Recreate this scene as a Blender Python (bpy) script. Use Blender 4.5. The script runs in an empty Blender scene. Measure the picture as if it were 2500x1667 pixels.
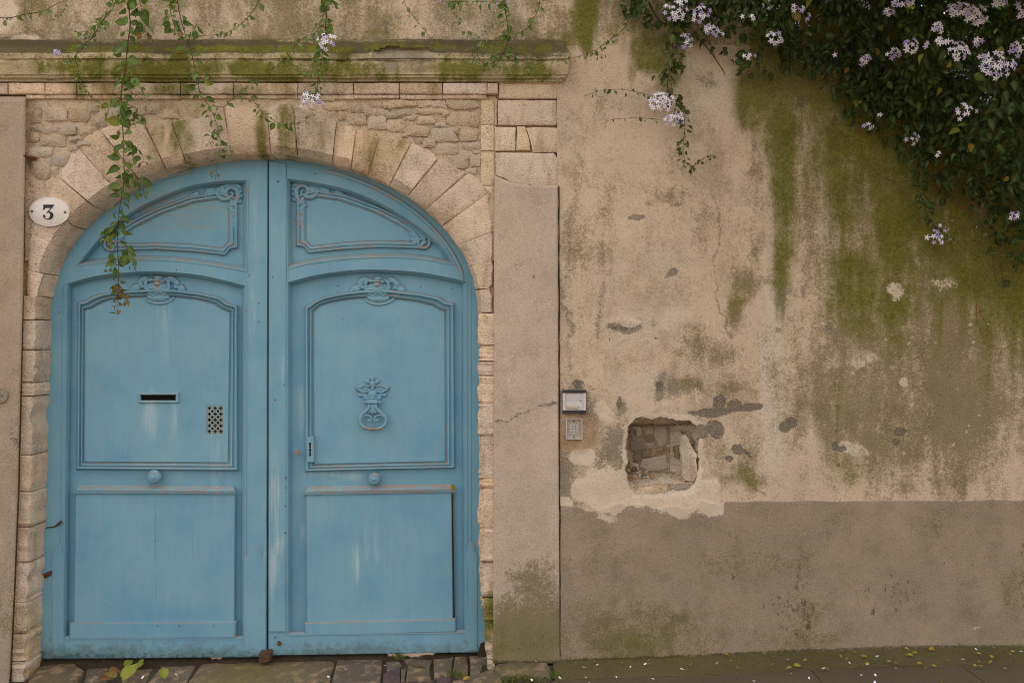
import bpy, bmesh, math, random
import numpy as np
from mathutils import Vector, Matrix
from mathutils.geometry import tessellate_polygon

# ---------------------------------------------------------------- camera, sky, sun, exposure
SC = bpy.context.scene
COL = SC.collection
D, S, CX, CY, H = 5.4, 450.0, 1250.0, 833.5, 1.73      # camera 5.4 m from the wall, eye at 1.73 m; 450 photo pixels = 1 m on the wall
cam = bpy.data.cameras.new('camera')
cam.lens = 35.0
cam.sensor_width = 36.0
cam.clip_end = 500
cam.clip_start = 0.05
cam_o = bpy.data.objects.new('camera', cam)
cam_o.location = (0, -D, H)
cam_o.rotation_euler = (math.radians(90), 0, 0)
COL.objects.link(cam_o)
SC.camera = cam_o

SUN_ELEV, SUN_AZ = 56.0, 160.0          # azimuth from straight behind the camera: the sun stands behind the wall, the street side lies in open shade
world = bpy.data.worlds.new('World')
SC.world = world
world.use_nodes = True
wn = world.node_tree
for n in list(wn.nodes):
    wn.nodes.remove(n)
w_out = wn.nodes.new('ShaderNodeOutputWorld')
w_bg = wn.nodes.new('ShaderNodeBackground')
w_sky = wn.nodes.new('ShaderNodeTexSky')
w_sky.sky_type = 'NISHITA'
w_sky.sun_disc = False
w_sky.sun_elevation = math.radians(SUN_ELEV)
w_sky.sun_rotation = math.radians(180 + SUN_AZ)
w_sky.air_density = 1.0
w_sky.dust_density = 6.0
w_sky.ozone_density = 0.6
w_hs = wn.nodes.new('ShaderNodeHueSaturation')      # thin cloud: a greyer sky
w_hs.inputs['Saturation'].default_value = 0.12
wn.links.new(w_sky.outputs[0], w_hs.inputs['Color'])
w_wb = wn.nodes.new('ShaderNodeMix')                # white balance set for open shade
w_wb.data_type, w_wb.blend_type = 'RGBA', 'MULTIPLY'
w_wb.inputs['Factor'].default_value = 1.0
w_wb.inputs[7].default_value = (1.0, .94, .865, 1)
wn.links.new(w_hs.outputs[0], w_wb.inputs[6])
wn.links.new(w_wb.outputs[2], w_bg.inputs['Color'])
w_bg.inputs['Strength'].default_value = 0.12
wn.links.new(w_bg.outputs[0], w_out.inputs['Surface'])

sun = bpy.data.lights.new('sun', 'SUN')
sun.energy = 3.2
sun.angle = math.radians(.6)
sun.color = (1.0, 0.95, 0.88)
sun_o = bpy.data.objects.new('sun', sun)
el, az = math.radians(SUN_ELEV), math.radians(SUN_AZ)
to_sun = Vector((math.sin(az) * math.cos(el), -math.cos(az) * math.cos(el), math.sin(el)))
sun_o.rotation_euler = to_sun.to_track_quat('Z', 'Y').to_euler()
sun_o.location = (-3, -6, 8)
COL.objects.link(sun_o)

SC.view_settings.view_transform = 'Standard'
SC.view_settings.look = 'None'
SC.view_settings.gamma = 1.0
SC.view_settings.exposure = 2.14
SC.view_settings.use_curve_mapping = False
SC.cycles.use_denoising = True
SC.cycles.denoising_prefilter = 'NONE'
SC.cycles.filter_width = 1.05
SC.cycles.max_bounces = 8

# ---------------------------------------------------------------- small helpers
R = random.Random(7)


def W(px, py, y=0.0):
    """a point seen at photo pixel (px, py), y metres behind the wall face"""
    k = (D + y) / D / S
    return Vector(((px - CX) * k, y, H - (py - CY) * k))


def WS(px, py, y, y0=0.0):
    """the point of depth y0 seen at a photo pixel, pushed straight back to depth y"""
    v = W(px, py, y0)
    return Vector((v.x, y, v.z))


GZ = [(-9, -.30), (-2.6, -.088), (-1.3, -.058), (-.2, -.034), (.05, -.016), (.27, .0), (.9, .022), (1.53, .053), (2.08, .073), (2.8, .083), (9, .16)]


def gz(x):
    for (x0, z0), (x1, z1) in zip(GZ, GZ[1:]):
        if x <= x1:
            return z0 + (z1 - z0) * (x - x0) / (x1 - x0)
    return GZ[-1][1]


def G(px, py, up=0.0):
    """a point of the sloping ground seen at a photo pixel"""
    z = 0.0
    for _ in range(8):
        k = (H - z) / (py - CY)
        x = (px - CX) * k
        z = gz(x) + up
    return Vector((x, k * S * D - D, z))


def hash01(ix, iy, seed):
    h = (ix.astype(np.int64) * 374761393 + iy.astype(np.int64) * 668265263 + seed * 974634777) & 0xffffffff
    h = ((h ^ (h >> 13)) * 1274126177) & 0xffffffff
    h = h ^ (h >> 16)
    return (h & 0xffffff) / float(0xffffff)


def vnoise(x, y, seed=0):
    ix, iy = np.floor(x), np.floor(y)
    fx, fy = x - ix, y - iy
    fx, fy = fx * fx * (3 - 2 * fx), fy * fy * (3 - 2 * fy)
    a, b = hash01(ix, iy, seed), hash01(ix + 1, iy, seed)
    c, d = hash01(ix, iy + 1, seed), hash01(ix + 1, iy + 1, seed)
    return (a * (1 - fx) + b * fx) * (1 - fy) + (c * (1 - fx) + d * fx) * fy


def fbm(x, y, size, octaves=4, seed=0, rough=.5):
    out, amp, tot = 0.0, 1.0, 0.0
    for o in range(octaves):
        out = out + amp * vnoise(x / size * 2 ** o + 17.3 * o, y / size * 2 ** o - 9.1 * o, seed + o)
        tot += amp
        amp *= rough
    return out / tot


def sstep(lo, hi, v):
    t = np.clip((v - lo) / (hi - lo), 0, 1)
    return t * t * (3 - 2 * t)


def blob(X, Y, cx, cy, rx, ry, ang=0.0, soft=.5):
    """1 inside an ellipse, falling to 0 at its rim"""
    c, s = math.cos(math.radians(ang)), math.sin(math.radians(ang))
    u, v = (X - cx) * c + (Y - cy) * s, -(X - cx) * s + (Y - cy) * c
    r = np.sqrt((u / rx) ** 2 + (v / ry) ** 2)
    return 1 - sstep(1 - soft, 1 + soft, r)


def seg_dist(X, Y, pts):
    best = np.full(X.shape, 1e9)
    for (x0, y0), (x1, y1) in zip(pts, pts[1:]):
        dx, dy = x1 - x0, y1 - y0
        t = np.clip(((X - x0) * dx + (Y - y0) * dy) / (dx * dx + dy * dy + 1e-9), 0, 1)
        best = np.minimum(best, np.hypot(X - x0 - t * dx, Y - y0 - t * dy))
    return best


def inside(X, Y, poly):
    res = np.zeros(X.shape, bool)
    n = len(poly)
    for i in range(n):
        x0, y0 = poly[i]
        x1, y1 = poly[(i + 1) % n]
        if y0 == y1:
            continue
        cond = ((y0 > Y) != (y1 > Y)) & (X < (x1 - x0) * (Y - y0) / (y1 - y0) + x0)
        res ^= cond
    return res


def resample(pts, step, closed=False):
    out = []
    P = list(pts) + ([pts[0]] if closed else [])
    for a, b in zip(P, P[1:]):
        a, b = Vector(a), Vector(b)
        n = max(1, int((b - a).length / step + .5))
        for i in range(n):
            out.append(a.lerp(b, i / n))
    if not closed:
        out.append(Vector(P[-1]))
    return out


def smooth_line(pts, sub=6):
    """Catmull-Rom through the points"""
    P = [Vector(p) for p in pts]
    if len(P) < 3:
        return P
    P = [P[0] * 2 - P[1]] + P + [P[-1] * 2 - P[-2]]
    out = []
    for i in range(1, len(P) - 2):
        a, b, c, d = P[i - 1:i + 3]
        for k in range(sub):
            t = k / sub
            out.append(.5 * ((2 * b) + (c - a) * t + (2 * a - 5 * b + 4 * c - d) * t * t + (3 * b - a - 3 * c + d) * t ** 3))
    out.append(P[-2])
    return out


def offset_poly(poly, d):
    """move a closed outline by d along its normals; positive = inwards"""
    n = len(poly)
    area = sum(poly[i][0] * poly[(i + 1) % n][1] - poly[(i + 1) % n][0] * poly[i][1] for i in range(n))
    sg = 1 if area > 0 else -1
    out = []
    for i in range(n):
        p, a, b = Vector(poly[i][:2]), Vector(poly[i - 1][:2]), Vector(poly[(i + 1) % n][:2])
        e1, e2 = (p - a), (b - p)
        if e1.length < 1e-6 or e2.length < 1e-6:
            out.append(p)
            continue
        e1.normalize()
        e2.normalize()
        n1, n2 = Vector((-e1.y, e1.x)) * sg, Vector((-e2.y, e2.x)) * sg
        m = n1 + n2
        if m.length < .2:
            m = n1
        m.normalize()
        k = d / max(.45, m.dot(n1))
        out.append(p + m * k)
    return out


# ---------------------------------------------------------------- objects
WM = {}


def root(name, label, cat, loc, group=None):
    o = bpy.data.objects.new(name, None)
    o.location = loc
    o.empty_display_size = .1
    COL.objects.link(o)
    o['label'] = label
    o['category'] = cat
    if group:
        o['group'] = group
    WM[o] = Matrix.Translation(Vector(loc))
    return o


def adopt(o, parent):
    if parent is not None:
        o.parent = parent
        o.matrix_parent_inverse = WM[parent].inverted()


def tag(o, label=None, cat=None, group=None, kind=None):
    if label:
        o['label'] = label
    if cat:
        o['category'] = cat
    if group:
        o['group'] = group
    if kind:
        o['kind'] = kind
    return o


def link(name, me, parent=None, loc=(0, 0, 0), matrix=None):
    o = bpy.data.objects.new(name, me)
    M = matrix if matrix is not None else Matrix.Translation(Vector(loc))
    o.matrix_basis = M
    COL.objects.link(o)
    WM[o] = M
    adopt(o, parent)
    return o


class MB:
    """collects verts and faces and links them as one mesh object"""

    def __init__(self):
        self.v, self.f, self.a, self.m = [], [], {}, []

    def add(self, verts, faces, mi=0, **attrs):
        b = len(self.v)
        self.v += [tuple(p) for p in verts]
        self.f += [tuple(i + b for i in f) for f in faces]
        self.m += [mi] * len(faces)
        for k in set(attrs) | set(self.a):
            arr = self.a.setdefault(k, [0.0] * b)
            arr += list(attrs[k]) if k in attrs else [0.0] * len(verts)
        return self

    def grid(self, rows, closed=False, flip=False, **attrs):
        n, m = len(rows), len(rows[0])
        F = []
        for i in range(n - 1):
            for j in range(m if closed else m - 1):
                q = (i * m + j, i * m + (j + 1) % m, (i + 1) * m + (j + 1) % m, (i + 1) * m + j)
                F.append(q[::-1] if flip else q)
        return self.add([p for r in rows for p in r], F, **attrs)

    def mesh(self, name, mats, smooth=False, center=True, fix=True):
        V = np.array(self.v, float).reshape(-1, 3)
        c = (V.min(0) + V.max(0)) / 2 if center else np.zeros(3)
        me = bpy.data.meshes.new(name)
        me.from_pydata((V - c).tolist(), [], self.f)
        for m in (mats if isinstance(mats, (list, tuple)) else [mats]):
            me.materials.append(m)
        if any(self.m):
            me.polygons.foreach_set('material_index', self.m)
        if fix:
            bm = bmesh.new()
            bm.from_mesh(me)
            bmesh.ops.recalc_face_normals(bm, faces=bm.faces)
            bm.to_mesh(me)
            bm.free()
        for k, arr in self.a.items():
            at = me.attributes.new(k, 'FLOAT', 'POINT')
            at.data.foreach_set('value', np.array(arr, np.float32))
        if smooth is not False:
            me.polygons.foreach_set('use_smooth', [True] * len(me.polygons))
            if smooth is not True:
                me.set_sharp_from_angle(angle=math.radians(smooth))
        me.update()
        return me, Vector(c)

    def build(self, name, mats, parent=None, smooth=False, fix=True):
        me, c = self.mesh(name, mats, smooth, True, fix)
        return link(name, me, parent, c)


def box(mb, lo, hi, mi=0):
    x0, y0, z0 = lo
    x1, y1, z1 = hi
    v = [(x, y, z) for x in (x0, x1) for y in (y0, y1) for z in (z0, z1)]
    mb.add(v, [(0, 1, 3, 2), (4, 6, 7, 5), (0, 4, 5, 1), (2, 3, 7, 6), (0, 2, 6, 4), (1, 5, 7, 3)], mi)


def plate(mb, outer, holes=(), y0=0.0, y1=.02, bev=0.0, fn=W, mi=0, wear=0.0):
    """a flat plate cut to an outline with holes: front at y0, edges back to y1, front arris bevelled by bev px"""
    loops = [list(outer)] + [list(h) for h in holes]
    fl = []
    for i, l in enumerate(loops):
        fl.append(offset_poly(l, bev if i == 0 else -bev) if bev else [Vector(p[:2]) for p in l])
    flat = [p for l in fl for p in l]
    tris = tessellate_polygon([[Vector((p[0], p[1], 0)) for p in l] for l in fl])
    mb.add([fn(p[0], p[1], y0) for p in flat], [tuple(t) for t in tris], mi, wear=[0.0] * len(flat))
    for l, f in zip(loops, fl):
        rows = [[fn(p[0], p[1], y0) for p in f]]
        wr = [0.0] * len(f)
        if bev:
            rows.append([fn(p[0], p[1], y0 + bev * .0022) for p in l])
            wr = [wear] * len(f)
        last = rows[-1]
        rows.append([Vector((q.x, y1, q.z)) if fn is W else fn(p[0], p[1], y1) for q, p in zip(last, l)])
        w = wr + ([wear] * len(f) if bev else []) + [0.0] * len(f)
        mb.grid(rows, True, wear=w)
    mb.m = [mi] * len(mb.f) if mi else mb.m
    return mb


def tube(mb, pts, r, seg=6, mi=0, flat=1.0):
    """a round bar along points; r is one radius or one per point"""
    P = [Vector(p) for p in pts]
    n = len(P)
    rr = [r] * n if isinstance(r, (int, float)) else list(r)
    rows = []
    up = Vector((0.13, -1, 0.21)).normalized()
    for i in range(n):
        t = (P[min(i + 1, n - 1)] - P[max(i - 1, 0)])
        if t.length < 1e-9:
            t = Vector((0, 0, 1))
        t.normalize()
        a = t.cross(up)
        if a.length < 1e-4:
            a = t.cross(Vector((1, 0, 0)))
        a.normalize()
        b = a.cross(t)
        rows.append([P[i] + (a * math.cos(2 * math.pi * k / seg) + b * math.sin(2 * math.pi * k / seg) * flat) * rr[i] for k in range(seg)])
    base = len(mb.v)
    mb.grid(rows, True)
    mb.add([], [])
    mb.f.append(tuple(base + k for k in range(seg)))
    mb.f.append(tuple(base + (n - 1) * seg + k for k in range(seg)))
    mb.m += [mi, mi]
    return mb


def lathe(mb, center, axis, prof, seg=20):
    """turn (distance along axis, radius) pairs around an axis"""
    ax = Vector(axis).normalized()
    a = ax.orthogonal().normalized()
    b = ax.cross(a)
    c = Vector(center)
    rows = [[c + ax * d + (a * math.cos(2 * math.pi * k / seg) + b * math.sin(2 * math.pi * k / seg)) * max(r, 1e-4) for k in range(seg)] for d, r in prof]
    mb.grid(rows, True)
    return mb


def relief(name, prims, mat, parent, y_base, step=1.5, smooth=True, sink=.002, wear_top=0.0):
    """carved ornament: a height field from domes ('e', cx, cy, rx, ry, ang, h) and ridges ('c', [(x, y, r)...], h), sizes in px, heights in metres"""
    xs, ys = [], []
    for p in prims:
        if p[0] == 'e':
            m = max(p[3], p[4])
            xs += [p[1] - m, p[1] + m]
            ys += [p[2] - m, p[2] + m]
        else:
            for q in p[1]:
                xs += [q[0] - q[2], q[0] + q[2]]
                ys += [q[1] - q[2], q[1] + q[2]]
    X, Y = np.meshgrid(np.arange(min(xs) - step, max(xs) + 2 * step, step), np.arange(min(ys) - step, max(ys) + 2 * step, step))
    Hh = np.zeros(X.shape)
    for p in prims:
        if p[0] == 'e':
            c, s = math.cos(math.radians(p[5])), math.sin(math.radians(p[5]))
            u, v = ((X - p[1]) * c + (Y - p[2]) * s) / p[3], (-(X - p[1]) * s + (Y - p[2]) * c) / p[4]
            h = p[6] * np.sqrt(np.clip(1 - u * u - v * v, 0, 1))
            if len(p) > 7:                                 # p[7] flutes fanning over the dome
                h = h * (1 - .28 * (.5 + .5 * np.cos(np.arctan2(v, u) * p[7])) * np.sqrt(np.clip(u * u + v * v, 0, 1)))
            Hh = np.maximum(Hh, h)
        else:
            for (x0, y0, r0), (x1, y1, r1) in zip(p[1], p[1][1:]):
                dx, dy = x1 - x0, y1 - y0
                t = np.clip(((X - x0) * dx + (Y - y0) * dy) / (dx * dx + dy * dy + 1e-9), 0, 1)
                d = np.hypot(X - x0 - t * dx, Y - y0 - t * dy) / (r0 + t * (r1 - r0))
                Hh = np.maximum(Hh, p[2] * np.sqrt(np.clip(1 - d * d, 0, 1)))
    n, m = X.shape
    idx = -np.ones(X.shape, int)
    on = Hh > 1e-6
    cell = on[:-1, :-1] | on[1:, :-1] | on[:-1, 1:] | on[1:, 1:]
    use = np.zeros(X.shape, bool)
    use[:-1, :-1] |= cell
    use[1:, :-1] |= cell
    use[:-1, 1:] |= cell
    use[1:, 1:] |= cell
    idx[use] = np.arange(use.sum())
    yy = np.where(on, y_base - Hh, y_base + sink)
    k = (D + yy) / D / S
    V = np.stack([(X - CX) * k, yy, H - (Y - CY) * k], -1)[use]
    ii, jj = np.nonzero(cell)
    F = np.stack([idx[ii, jj], idx[ii + 1, jj], idx[ii + 1, jj + 1], idx[ii, jj + 1]], -1)
    mb = MB()
    hm = Hh.max()
    wn_ = fbm(X[use], Y[use], 9, 2, 5)
    mb.add(V.tolist(), F.tolist(), wear=list(wear_top * sstep(.5, .95, Hh[use] / hm + .35 * (wn_ - .5))))
    return mb.build(name, mat, parent, smooth)


def grid_mesh(name, X, Y, Yd, mat, parent, keep=None, attrs=None):
    """a wall face: rows of photo pixels X, Y at depth Yd, with float attributes"""
    n, m = X.shape
    k = (D + Yd) / D / S
    V = np.stack([(X - CX) * k, Yd, H - (Y - CY) * k], -1).reshape(-1, 3)
    ii, jj = np.meshgrid(np.arange(n - 1), np.arange(m - 1), indexing='ij')
    F = np.stack([ii * m + jj, (ii + 1) * m + jj, (ii + 1) * m + jj + 1, ii * m + jj + 1], -1)
    F = F[keep] if keep is not None else F.reshape(-1, 4)
    used = np.zeros(n * m, bool)
    used[F.ravel()] = True
    remap = np.cumsum(used) - 1
    V, F = V[used], remap[F]
    c = (V.min(0) + V.max(0)) / 2
    V = V - c
    me = bpy.data.meshes.new(name)
    me.vertices.add(len(V))
    me.vertices.foreach_set('co', V.astype(np.float32).ravel())
    me.loops.add(F.size)
    me.loops.foreach_set('vertex_index', F.ravel().astype(np.int32))
    me.polygons.add(len(F))
    me.polygons.foreach_set('loop_start', np.arange(0, F.size, 4, dtype=np.int32))
    me.update(calc_edges=True)
    me.polygons.foreach_set('use_smooth', np.ones(len(F), bool))
    for k_, arr in (attrs or {}).items():
        at = me.attributes.new(k_, 'FLOAT', 'POINT')
        at.data.foreach_set('value', np.broadcast_to(arr, X.shape).reshape(-1)[used].astype(np.float32))
    me.materials.append(mat)
    me.update()
    return link(name, me, parent, Vector(c))


# ---------------------------------------------------------------- materials
def lin(c):
    return tuple((v / 255 / 12.92) if v / 255 <= .04045 else ((v / 255 + .055) / 1.055) ** 2.4 for v in c) + (1.0,)


class Mat:
    """short-hand for building node materials"""

    def __init__(self, name, rough=.85, spec=.3):
        self.m = bpy.data.materials.new(name)
        self.m.use_nodes = True
        self.t = self.m.node_tree
        self.b = self.t.nodes['Principled BSDF']
        self.b.inputs['Roughness'].default_value = rough
        self.b.inputs['Specular IOR Level'].default_value = spec
        g = self.node('ShaderNodeNewGeometry')
        self.pos = g.outputs['Position']
        self.nrm = g.outputs['Normal']
        self._sep = None

    def node(self, kind, **kw):
        n = self.t.nodes.new(kind)
        for k, v in kw.items():
            setattr(n, k, v)
        return n

    def put(self, sock, v):
        if isinstance(v, bpy.types.NodeSocket):
            self.t.links.new(v, sock)
        elif isinstance(v, (int, float)) and sock.type == 'RGBA':
            sock.default_value = (v, v, v, 1)
        else:
            sock.default_value = v

    def xyz(self):
        if self._sep is None:
            n = self.node('ShaderNodeSeparateXYZ')
            self.t.links.new(self.pos, n.inputs[0])
            self._sep = n.outputs
        return self._sep

    def math(self, op, a, b=0.0, clamp=False):
        n = self.node('ShaderNodeMath', operation=op, use_clamp=clamp)
        self.put(n.inputs[0], a)
        self.put(n.inputs[1], b)
        return n.outputs[0]

    def mul(self, a, b):
        return self.math('MULTIPLY', a, b)

    def addm(self, a, b, clamp=False):
        return self.math('ADD', a, b, clamp)

    def mx(self, a, b):
        return self.math('MAXIMUM', a, b)

    def ramp(self, v, lo, hi, a=0.0, b=1.0, smooth=True):
        n = self.node('ShaderNodeMapRange', interpolation_type='SMOOTHSTEP' if smooth else 'LINEAR')
        self.put(n.inputs['Value'], v)
        for k, x in (('From Min', lo), ('From Max', hi), ('To Min', a), ('To Max', b)):
            self.put(n.inputs[k], x)
        return n.outputs[0]

    def noise(self, scale, detail=4, rough=.55, stretch=None, seed=0.0, dist=0.0, vec=None):
        n = self.node('ShaderNodeTexNoise')
        v = vec if vec is not None else self.pos
        if stretch or seed:
            mp = self.node('ShaderNodeMapping')
            self.t.links.new(v, mp.inputs['Vector'])
            mp.inputs['Location'].default_value = (seed * 3.7, seed * 1.3, seed * 5.1)
            mp.inputs['Scale'].default_value = stretch or (1, 1, 1)
            v = mp.outputs[0]
        self.t.links.new(v, n.inputs['Vector'])
        n.inputs['Scale'].default_value = scale
        n.inputs['Detail'].default_value = detail
        n.inputs['Roughness'].default_value = rough
        n.inputs['Distortion'].default_value = dist
        return n.outputs['Fac']

    def voronoi(self, scale, feature='F1', seed=0.0):
        n = self.node('ShaderNodeTexVoronoi', feature=feature)
        self.t.links.new(self.pos, n.inputs['Vector'])
        n.inputs['Scale'].default_value = scale
        return n.outputs['Distance']

    def attr(self, name):
        return self.node('ShaderNodeAttribute', attribute_name=name).outputs['Fac']

    def rand(self):
        return self.node('ShaderNodeObjectInfo').outputs['Random']

    def mix(self, f, a, b, mode='MIX'):
        n = self.node('ShaderNodeMix', data_type='RGBA', blend_type=mode)
        self.put(n.inputs['Factor'], f)
        self.put(n.inputs[6], a)
        self.put(n.inputs[7], b)
        return n.outputs[2]

    def hsv(self, c, h=.5, s=1.0, v=1.0):
        n = self.node('ShaderNodeHueSaturation')
        self.put(n.inputs['Color'], c)
        self.put(n.inputs['Hue'], h)
        self.put(n.inputs['Saturation'], s)
        self.put(n.inputs['Value'], v)
        return n.outputs[0]

    def spot(self, px, py, rx, ry, soft=.6, warp=None, y=0.0):
        """an elliptical stain on the wall: photo pixel centre and radii"""
        c = W(px, py, y)
        k = (D + y) / D / S
        x, _, z = self.xyz()
        u = self.mul(self.math('SUBTRACT', x, c.x), 1 / (rx * k))
        v = self.mul(self.math('SUBTRACT', z, c.z), 1 / (ry * k))
        r = self.math('SQRT', self.addm(self.mul(u, u), self.mul(v, v)))
        if warp is not None:
            r = self.addm(r, warp)
        return self.ramp(r, 1 + soft, 1 - soft)

    def bump(self, h, strength=.5, dist=.01, prev=None):
        n = self.node('ShaderNodeBump')
        n.inputs['Strength'].default_value = strength
        n.inputs['Distance'].default_value = dist
        self.put(n.inputs['Height'], h)
        if prev is not None:
            self.t.links.new(prev, n.inputs['Normal'])
        return n.outputs[0]

    def done(self, color, normal=None, rough=None):
        self.put(self.b.inputs['Base Color'], color)
        if normal is not None:
            self.t.links.new(normal, self.b.inputs['Normal'])
        if rough is not None:
            self.put(self.b.inputs['Roughness'], rough)
        return self.m


MOSS_A, MOSS_B, MOSS_D = lin((146, 142, 46)), lin((110, 114, 26)), lin((64, 64, 20))


def stretch(M, scale, seed=0.0, detail=2, st=None):
    return M.ramp(M.noise(scale, detail, .6, st, seed), .30, .70, smooth=False)


def grain(M, seed=0.0, coarse=.25):
    """0-1 granular field: what fraction of it passes a threshold is how much a stain covers"""
    g = M.addm(M.mul(stretch(M, 105, seed, 3), .50), M.mul(stretch(M, 38, seed + 1, 4), .50 - coarse))
    return M.addm(g, M.mul(stretch(M, 13, seed + 2, 4), coarse))


def cover(M, mask, g, w=.22, k=1.0):
    return M.ramp(M.addm(M.mul(mask, k) if k != 1 else mask, g), 1 - w, 1 + w)


def moss_over(M, base, mask, seed=0.0, g=None, k=1.0):
    """granular green growth where mask (0-1) is high"""
    g = g if g is not None else grain(M, seed)
    f = cover(M, mask, g, .36, k)
    base = M.mix(M.mul(M.ramp(mask, .05, .9), .5), base, lin((124, 116, 62)))        # thin green film before the growth proper
    n2 = stretch(M, 24, seed + 5, 3)
    col = M.mix(n2, MOSS_A, MOSS_B)
    col = M.mix(M.mul(stretch(M, 7, seed + 8, 4), .55), col, lin((84, 78, 36)))
    col = M.mix(M.mul(stretch(M, 85, seed + 6, 3), .85), col, MOSS_D)
    return M.mix(M.mul(f, .85), base, col), f


def make_plaster():
    """the old limewashed render of the garden wall, with its stains as float attributes"""
    M = Mat('old_render', .95, .1)
    g1, g2, g3 = grain(M, 1.0), grain(M, 11.0, .15), grain(M, 23.0, .35)
    big, mid = stretch(M, 1.7, 2), stretch(M, 7, 5, 4)
    col = M.mix(big, lin((210, 187, 161)), lin((196, 174, 151)))
    col = M.mix(M.mul(mid, .6), col, lin((216, 194, 171)))
    dr = stretch(M, 9, 31, 4, (1, 1, .22))                          # faint dribbles down the wall
    mot = M.addm(M.mul(stretch(M, 3.0, 33, 4), .5), M.mul(dr, .35))
    col = M.mix(M.mul(cover(M, M.mul(M.math('POWER', mot, 1.5), 1.25), g3, .35), .55), col, lin((140, 122, 92)))
    col = M.mix(M.mul(cover(M, M.attr('wash'), M.addm(M.mul(g2, .6), M.mul(dr, .4)), .4), .75), col, lin((212, 198, 182)))
    col = M.mix(M.mul(cover(M, M.attr('olive'), M.addm(M.mul(g3, .75), M.mul(dr, .25)), .32), .8), col, M.mix(mid, lin((104, 94, 54)), lin((122, 110, 74))))
    col, f1 = moss_over(M, col, M.attr('moss'), 1.0, M.addm(M.mul(g1, .6), M.addm(M.mul(dr, .2), M.mul(g3, .2))), .86)
    gr = cover(M, M.attr('grey'), g2, .22, 1.05)
    col = M.mix(M.mul(gr, .85), col, M.mix(g1, lin((108, 99, 88)), lin((144, 133, 118))))
    pl = cover(M, M.attr('pale'), g3, .18, 1.0)
    col = M.mix(M.mul(pl, .9), col, M.mix(mid, lin((226, 208, 188)), lin((208, 189, 166))))
    dk = cover(M, M.attr('dark'), g2, .16, 1.0)
    col = M.mix(M.mul(dk, .82), col, M.mix(g1, lin((84, 77, 70)), lin((110, 101, 92))))
    col = M.mix(M.mul(cover(M, M.attr('tan'), g3, .4), .5), col, lin((165, 124, 84)))
    ck = cover(M, M.attr('crack'), g2, .3)
    col = M.mix(M.mul(ck, .5), col, lin((84, 70, 52)))
    fine = stretch(M, 150, 41, 2)
    col = M.mix(M.mul(M.ramp(fine, .5, 1), .32), col, lin((104, 88, 64)))
    col = M.mix(M.mul(M.mul(M.ramp(stretch(M, 170, 43, 2), .55, 1), .28), M.math('SUBTRACT', 1.0, M.mul(f1, .8))), col, lin((230, 216, 198)))
    col = M.mix(M.mul(M.ramp(stretch(M, 46, 45, 4), .62, 1), .28), col, lin((122, 102, 74)))
    h = M.addm(M.addm(M.mul(fine, .35), M.mul(g1, .6)), M.mul(ck, -.5))
    return M.done(col, M.bump(h, .5, .005))


def make_cement(name, a, b, dark, extra=None, moss=True):
    """plain cement render, slightly sanded"""
    M = Mat(name, .95, .1)
    g1, g2 = grain(M, 3.0), grain(M, 14.0, .3)
    big, mid = stretch(M, 2.2, 1, 4), stretch(M, 9, 5, 4)
    fine = stretch(M, 150, 9, 2)
    col = M.mix(big, lin(a), lin(b))
    col = M.mix(M.mul(cover(M, M.mul(M.math('POWER', mid, 1.6), .85), g2, .45), .55), col, lin(dark))
    col = M.mix(M.mul(M.math('POWER', stretch(M, 4.5, 25, 5, (1, 1, .6)), 2.0), .4), col, lin([min(255, v * 1.14) for v in a]))
    col = M.mix(M.mul(M.ramp(fine, .5, 1), .40), col, lin([v * .74 for v in dark]))
    col = M.mix(M.mul(M.ramp(stretch(M, 170, 19, 2), .55, 1), .34), col, lin([min(255, v * 1.34) for v in a]))
    if moss:
        col = M.mix(M.mul(cover(M, M.attr('olive'), g2, .34), .75), col, M.mix(mid, lin((94, 85, 48)), lin((112, 102, 62))))
        col, _ = moss_over(M, col, M.attr('moss'), 3.0, g1)
        pl = cover(M, M.attr('pale'), g2, .16)
        col = M.mix(M.mul(pl, .88), col, M.mix(mid, lin((224, 206, 186)), lin((202, 184, 162))))
        dk = cover(M, M.attr('dark'), g1, .25)
        col = M.mix(M.mul(dk, .7), col, lin((66, 58, 40)))
        ck = cover(M, M.attr('crack'), g1, .3)
        col = M.mix(M.mul(ck, .7), col, lin((74, 62, 52)))
    return M.done(col, M.bump(M.addm(M.mul(fine, .4), M.mul(g1, .5)), .45, .004))


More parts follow.
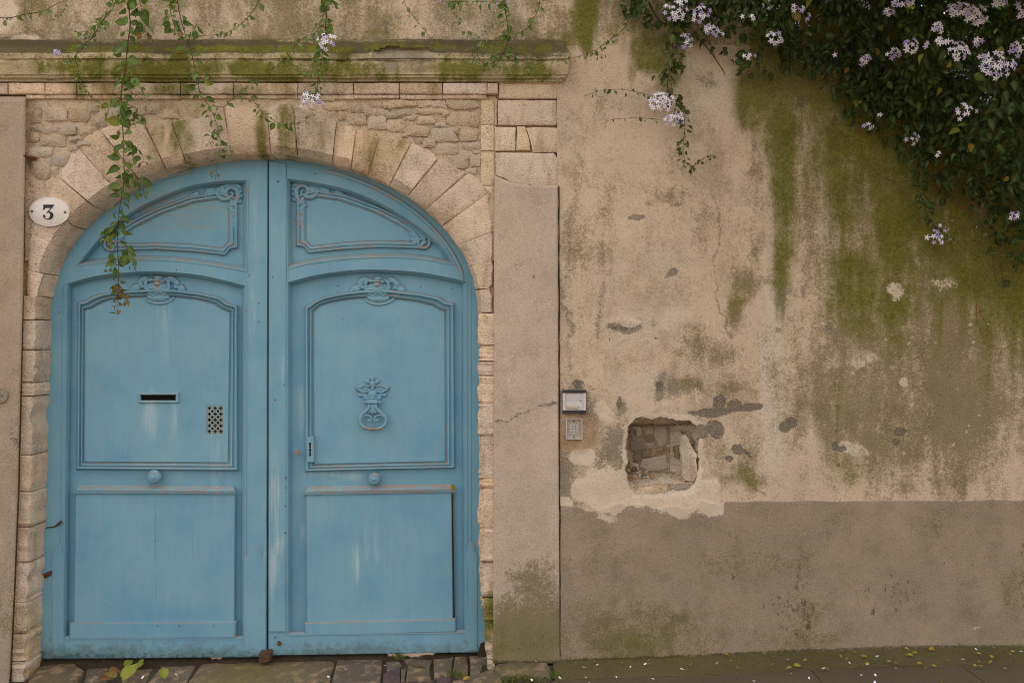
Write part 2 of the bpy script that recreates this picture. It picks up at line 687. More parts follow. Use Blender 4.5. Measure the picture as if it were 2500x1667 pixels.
def make_stone(name, a, b, c, moss_spots=(), seed=0.0, rnd=.35):
    """dressed limestone; each block takes its own shade"""
    M = Mat(name, .92, .1)
    r = M.rand()
    g1, g2 = grain(M, seed + 1), grain(M, seed + 12, .35)
    mid = stretch(M, 6, seed + 1, 4)
    bed = stretch(M, 6, seed + 3, 4, (1, 1, 3.5))
    run = stretch(M, 10, seed + 6, 4, (1.6, 1, .35))
    fine = stretch(M, 150, seed + 4, 2)
    col = M.mix(M.addm(M.mul(mid, 1 - rnd), M.mul(r, rnd)), lin(a), lin(b))
    col = M.mix(M.mul(bed, .5), col, lin(c))
    col = M.mix(M.mul(M.ramp(run, .45, .95), .5), col, lin((206, 172, 136)))
    col = M.mix(M.mul(cover(M, M.mul(M.math('POWER', run, 2.0), .5), g2, .35), .4), col, lin((166, 142, 114)))
    col = M.mix(M.mul(cover(M, M.addm(.12, M.mul(mid, .32)), g1, .2), .55), col, lin((128, 106, 84)))
    pit = M.ramp(M.voronoi(34), .16, .08)
    col = M.mix(M.mul(M.mul(pit, M.ramp(stretch(M, 9, seed + 15, 3), .5, .9)), .6), col, lin((96, 78, 60)))
    col = M.mix(M.mul(M.ramp(fine, .6, 1), .25), col, lin((120, 98, 76)))
    col = M.hsv(col, v=M.ramp(M.math('FRACT', M.mul(r, 3.7)), 0, 1, .87, 1.07, False), s=M.ramp(M.math('FRACT', M.mul(r, 7.3)), 0, 1, .8, 1.12, False))
    if moss_spots:
        warp = M.mul(M.addm(stretch(M, 13, seed + 8, 4, (1, 1, .35)), -.5), .9)
        m = None
        for s in moss_spots:
            q = M.mul(M.spot(s[0], s[1], s[2], s[3], .8, warp, s[5] if len(s) > 5 else 0.0), s[4])
            m = q if m is None else M.mx(m, q)
        col = M.mix(M.mul(M.math('POWER', M.mul(m, M.addm(.5, M.mul(run, .6))), 1.0, True), .85), col, lin((140, 132, 72)))
        col, _ = moss_over(M, col, M.mul(m, .62), seed + 9, M.addm(M.mul(g2, .7), M.mul(run, .3)))
    return M.done(col, M.bump(M.addm(M.mul(fine, .2), M.addm(M.mul(g1, .5), M.addm(M.mul(g2, .9), M.mul(pit, -.8)))), .7, .015))


def make_paint():
    """the blue gate paint: chalky, streaked, worn to wood where the wear attribute says so"""
    M = Mat('blue_gate_paint', .62, .35)
    big, streak = stretch(M, 1.6, 1, 4), stretch(M, 12, 2, 5, (1, 1, .09))
    fine, brush = M.noise(80, 4, .6, seed=3), stretch(M, 70, 4, 3, (1, 1, .07))
    col = M.mix(big, lin((113, 165, 190)), lin((128, 174, 192)))
    col = M.mix(M.mul(M.math('POWER', streak, 1.8), .38), col, lin((142, 174, 186)))
    col = M.mix(M.mul(M.math('POWER', stretch(M, 3.3, 8, 5), 1.5), .55), col, lin((90, 144, 178)))
    col = M.mix(M.mul(M.math('POWER', brush, 1.6), .13), col, lin((84, 130, 158)))
    col = M.mix(M.mul(M.math('POWER', stretch(M, 26, 9, 5, (1, 1, .4)), 2.5), .22), col, lin((150, 172, 178)))
    warp = M.mul(M.addm(M.noise(20, 4, .6, (1, 1, .15), 5), -.5), 1.3)
    sg = M.addm(M.mul(streak, .25), M.addm(M.mul(stretch(M, 45, 21, 4, (1, 1, .08)), .55), M.mul(stretch(M, 90, 22, 3), .2)))
    for s in ((362, 1010, 22, 60, .75), (418, 1020, 12, 85, .5), (400, 790, 30, 100, .3), (872, 1375, 5, 46, 1.3), (910, 1345, 70, 80, .3), (672, 1220, 12, 130, .6),
              (668, 1380, 20, 70, .75), (680, 1330, 14, 30, .6), (855, 1165, 40, 14, .6), (790, 1160, 60, 10, .5), (528, 1140, 24, 100, .45), (733, 1010, 10, 70, .55), (735, 1300, 8, 26, .7), (690, 900, 10, 60, .35), (625, 700, 14, 300, .25)):
        sp = M.spot(s[0], s[1], s[2], s[3], .9, warp, .17)
        col = M.mix(M.mul(M.mul(cover(M, M.mul(sp, s[4]), sg, .4), sp), .75), col, lin((176, 196, 204)))
    x, y, z = M.xyz()
    low = M.ramp(z, .16, -.05)                                    # splash dirt and flaking on the bottom rail
    fl = M.ramp(M.addm(M.mul(low, .42), M.addm(M.mul(M.noise(28, 5, .7, seed=6), .6), M.mul(M.noise(4, 3, .6, seed=16), .5))), .74, 1.0)
    col = M.mix(M.mul(fl, .7), col, lin((92, 108, 98)))
    fl2 = M.ramp(M.addm(M.mul(M.ramp(z, .06, -.06), .45), M.noise(40, 4, .65, seed=7)), .82, .95)
    col = M.mix(M.mul(fl2, .8), col, lin((52, 88, 98)))
    col = M.mix(M.mul(M.ramp(M.noise(48, 3, .6, seed=10), .74, .79), M.ramp(z, .9, .0, .15, .9)), col, lin((110, 78, 48)))
    col = M.mix(M.mul(M.ramp(M.noise(30, 3, .6, seed=13), .74, .80), .45), col, lin((70, 104, 120)))
    up = M.spot(420, 500, 120, 26, .6, warp, .18)
    up = M.mx(up, M.spot(440, 545, 110, 14, .5, warp, .18))
    col = M.mix(M.mul(M.mul(up, M.ramp(M.noise(40, 4, .6, (.15, 1, 1), 11), .4, .62)), .55), col, lin((150, 148, 132)))
    wood = M.mix(stretch(M, 50, 12, 3, (.2, 1, 2)), lin((188, 146, 122)), lin((150, 120, 102)))
    gw = M.addm(M.mul(stretch(M, 16, 14, 4, (.35, 1, 2.2)), .65), M.mul(stretch(M, 90, 15), .35))
    wr = cover(M, M.attr('wear'), gw, .12, 1.3)
    col = M.mix(M.mul(wr, .72), col, wood)
    _, _, nz = (lambda n: (M.t.links.new(M.nrm, n.inputs[0]), None, n.outputs[2]))(M.node('ShaderNodeSeparateXYZ'))
    dust = M.mul(M.ramp(nz, .25, .8), M.ramp(stretch(M, 40, 31, 3), .1, .8))       # dust settled on the ledges
    col = M.mix(M.mul(dust, .75), col, lin((158, 142, 128)))
    for s in ((378, 1300, .8, 90, .5), (380, 1440, .8, 40, .5), (676, 1200, .8, 50, .5), (1142, 1430, .8, 60, .5), (668, 980, .8, 40, .4), (470, 1330, .7, 60, .25)):
        col = M.mix(M.mul(M.spot(s[0], s[1], s[2], s[3], .6, None, .17), s[4]), col, lin((56, 88, 106)))
    chip = cover(M, M.mul(M.ramp(z, 1.4, -.1, .05, .20), stretch(M, 5, 33, 3)), M.addm(M.mul(stretch(M, 55, 35, 4), .8), M.mul(stretch(M, 160, 37), .2)), .05)
    col = M.mix(M.mul(chip, .7), col, M.mix(stretch(M, 33, 39), lin((168, 188, 194)), lin((86, 104, 112))))
    h = M.addm(M.mul(fine, .4), M.addm(M.mul(brush, .5), M.mul(wr, -1.0)))
    return M.done(col, M.bump(h, .22, .004), M.ramp(big, 0, 1, .55, .75, False))


def make_simple(name, a, b, scale=40, rough=.7, spec=.3, metal=0.0, bump=.3, rnd=0.0, dist=.004):
    M = Mat(name, rough, spec)
    n = M.noise(scale, 4, .6)
    f = M.ramp(n, .35, .68)
    if rnd:
        f = M.addm(M.mul(f, 1 - rnd), M.mul(M.rand(), rnd))
    col = M.mix(f, lin(a), lin(b))
    M.b.inputs['Metallic'].default_value = metal
    return M.done(col, M.bump(n, bump, dist))


def make_leaf(name, a, b, c, back=None):
    M = Mat(name, .5, .25)
    r = M.rand()
    col = M.mix(M.ramp(r, 0, .75), lin(a), lin(b))
    col = M.mix(M.ramp(r, .86, .99), col, lin(c))
    v = M.attr('vein')
    col = M.mix(M.mul(v, .35), col, lin((150, 165, 90)))
    n = M.noise(120, 2, .5)
    col = M.hsv(col, v=M.ramp(n, .3, .7, .82, 1.12))
    m = M.done(col, M.bump(M.addm(n, M.mul(v, -1.0)), .25, .003))
    tr = M.node('ShaderNodeBsdfTranslucent')
    M.put(tr.inputs['Color'], M.hsv(col, s=1.15, v=1.3))
    ms = M.node('ShaderNodeMixShader')
    ms.inputs[0].default_value = .28
    M.t.links.new(M.b.outputs[0], ms.inputs[1])
    M.t.links.new(tr.outputs[0], ms.inputs[2])
    out = [n for n in M.t.nodes if n.type == 'OUTPUT_MATERIAL'][0]
    M.t.links.new(ms.outputs[0], out.inputs['Surface'])
    return m


PLASTER = make_plaster()
DADO = make_cement('cement_dado', (160, 143, 125), (146, 130, 113), (122, 107, 90))
PILASTER = make_cement('pinkish_pilaster_render', (194, 175, 160), (182, 164, 149), (162, 146, 130))
LEFTPIL = make_cement('left_pilaster_render', (172, 154, 138), (160, 143, 127), (138, 122, 106))
STONE_MOSS = [(195, 220, 28, 60, .8), (250, 215, 40, 20, .6), (430, 222, 60, 18, .9), (310, 215, 30, 20, .55), (600, 225, 90, 16, .6), (690, 220, 40, 20, .5), (437, 330, 34, 66, .9),
              (637, 340, 14, 80, .9), (700, 330, 22, 90, .85), (770, 320, 60, 60, .45), (935, 365, 56, 50, .5), (985, 350, 16, 20, .6), (770, 222, 50, 20, .5), (850, 215, 70, 14, .4), (1055, 215, 12, 30, .5),
              (390, 350, 34, 60, .5), (1195, 1500, 22, 70, 1.0), (70, 1560, 40, 60, .3)]
STONE = make_stone('limestone_blocks', (242, 213, 186), (222, 192, 168), (246, 223, 198), STONE_MOSS)
RUBBLE = make_stone('rubble_stone', (216, 195, 168), (190, 174, 156), (222, 199, 168), [(250, 250, 40, 26, .4), (440, 255, 50, 20, .5)], 20.0, .6)
QUOIN = make_stone('warm_ashlar', (242, 217, 186), (228, 203, 176), (246, 222, 192), (), 40.0, .2)
COR_MOSS = [(480, 166, 340, 22, .72, -.06), (1140, 168, 270, 20, .62, -.06), (100, 170, 150, 14, .35, -.06), (150, 155, 60, 20, .8, -.1), (210, 165, 50, 30, 1.0, -.1), (300, 165, 60, 26, .9, -.1), (420, 165, 110, 30, 1.0, -.1), (600, 165, 110, 26, .9, -.1), (690, 160, 60, 40, .9, -.1), (830, 165, 90, 26, .75, -.1),
            (960, 170, 60, 26, .6, -.1), (1130, 165, 90, 26, .85, -.1), (1280, 170, 110, 24, .7, -.1), (250, 115, 160, 12, .55, -.1), (600, 115, 300, 12, .75, -.1), (1000, 108, 200, 10, .5, -.1), (1250, 112, 140, 20, .5, -.1)]


def make_cornice():
    M = Mat('mossy_cornice_stone', .92, .1)
    g1, g2 = grain(M, 2.0), grain(M, 17.0, .35)
    mid, fine = stretch(M, 8, 1, 4), stretch(M, 150, 3, 2)
    run = stretch(M, 12, 6, 4, (1.3, 1, .4))
    hor = stretch(M, 5, 8, 4, (.3, 1, 2.5))
    col = M.mix(mid, lin((200, 184, 152)), lin((176, 160, 126)))
    col = M.mix(M.mul(cover(M, M.mul(run, .45), g2, .3), .6), col, lin((132, 114, 84)))
    f = cover(M, M.attr('dark'), M.addm(M.mul(g2, .6), M.mul(hor, .4)), .35)
    col = M.mix(M.mul(f, .88), col, M.mix(hor, lin((84, 72, 44)), lin((48, 42, 26))))
    m = None
    warp = M.mul(M.addm(stretch(M, 10, 8, 4, (1, 1, .5)), -.5), 1.1)
    for s in COR_MOSS:
        q = M.mul(M.spot(s[0], s[1], s[2], s[3], .9, warp, s[5]), s[4])
        m = q if m is None else M.mx(m, q)
    f2 = cover(M, m, M.addm(M.mul(g2, .55), M.mul(run, .45)), .26)
    mc = M.mix(mid, lin((140, 138, 44)), lin((104, 106, 26)))
    mc = M.mix(M.mul(stretch(M, 80, 12), .6), mc, lin((62, 60, 20)))
    col = M.mix(M.mul(f2, .88), col, mc)
    pl = cover(M, M.attr('pale'), g2, .2)
    col = M.mix(M.mul(pl, .9), col, M.mix(mid, lin((178, 164, 146)), lin((150, 138, 122))))
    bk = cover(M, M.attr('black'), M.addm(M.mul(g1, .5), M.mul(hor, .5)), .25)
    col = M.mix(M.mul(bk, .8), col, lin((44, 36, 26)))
    return M.done(col, M.bump(M.addm(M.mul(fine, .2), M.addm(M.mul(g1, .5), g2)), .6, .010))


CORNICE = make_cornice()
MORTAR = make_stone('sandy_mortar', (222, 192, 152), (206, 178, 144), (228, 202, 166), [(250, 250, 40, 20, .3), (430, 262, 60, 20, .4)], 60.0, .2)
PAINT = make_paint()
DARKGAP = make_simple('gap_shade', (30, 24, 20), (20, 16, 14), 30, .9, .1)  # near-black colour for the shade inside slots, seam, keyholes and cap holes
RUST = make_simple('rusty_iron', (110, 68, 44), (62, 42, 34), 90, .85, .3, 0, .5)
BROWN_IRON = make_simple('brown_painted_iron', (96, 66, 54), (80, 56, 48), 60, .7, .3)
ENAMEL = make_simple('white_enamel', (226, 218, 212), (218, 208, 202), 30, .28, .5, 0, .05)
BLACK = make_simple('black_enamel', (26, 24, 28), (34, 30, 34), 60, .4, .4, 0, .05)
STEEL = make_simple('grey_screw_steel', (120, 112, 106), (92, 86, 82), 120, .5, .5, .3)
SILVER = make_simple('silver_plastic', (214, 206, 204), (204, 197, 196), 60, .45, .4, 0, .05)
DARKPLASTIC = make_simple('dark_plastic', (52, 46, 54), (44, 40, 46), 60, .5, .4, 0, .05)
STEELPLATE = make_simple('brushed_steel_plate', (190, 174, 156), (172, 158, 144), 80, .4, .5, .25, .1)
KEYCAP = make_simple('grey_key_metal', (206, 202, 200), (190, 186, 186), 60, .4, .5, .1, .05)
CARD = make_simple('name_card', (196, 176, 156), (188, 168, 148), 30, .6, .3, 0, .05)
STEM = make_simple('brown_stem', (74, 56, 44), (98, 76, 56), 60, .8, .2)
GREENSTEM = make_simple('green_stem', (70, 76, 38), (92, 84, 48), 60, .8, .2)
REDSTEM = make_simple('reddish_stem', (128, 70, 50), (110, 64, 44), 60, .8, .2)
LEAF = make_leaf('climber_leaf', (64, 92, 44), (96, 120, 58), (146, 146, 68))
LEAF_DARK = make_leaf('shaded_bush_leaf', (26, 42, 22), (47, 67, 31), (88, 102, 42))
LEAF_RED = make_leaf('young_reddish_leaf', (112, 70, 44), (132, 96, 52), (120, 52, 48))
LEAF_YELLOW = make_leaf('yellow_dead_leaf', (186, 146, 52), (150, 130, 50), (140, 100, 48))
LEAF_LIME = make_leaf('lime_leaf', (150, 152, 58), (134, 140, 50), (160, 160, 70))
PETAL = make_simple('white_petal', (246, 242, 250), (232, 226, 246), 50, .6, .2, 0, .1, .5)
PETAL_VIOLET = make_simple('lilac_petal', (206, 196, 230), (176, 162, 214), 50, .6, .2, 0, .1, .6)
ANTHER = make_simple('yellow_anther', (222, 188, 84), (200, 160, 60), 50, .6, .2)
PAVING = make_stone('worn_paving', (122, 109, 94), (102, 91, 78), (134, 120, 103), [(590, 1645, 100, 24, .5, -.1), (690, 1650, 40, 20, .3, -.1), (1270, 1640, 60, 30, .6)], 80.0, .5)
COBBLE = make_stone('worn_cobble', (122, 108, 90), (94, 83, 72), (132, 118, 98), (), 90.0, .7)
PURPLE = make_simple('purplish_cobble', (102, 80, 82), (80, 64, 66), 40, .85, .2, 0, .5)

# ================================================================ SETTING: ground
def ground_sheet():
    xs = [-60, -20, -9, -2.6, -1.3, -.2, .05, .27, .9, 1.53, 2.08, 2.8, 9, 20, 60]
    ys = [-60, -20, -8, -4, -2, -1, -.5, -.25, 0, .3, 1, 4, 10, 25, 60]
    mb = MB()
    mb.grid([[(x, y, gz(max(-9, min(9, x))) - .018) for x in xs] for y in ys])
    M = make_cement('dark_earth_and_tarmac', (84, 76, 66), (72, 65, 56), (58, 51, 43), moss=False)
    return tag(mb.build('ground', M), kind='structure')


GROUND = ground_sheet()


def paving(name, poly, mat, thick=.06, bev=5, up=.0, parent=None, tilt=0.0):
    """a paving stone cut to a pixel outline on the ground, arris rounded and top slightly uneven"""
    pts = resample([Vector((p[0], p[1])) for p in poly], 26, True)
    rr = random.Random(int(poly[0][0] * 7 + poly[0][1]))
    pts = [p + Vector((rr.uniform(-1.6, 1.6), rr.uniform(-.8, .8))) for p in pts]
    c = Vector((sum(p.x for p in pts) / len(pts), sum(p.y for p in pts) / len(pts)))
    mb = MB()
    rings = []
    for s, dz in ((1.0, -thick), (1.0, -.012), (.965, -.002), (.8, .002)):
        ring = []
        for p in pts:
            q = c.lerp(p, s)
            v = G(q.x, q.y, up)
            ring.append(v + Vector((0, 0, dz + (rr.uniform(-.002, .002) if s < 1 else 0) + tilt * (q.x - c.x) * .00005)))
        rings.append(ring)
    mb.grid(rings, True)
    n = len(pts)
    mb.add([G(c.x, c.y, up) + Vector((0, 0, .003))], [])
    ci = len(mb.v) - 1
    b = 3 * n
    for k in range(n):
        mb.f.append((b + k, b + (k + 1) % n, ci))
        mb.m.append(0)
    return mb.build(name, mat, parent, 50)


# ================================================================ SETTING: the rendered garden wall
NICHE = [(1533, 1038), (1544, 1027), (1556, 1020), (1570, 1017), (1592, 1021), (1610, 1018), (1624, 1019), (1651, 1023), (1685, 1025), (1702, 1037), (1707, 1055), (1704, 1094), (1707, 1148), (1696, 1180), (1675, 1196),
         (1635, 1203), (1581, 1206), (1552, 1204), (1538, 1188), (1532, 1168), (1526, 1148), (1533, 1121), (1525, 1094), (1530, 1067)]

_rn = random.Random(17)
NICHE = [(p.x + _rn.uniform(-2.6, 2.6), p.y + _rn.uniform(-2.6, 2.6)) for p in resample([Vector(q) for q in NICHE], 9, True)]      # broken, ragged edge


def wall_masks(X, Y):
    A = {}
    wx = (fbm(X, Y, 60, 4, 11) - .5) * 60
    wy = (fbm(X, Y, 60, 4, 12) - .5) * 60
    wx = wx + (fbm(X, Y, 210, 3, 16) - .5) * 130 + (fbm(X, Y, 18, 2, 18) - .5) * 16
    wy = wy + (fbm(X, Y, 210, 3, 17) - .5) * 150
    Xw, Yw = X + wx, Y + wy
    Xs = X + (fbm(X, Y * .15, 22, 3, 13) - .5) * 26           # streak warp: wobbles slowly down the wall
    n40, n15 = fbm(X, Y, 40, 4, 21), fbm(X, Y, 15, 3, 22)
    st = fbm(X, Y * .12, 18, 3, 23)

    def streak(cx, w, y0, y1, fade=60, soft=.75):
        return (1 - sstep(1 - soft, 1 + soft, np.abs(Xs - cx) / w)) * sstep(y0 - fade, y0, Yw) * (1 - sstep(y1 - fade, y1 + fade, Y + (st - .5) * 180))

    b = lambda *a, **k: blob(X + wx * .75, Y + wy * .75, *a, **{'soft': .95, **k})
    moss = np.zeros(X.shape)
    for v in (streak(1428, 30, -200, 110, 40) * .95, streak(1455, 14, -200, 60, 60) * .7, b(1600, 130, 60, 46, soft=.5) * .9, b(1630, 170, 26, 50) * .7, streak(1545, 14, 100, 190) * .5, b(1540, 70, 40, 40) * .6,
              b(1870, 235, 60, 80) * 1.1, streak(1915, 32, 230, 640, 60, 1.0) * .95, streak(1908, 26, 480, 740, 80, 1.0) * .8, b(1925, 330, 40, 90) * 1.0, streak(1842, 20, 200, 300) * .9,
              b(1990, 240, 100, 60) * .9, streak(1985, 30, 230, 470, 90) * .62, streak(2045, 45, 260, 560, 90) * .72, b(2080, 440, 130, 110) * .62, b(2100, 350, 110, 90) * .9, b(2230, 470, 120, 120) * .85,
              b(2110, 680, 95, 90, soft=1.2) * .9, b(2180, 720, 60, 60) * .85, b(2060, 640, 50, 50) * .6, b(2240, 560, 60, 100, soft=1.2) * .9, b(2160, 590, 80, 70) * .6, b(2330, 600, 110, 70) * .95, b(2440, 560, 110, 150) * .9,
              b(2210, 650, 40, 50) * .9, b(2320, 680, 60, 60) * .6, b(1960, 420, 20, 60) * .5, b(2180, 800, 50, 70) * .55, b(2100, 780, 70, 60) * .55,
              b(1812, 730, 40, 46, soft=.4) * .42, b(1820, 1190, 60, 28) * .55, b(1780, 1200, 30, 20) * .5, b(2080, 1160, 60, 40) * .45, streak(2045, 8, 950, 1180) * .5, b(1310, 92, 46, 12) * .7, b(1400, 100, 20, 24) * .6,
              b(960, 55, 30, 14) * .35, b(670, 95, 60, 9) * .5, b(930, 85, 80, 12) * .45, b(1350, 85, 20, 20) * .6, b(85, 20, 20, 40) * .3):
        moss = np.maximum(moss, v)
    n120 = fbm(X, Y, 110, 4, 24)
    under = Y - np.interp(X, [1800, 1850, 1950, 2045, 2120, 2215, 2260, 2390, 2500], [190, 196, 180, 240, 330, 395, 470, 560, 680])
    drip = fbm(X, Y * .05, 26, 3, 27)
    drip2 = fbm(X, Y * .08, 70, 3, 28)
    fall = 1 - sstep(20, 470, under + (.5 - drip) * 420 + (.5 - drip2) * 380)
    field = fall * sstep(1940, 2090, X + (fbm(X, Y, 120, 3, 29) - .5) * 160)
    moss = np.maximum(moss, field * .95)
    moss = np.maximum(moss, (1 - sstep(0, 90, under)) * sstep(1800, 1850, X) * .8)
    st2 = fbm(X, Y * .13, 15, 4, 26)
    A['moss'] = moss * (.25 + .5 * n40 + .5 * n120 + .7 * st2)
    ol = .16 * n40 + .7 * (1 - sstep(60, 620, under + (.5 - drip) * 300)) * sstep(1960, 2120, X + (n120 - .5) * 200) + np.where(Y < 112, .20 + .55 * fbm(X, Y, 90, 4, 25), 0)
    for v in (b(2250, 950, 340, 260, soft=.6) * .78, b(2100, 900, 130, 140) * .62, streak(2305, 40, 680, 1150, 120) * 1.05, streak(2350, 24, 700, 1190, 100) * .8, streak(2275, 16, 780, 1000) * .6,
              b(2200, 500, 330, 320, soft=.5) * .62, b(2430, 760, 120, 160) * .6, b(1830, 690, 46, 60) * .9, b(1820, 760, 40, 40) * .8, b(1530, 450, 80, 30) * .4, b(1640, 470, 60, 22) * .5, b(1700, 560, 50, 60) * .4, b(1440, 520, 60, 120) * .32,
              streak(1852, 18, 330, 640, 100) * .5, b(1845, 620, 22, 40) * .7, b(1480, 270, 60, 60) * .3, b(1600, 400, 110, 50) * .3, b(1720, 860, 70, 50) * .55, b(1770, 880, 50, 40) * .6, b(1800, 1130, 120, 60) * .45, b(1850, 1180, 60, 40) * .7,
              b(1380, 500, 14, 160) * .5, b(1390, 600, 40, 50) * .5, b(1450, 610, 50, 40) * .45, b(1560, 500, 20, 12) * .6, b(1640, 500, 16, 10) * .6, b(900, 40, 200, 50) * .3, b(760, 60, 90, 40) * .3, b(560, 70, 120, 30) * .25,
              b(1700, 960, 40, 30) * .7, b(1650, 940, 30, 40) * .6, b(1790, 960, 40, 30) * .6, b(2000, 1000, 30, 160) * .4, b(1910, 640, 26, 60) * .5):
        ol = np.maximum(ol, v)
    A['olive'] = ol * (.3 + .4 * n40 + .4 * n120 + .6 * st2)
    ws = .18 * fbm(X, Y, 140, 3, 31)
    for v in (streak(1893, 17, 330, 1150, 90) * .95, streak(1880, 22, 700, 1210, 120) * .7, streak(2035, 26, 330, 640, 120) * .45, b(1830, 180, 60, 60) * .3, b(1740, 200, 90, 90) * .5, b(1560, 280, 90, 70) * .4, b(1560, 800, 100, 60) * .5,
              b(1600, 640, 90, 60) * .35, b(1480, 700, 60, 120) * .3, b(1560, 940, 80, 50) * .5, b(1460, 30, 30, 60) * .7, b(1380, 250, 20, 220) * .4, b(2480, 740, 50, 60) * .6, b(2470, 960, 40, 50) * .6, b(2120, 970, 40, 22) * .55,
              b(1660, 560, 30, 30) * .4, b(1120, 40, 220, 60) * .35, b(450, 40, 160, 50) * .4, b(200, 60, 120, 40) * .4):
        ws = np.maximum(ws, v)
    A['wash'] = ws
    gr = np.zeros(X.shape)
    for v in (b(1405, 950, 40, 30) * .6, b(1432, 1000, 26, 60) * .62, b(1500, 1060, 50, 50, soft=.5) * .75, b(1520, 1110, 40, 50) * .7, b(1480, 1090, 50, 40) * .62, b(1395, 1150, 34, 60) * .85, b(1440, 1200, 30, 30) * .8, b(1380, 1060, 16, 60) * .5,
              b(1620, 960, 18, 40) * .85, b(1614, 985, 20, 30) * .8, b(1660, 975, 26, 26) * .7, b(1515, 985, 14, 18) * .8, b(1640, 178, 18, 12) * .6, b(1725, 180, 34, 26) * .55, b(1570, 195, 16, 10) * .5, b(1535, 539, 21, 11, soft=.2) * .85,
              b(1617, 675, 15, 12, soft=.3) * .8, b(1510, 796, 42, 9, soft=.25) * .9, b(1484, 806, 14, 8) * .6, b(1595, 797, 14, 8) * .6, b(1440, 720, 10, 60) * .55, b(1437, 800, 10, 60) * .6, b(1443, 650, 26, 30) * .4, b(1710, 1080, 24, 90) * .45,
              b(2110, 950, 40, 30) * .35, b(2150, 930, 30, 30) * .35, b(1370, 700, 8, 300, soft=.7) * .5, b(1930, 720, 12, 12) * .7, b(1925, 745, 12, 26) * .6, b(1950, 710, 16, 20) * .55, b(2020, 800, 14, 12) * .6, b(1918, 830, 8, 12) * .7,
              b(2010, 795, 18, 20) * .35, b(2075, 865, 10, 8) * .6, b(2190, 1158, 6, 5) * .8, b(2252, 1158, 7, 5) * .8, b(2298, 1198, 8, 6) * .7, b(2260, 1183, 8, 5) * .7):
        gr = np.maximum(gr, v)
    A['grey'] = gr
    pa = np.zeros(X.shape)
    e = (fbm(X, Y, 26, 4, 41) - .5) * 44
    band = sstep(1120, 1165, Y + e) * sstep(1425, 1452, X + e) * (1 - sstep(1745, 1775, X + e))
    band = band * (1 - sstep(-6, 6, Y - 1246 - e * .5))
    band = np.maximum(band * np.where(X < 1530, 1, np.where(X > 1700, sstep(1150, 1190, Y), 1)), 0)
    for v in (band, b(1425, 1098, 26, 22, soft=.3) * .95, b(1463, 985, 30, 26, soft=.3) * .8, b(1400, 1216, 28, 17, soft=.3) * .95, b(1455, 1130, 16, 30) * .8, b(1470, 1180, 50, 40, soft=.35) * .95, b(1372, 1060, 5, 5) * .8,
              b(1510, 786, 40, 8, soft=.4) * .7, b(1660, 800, 54, 30, soft=.5) * .5, b(1713, 980, 22, 26) * .45, b(1600, 1012, 90, 10) * .5, b(1714, 1100, 10, 80) * .75, b(1520, 1000, 40, 14) * .4, b(1570, 950, 16, 10) * .5, b(1640, 920, 40, 24) * .35,
              b(2205, 935, 14, 14, soft=.4) * .7, b(2180, 890, 14, 10) * .5, b(2090, 865, 46, 22, soft=.3) * .5, b(2110, 1095, 40, 22, soft=.4) * .55, b(2010, 790, 8, 7) * .5, b(2193, 708, 18, 14, soft=.4) * .6, b(2290, 690, 34, 12) * .5,
              b(-20, 40, 78, 56, soft=.2) * .75, b(70, 85, 40, 14) * .7):
        pa = np.maximum(pa, v)
    # small lichen rings and pale flecks low on the right
    rr = random.Random(5)
    for _ in range(120):
        x, y = rr.uniform(2040, 2500), rr.uniform(760, 1200)
        r = rr.uniform(2, 7)
        pa = np.maximum(pa, blob(X, Y, x, y, r, r * rr.uniform(.6, 1.2), rr.uniform(0, 90), .8) * rr.uniform(.25, .6))
    ring = seg_dist(X + (fbm(X, Y, 12, 3, 19) - .5) * 22, Y + (fbm(X, Y, 14, 3, 20) - .5) * 18, NICHE + NICHE[:1])
    pa = np.maximum(pa, (1 - sstep(3, 20, ring)) * .95)
    A['pale'] = pa
    dk = np.zeros(X.shape)
    sm = lambda *a, **k: blob(X + wx * .22, Y + wy * .22, *a, **k)
    for v in (sm(1917, 1046, 14, 14, soft=.15), sm(1932, 1034, 14, 14, soft=.15), sm(2202, 1050, 15, 12, soft=.15), sm(2192, 1074, 9, 9, soft=.2), sm(2047, 1088, 9, 13, soft=.2), sm(2062, 1095, 14, 8, soft=.2), sm(1803, 1102, 17, 14, 30, soft=.15),
              sm(1822, 1112, 14, 5, 50, soft=.2), sm(1780, 1126, 10, 10, soft=.2), sm(2049, 1138, 4, 6, soft=.2), sm(1750, 1008, 55, 12, -4, soft=.3) * .9, sm(1830, 1003, 38, 9, -8, soft=.25), sm(1752, 1048, 20, 26, -30, soft=.2) * .9,
              sm(1717, 1055, 16, 20, soft=.25) * .8, sm(1762, 985, 18, 20, soft=.3) * .8, sm(1798, 995, 20, 16, soft=.3) * .75, sm(1698, 1012, 20, 8) * .7, sm(1505, 800, 40, 5, soft=.4) * .6, sm(1880, 790, 8, 10) * .4, sm(1408, 935, 16, 12, soft=.3) * .75,
              sm(1510, 980, 8, 16, soft=.4) * .7, sm(1612, 950, 10, 14, soft=.4) * .8, sm(1482, 828, 3, 3) * .9, sm(1603, 829, 3, 3) * .9, sm(940, 60, 16, 10) * .55, sm(942, 78, 10, 8) * .6, sm(2105, 215, 50, 40) * .4, sm(1960, 250, 20, 20) * .5):
        dk = np.maximum(dk, v)
    for _ in range(90):                                          # specks of black lichen under the bush
        x, y = rr.gauss(2330, 80), rr.uniform(820, 1200)
        r = rr.uniform(2, 5)
        dk = np.maximum(dk, blob(X, Y, x, y, r, r * .8, 0, .8) * rr.uniform(.4, .7))
    A['dark'] = dk
    A['tan'] = np.maximum(blob(Xw, Yw, 1395, 1040, 40, 48, soft=.35) * .9, np.maximum(blob(X, Y, 1372, 1128, 5, 8) * .9, blob(X, Y, 1570, 1190, 60, 12) * .3))
    # cracks
    ck = np.zeros(X.shape)
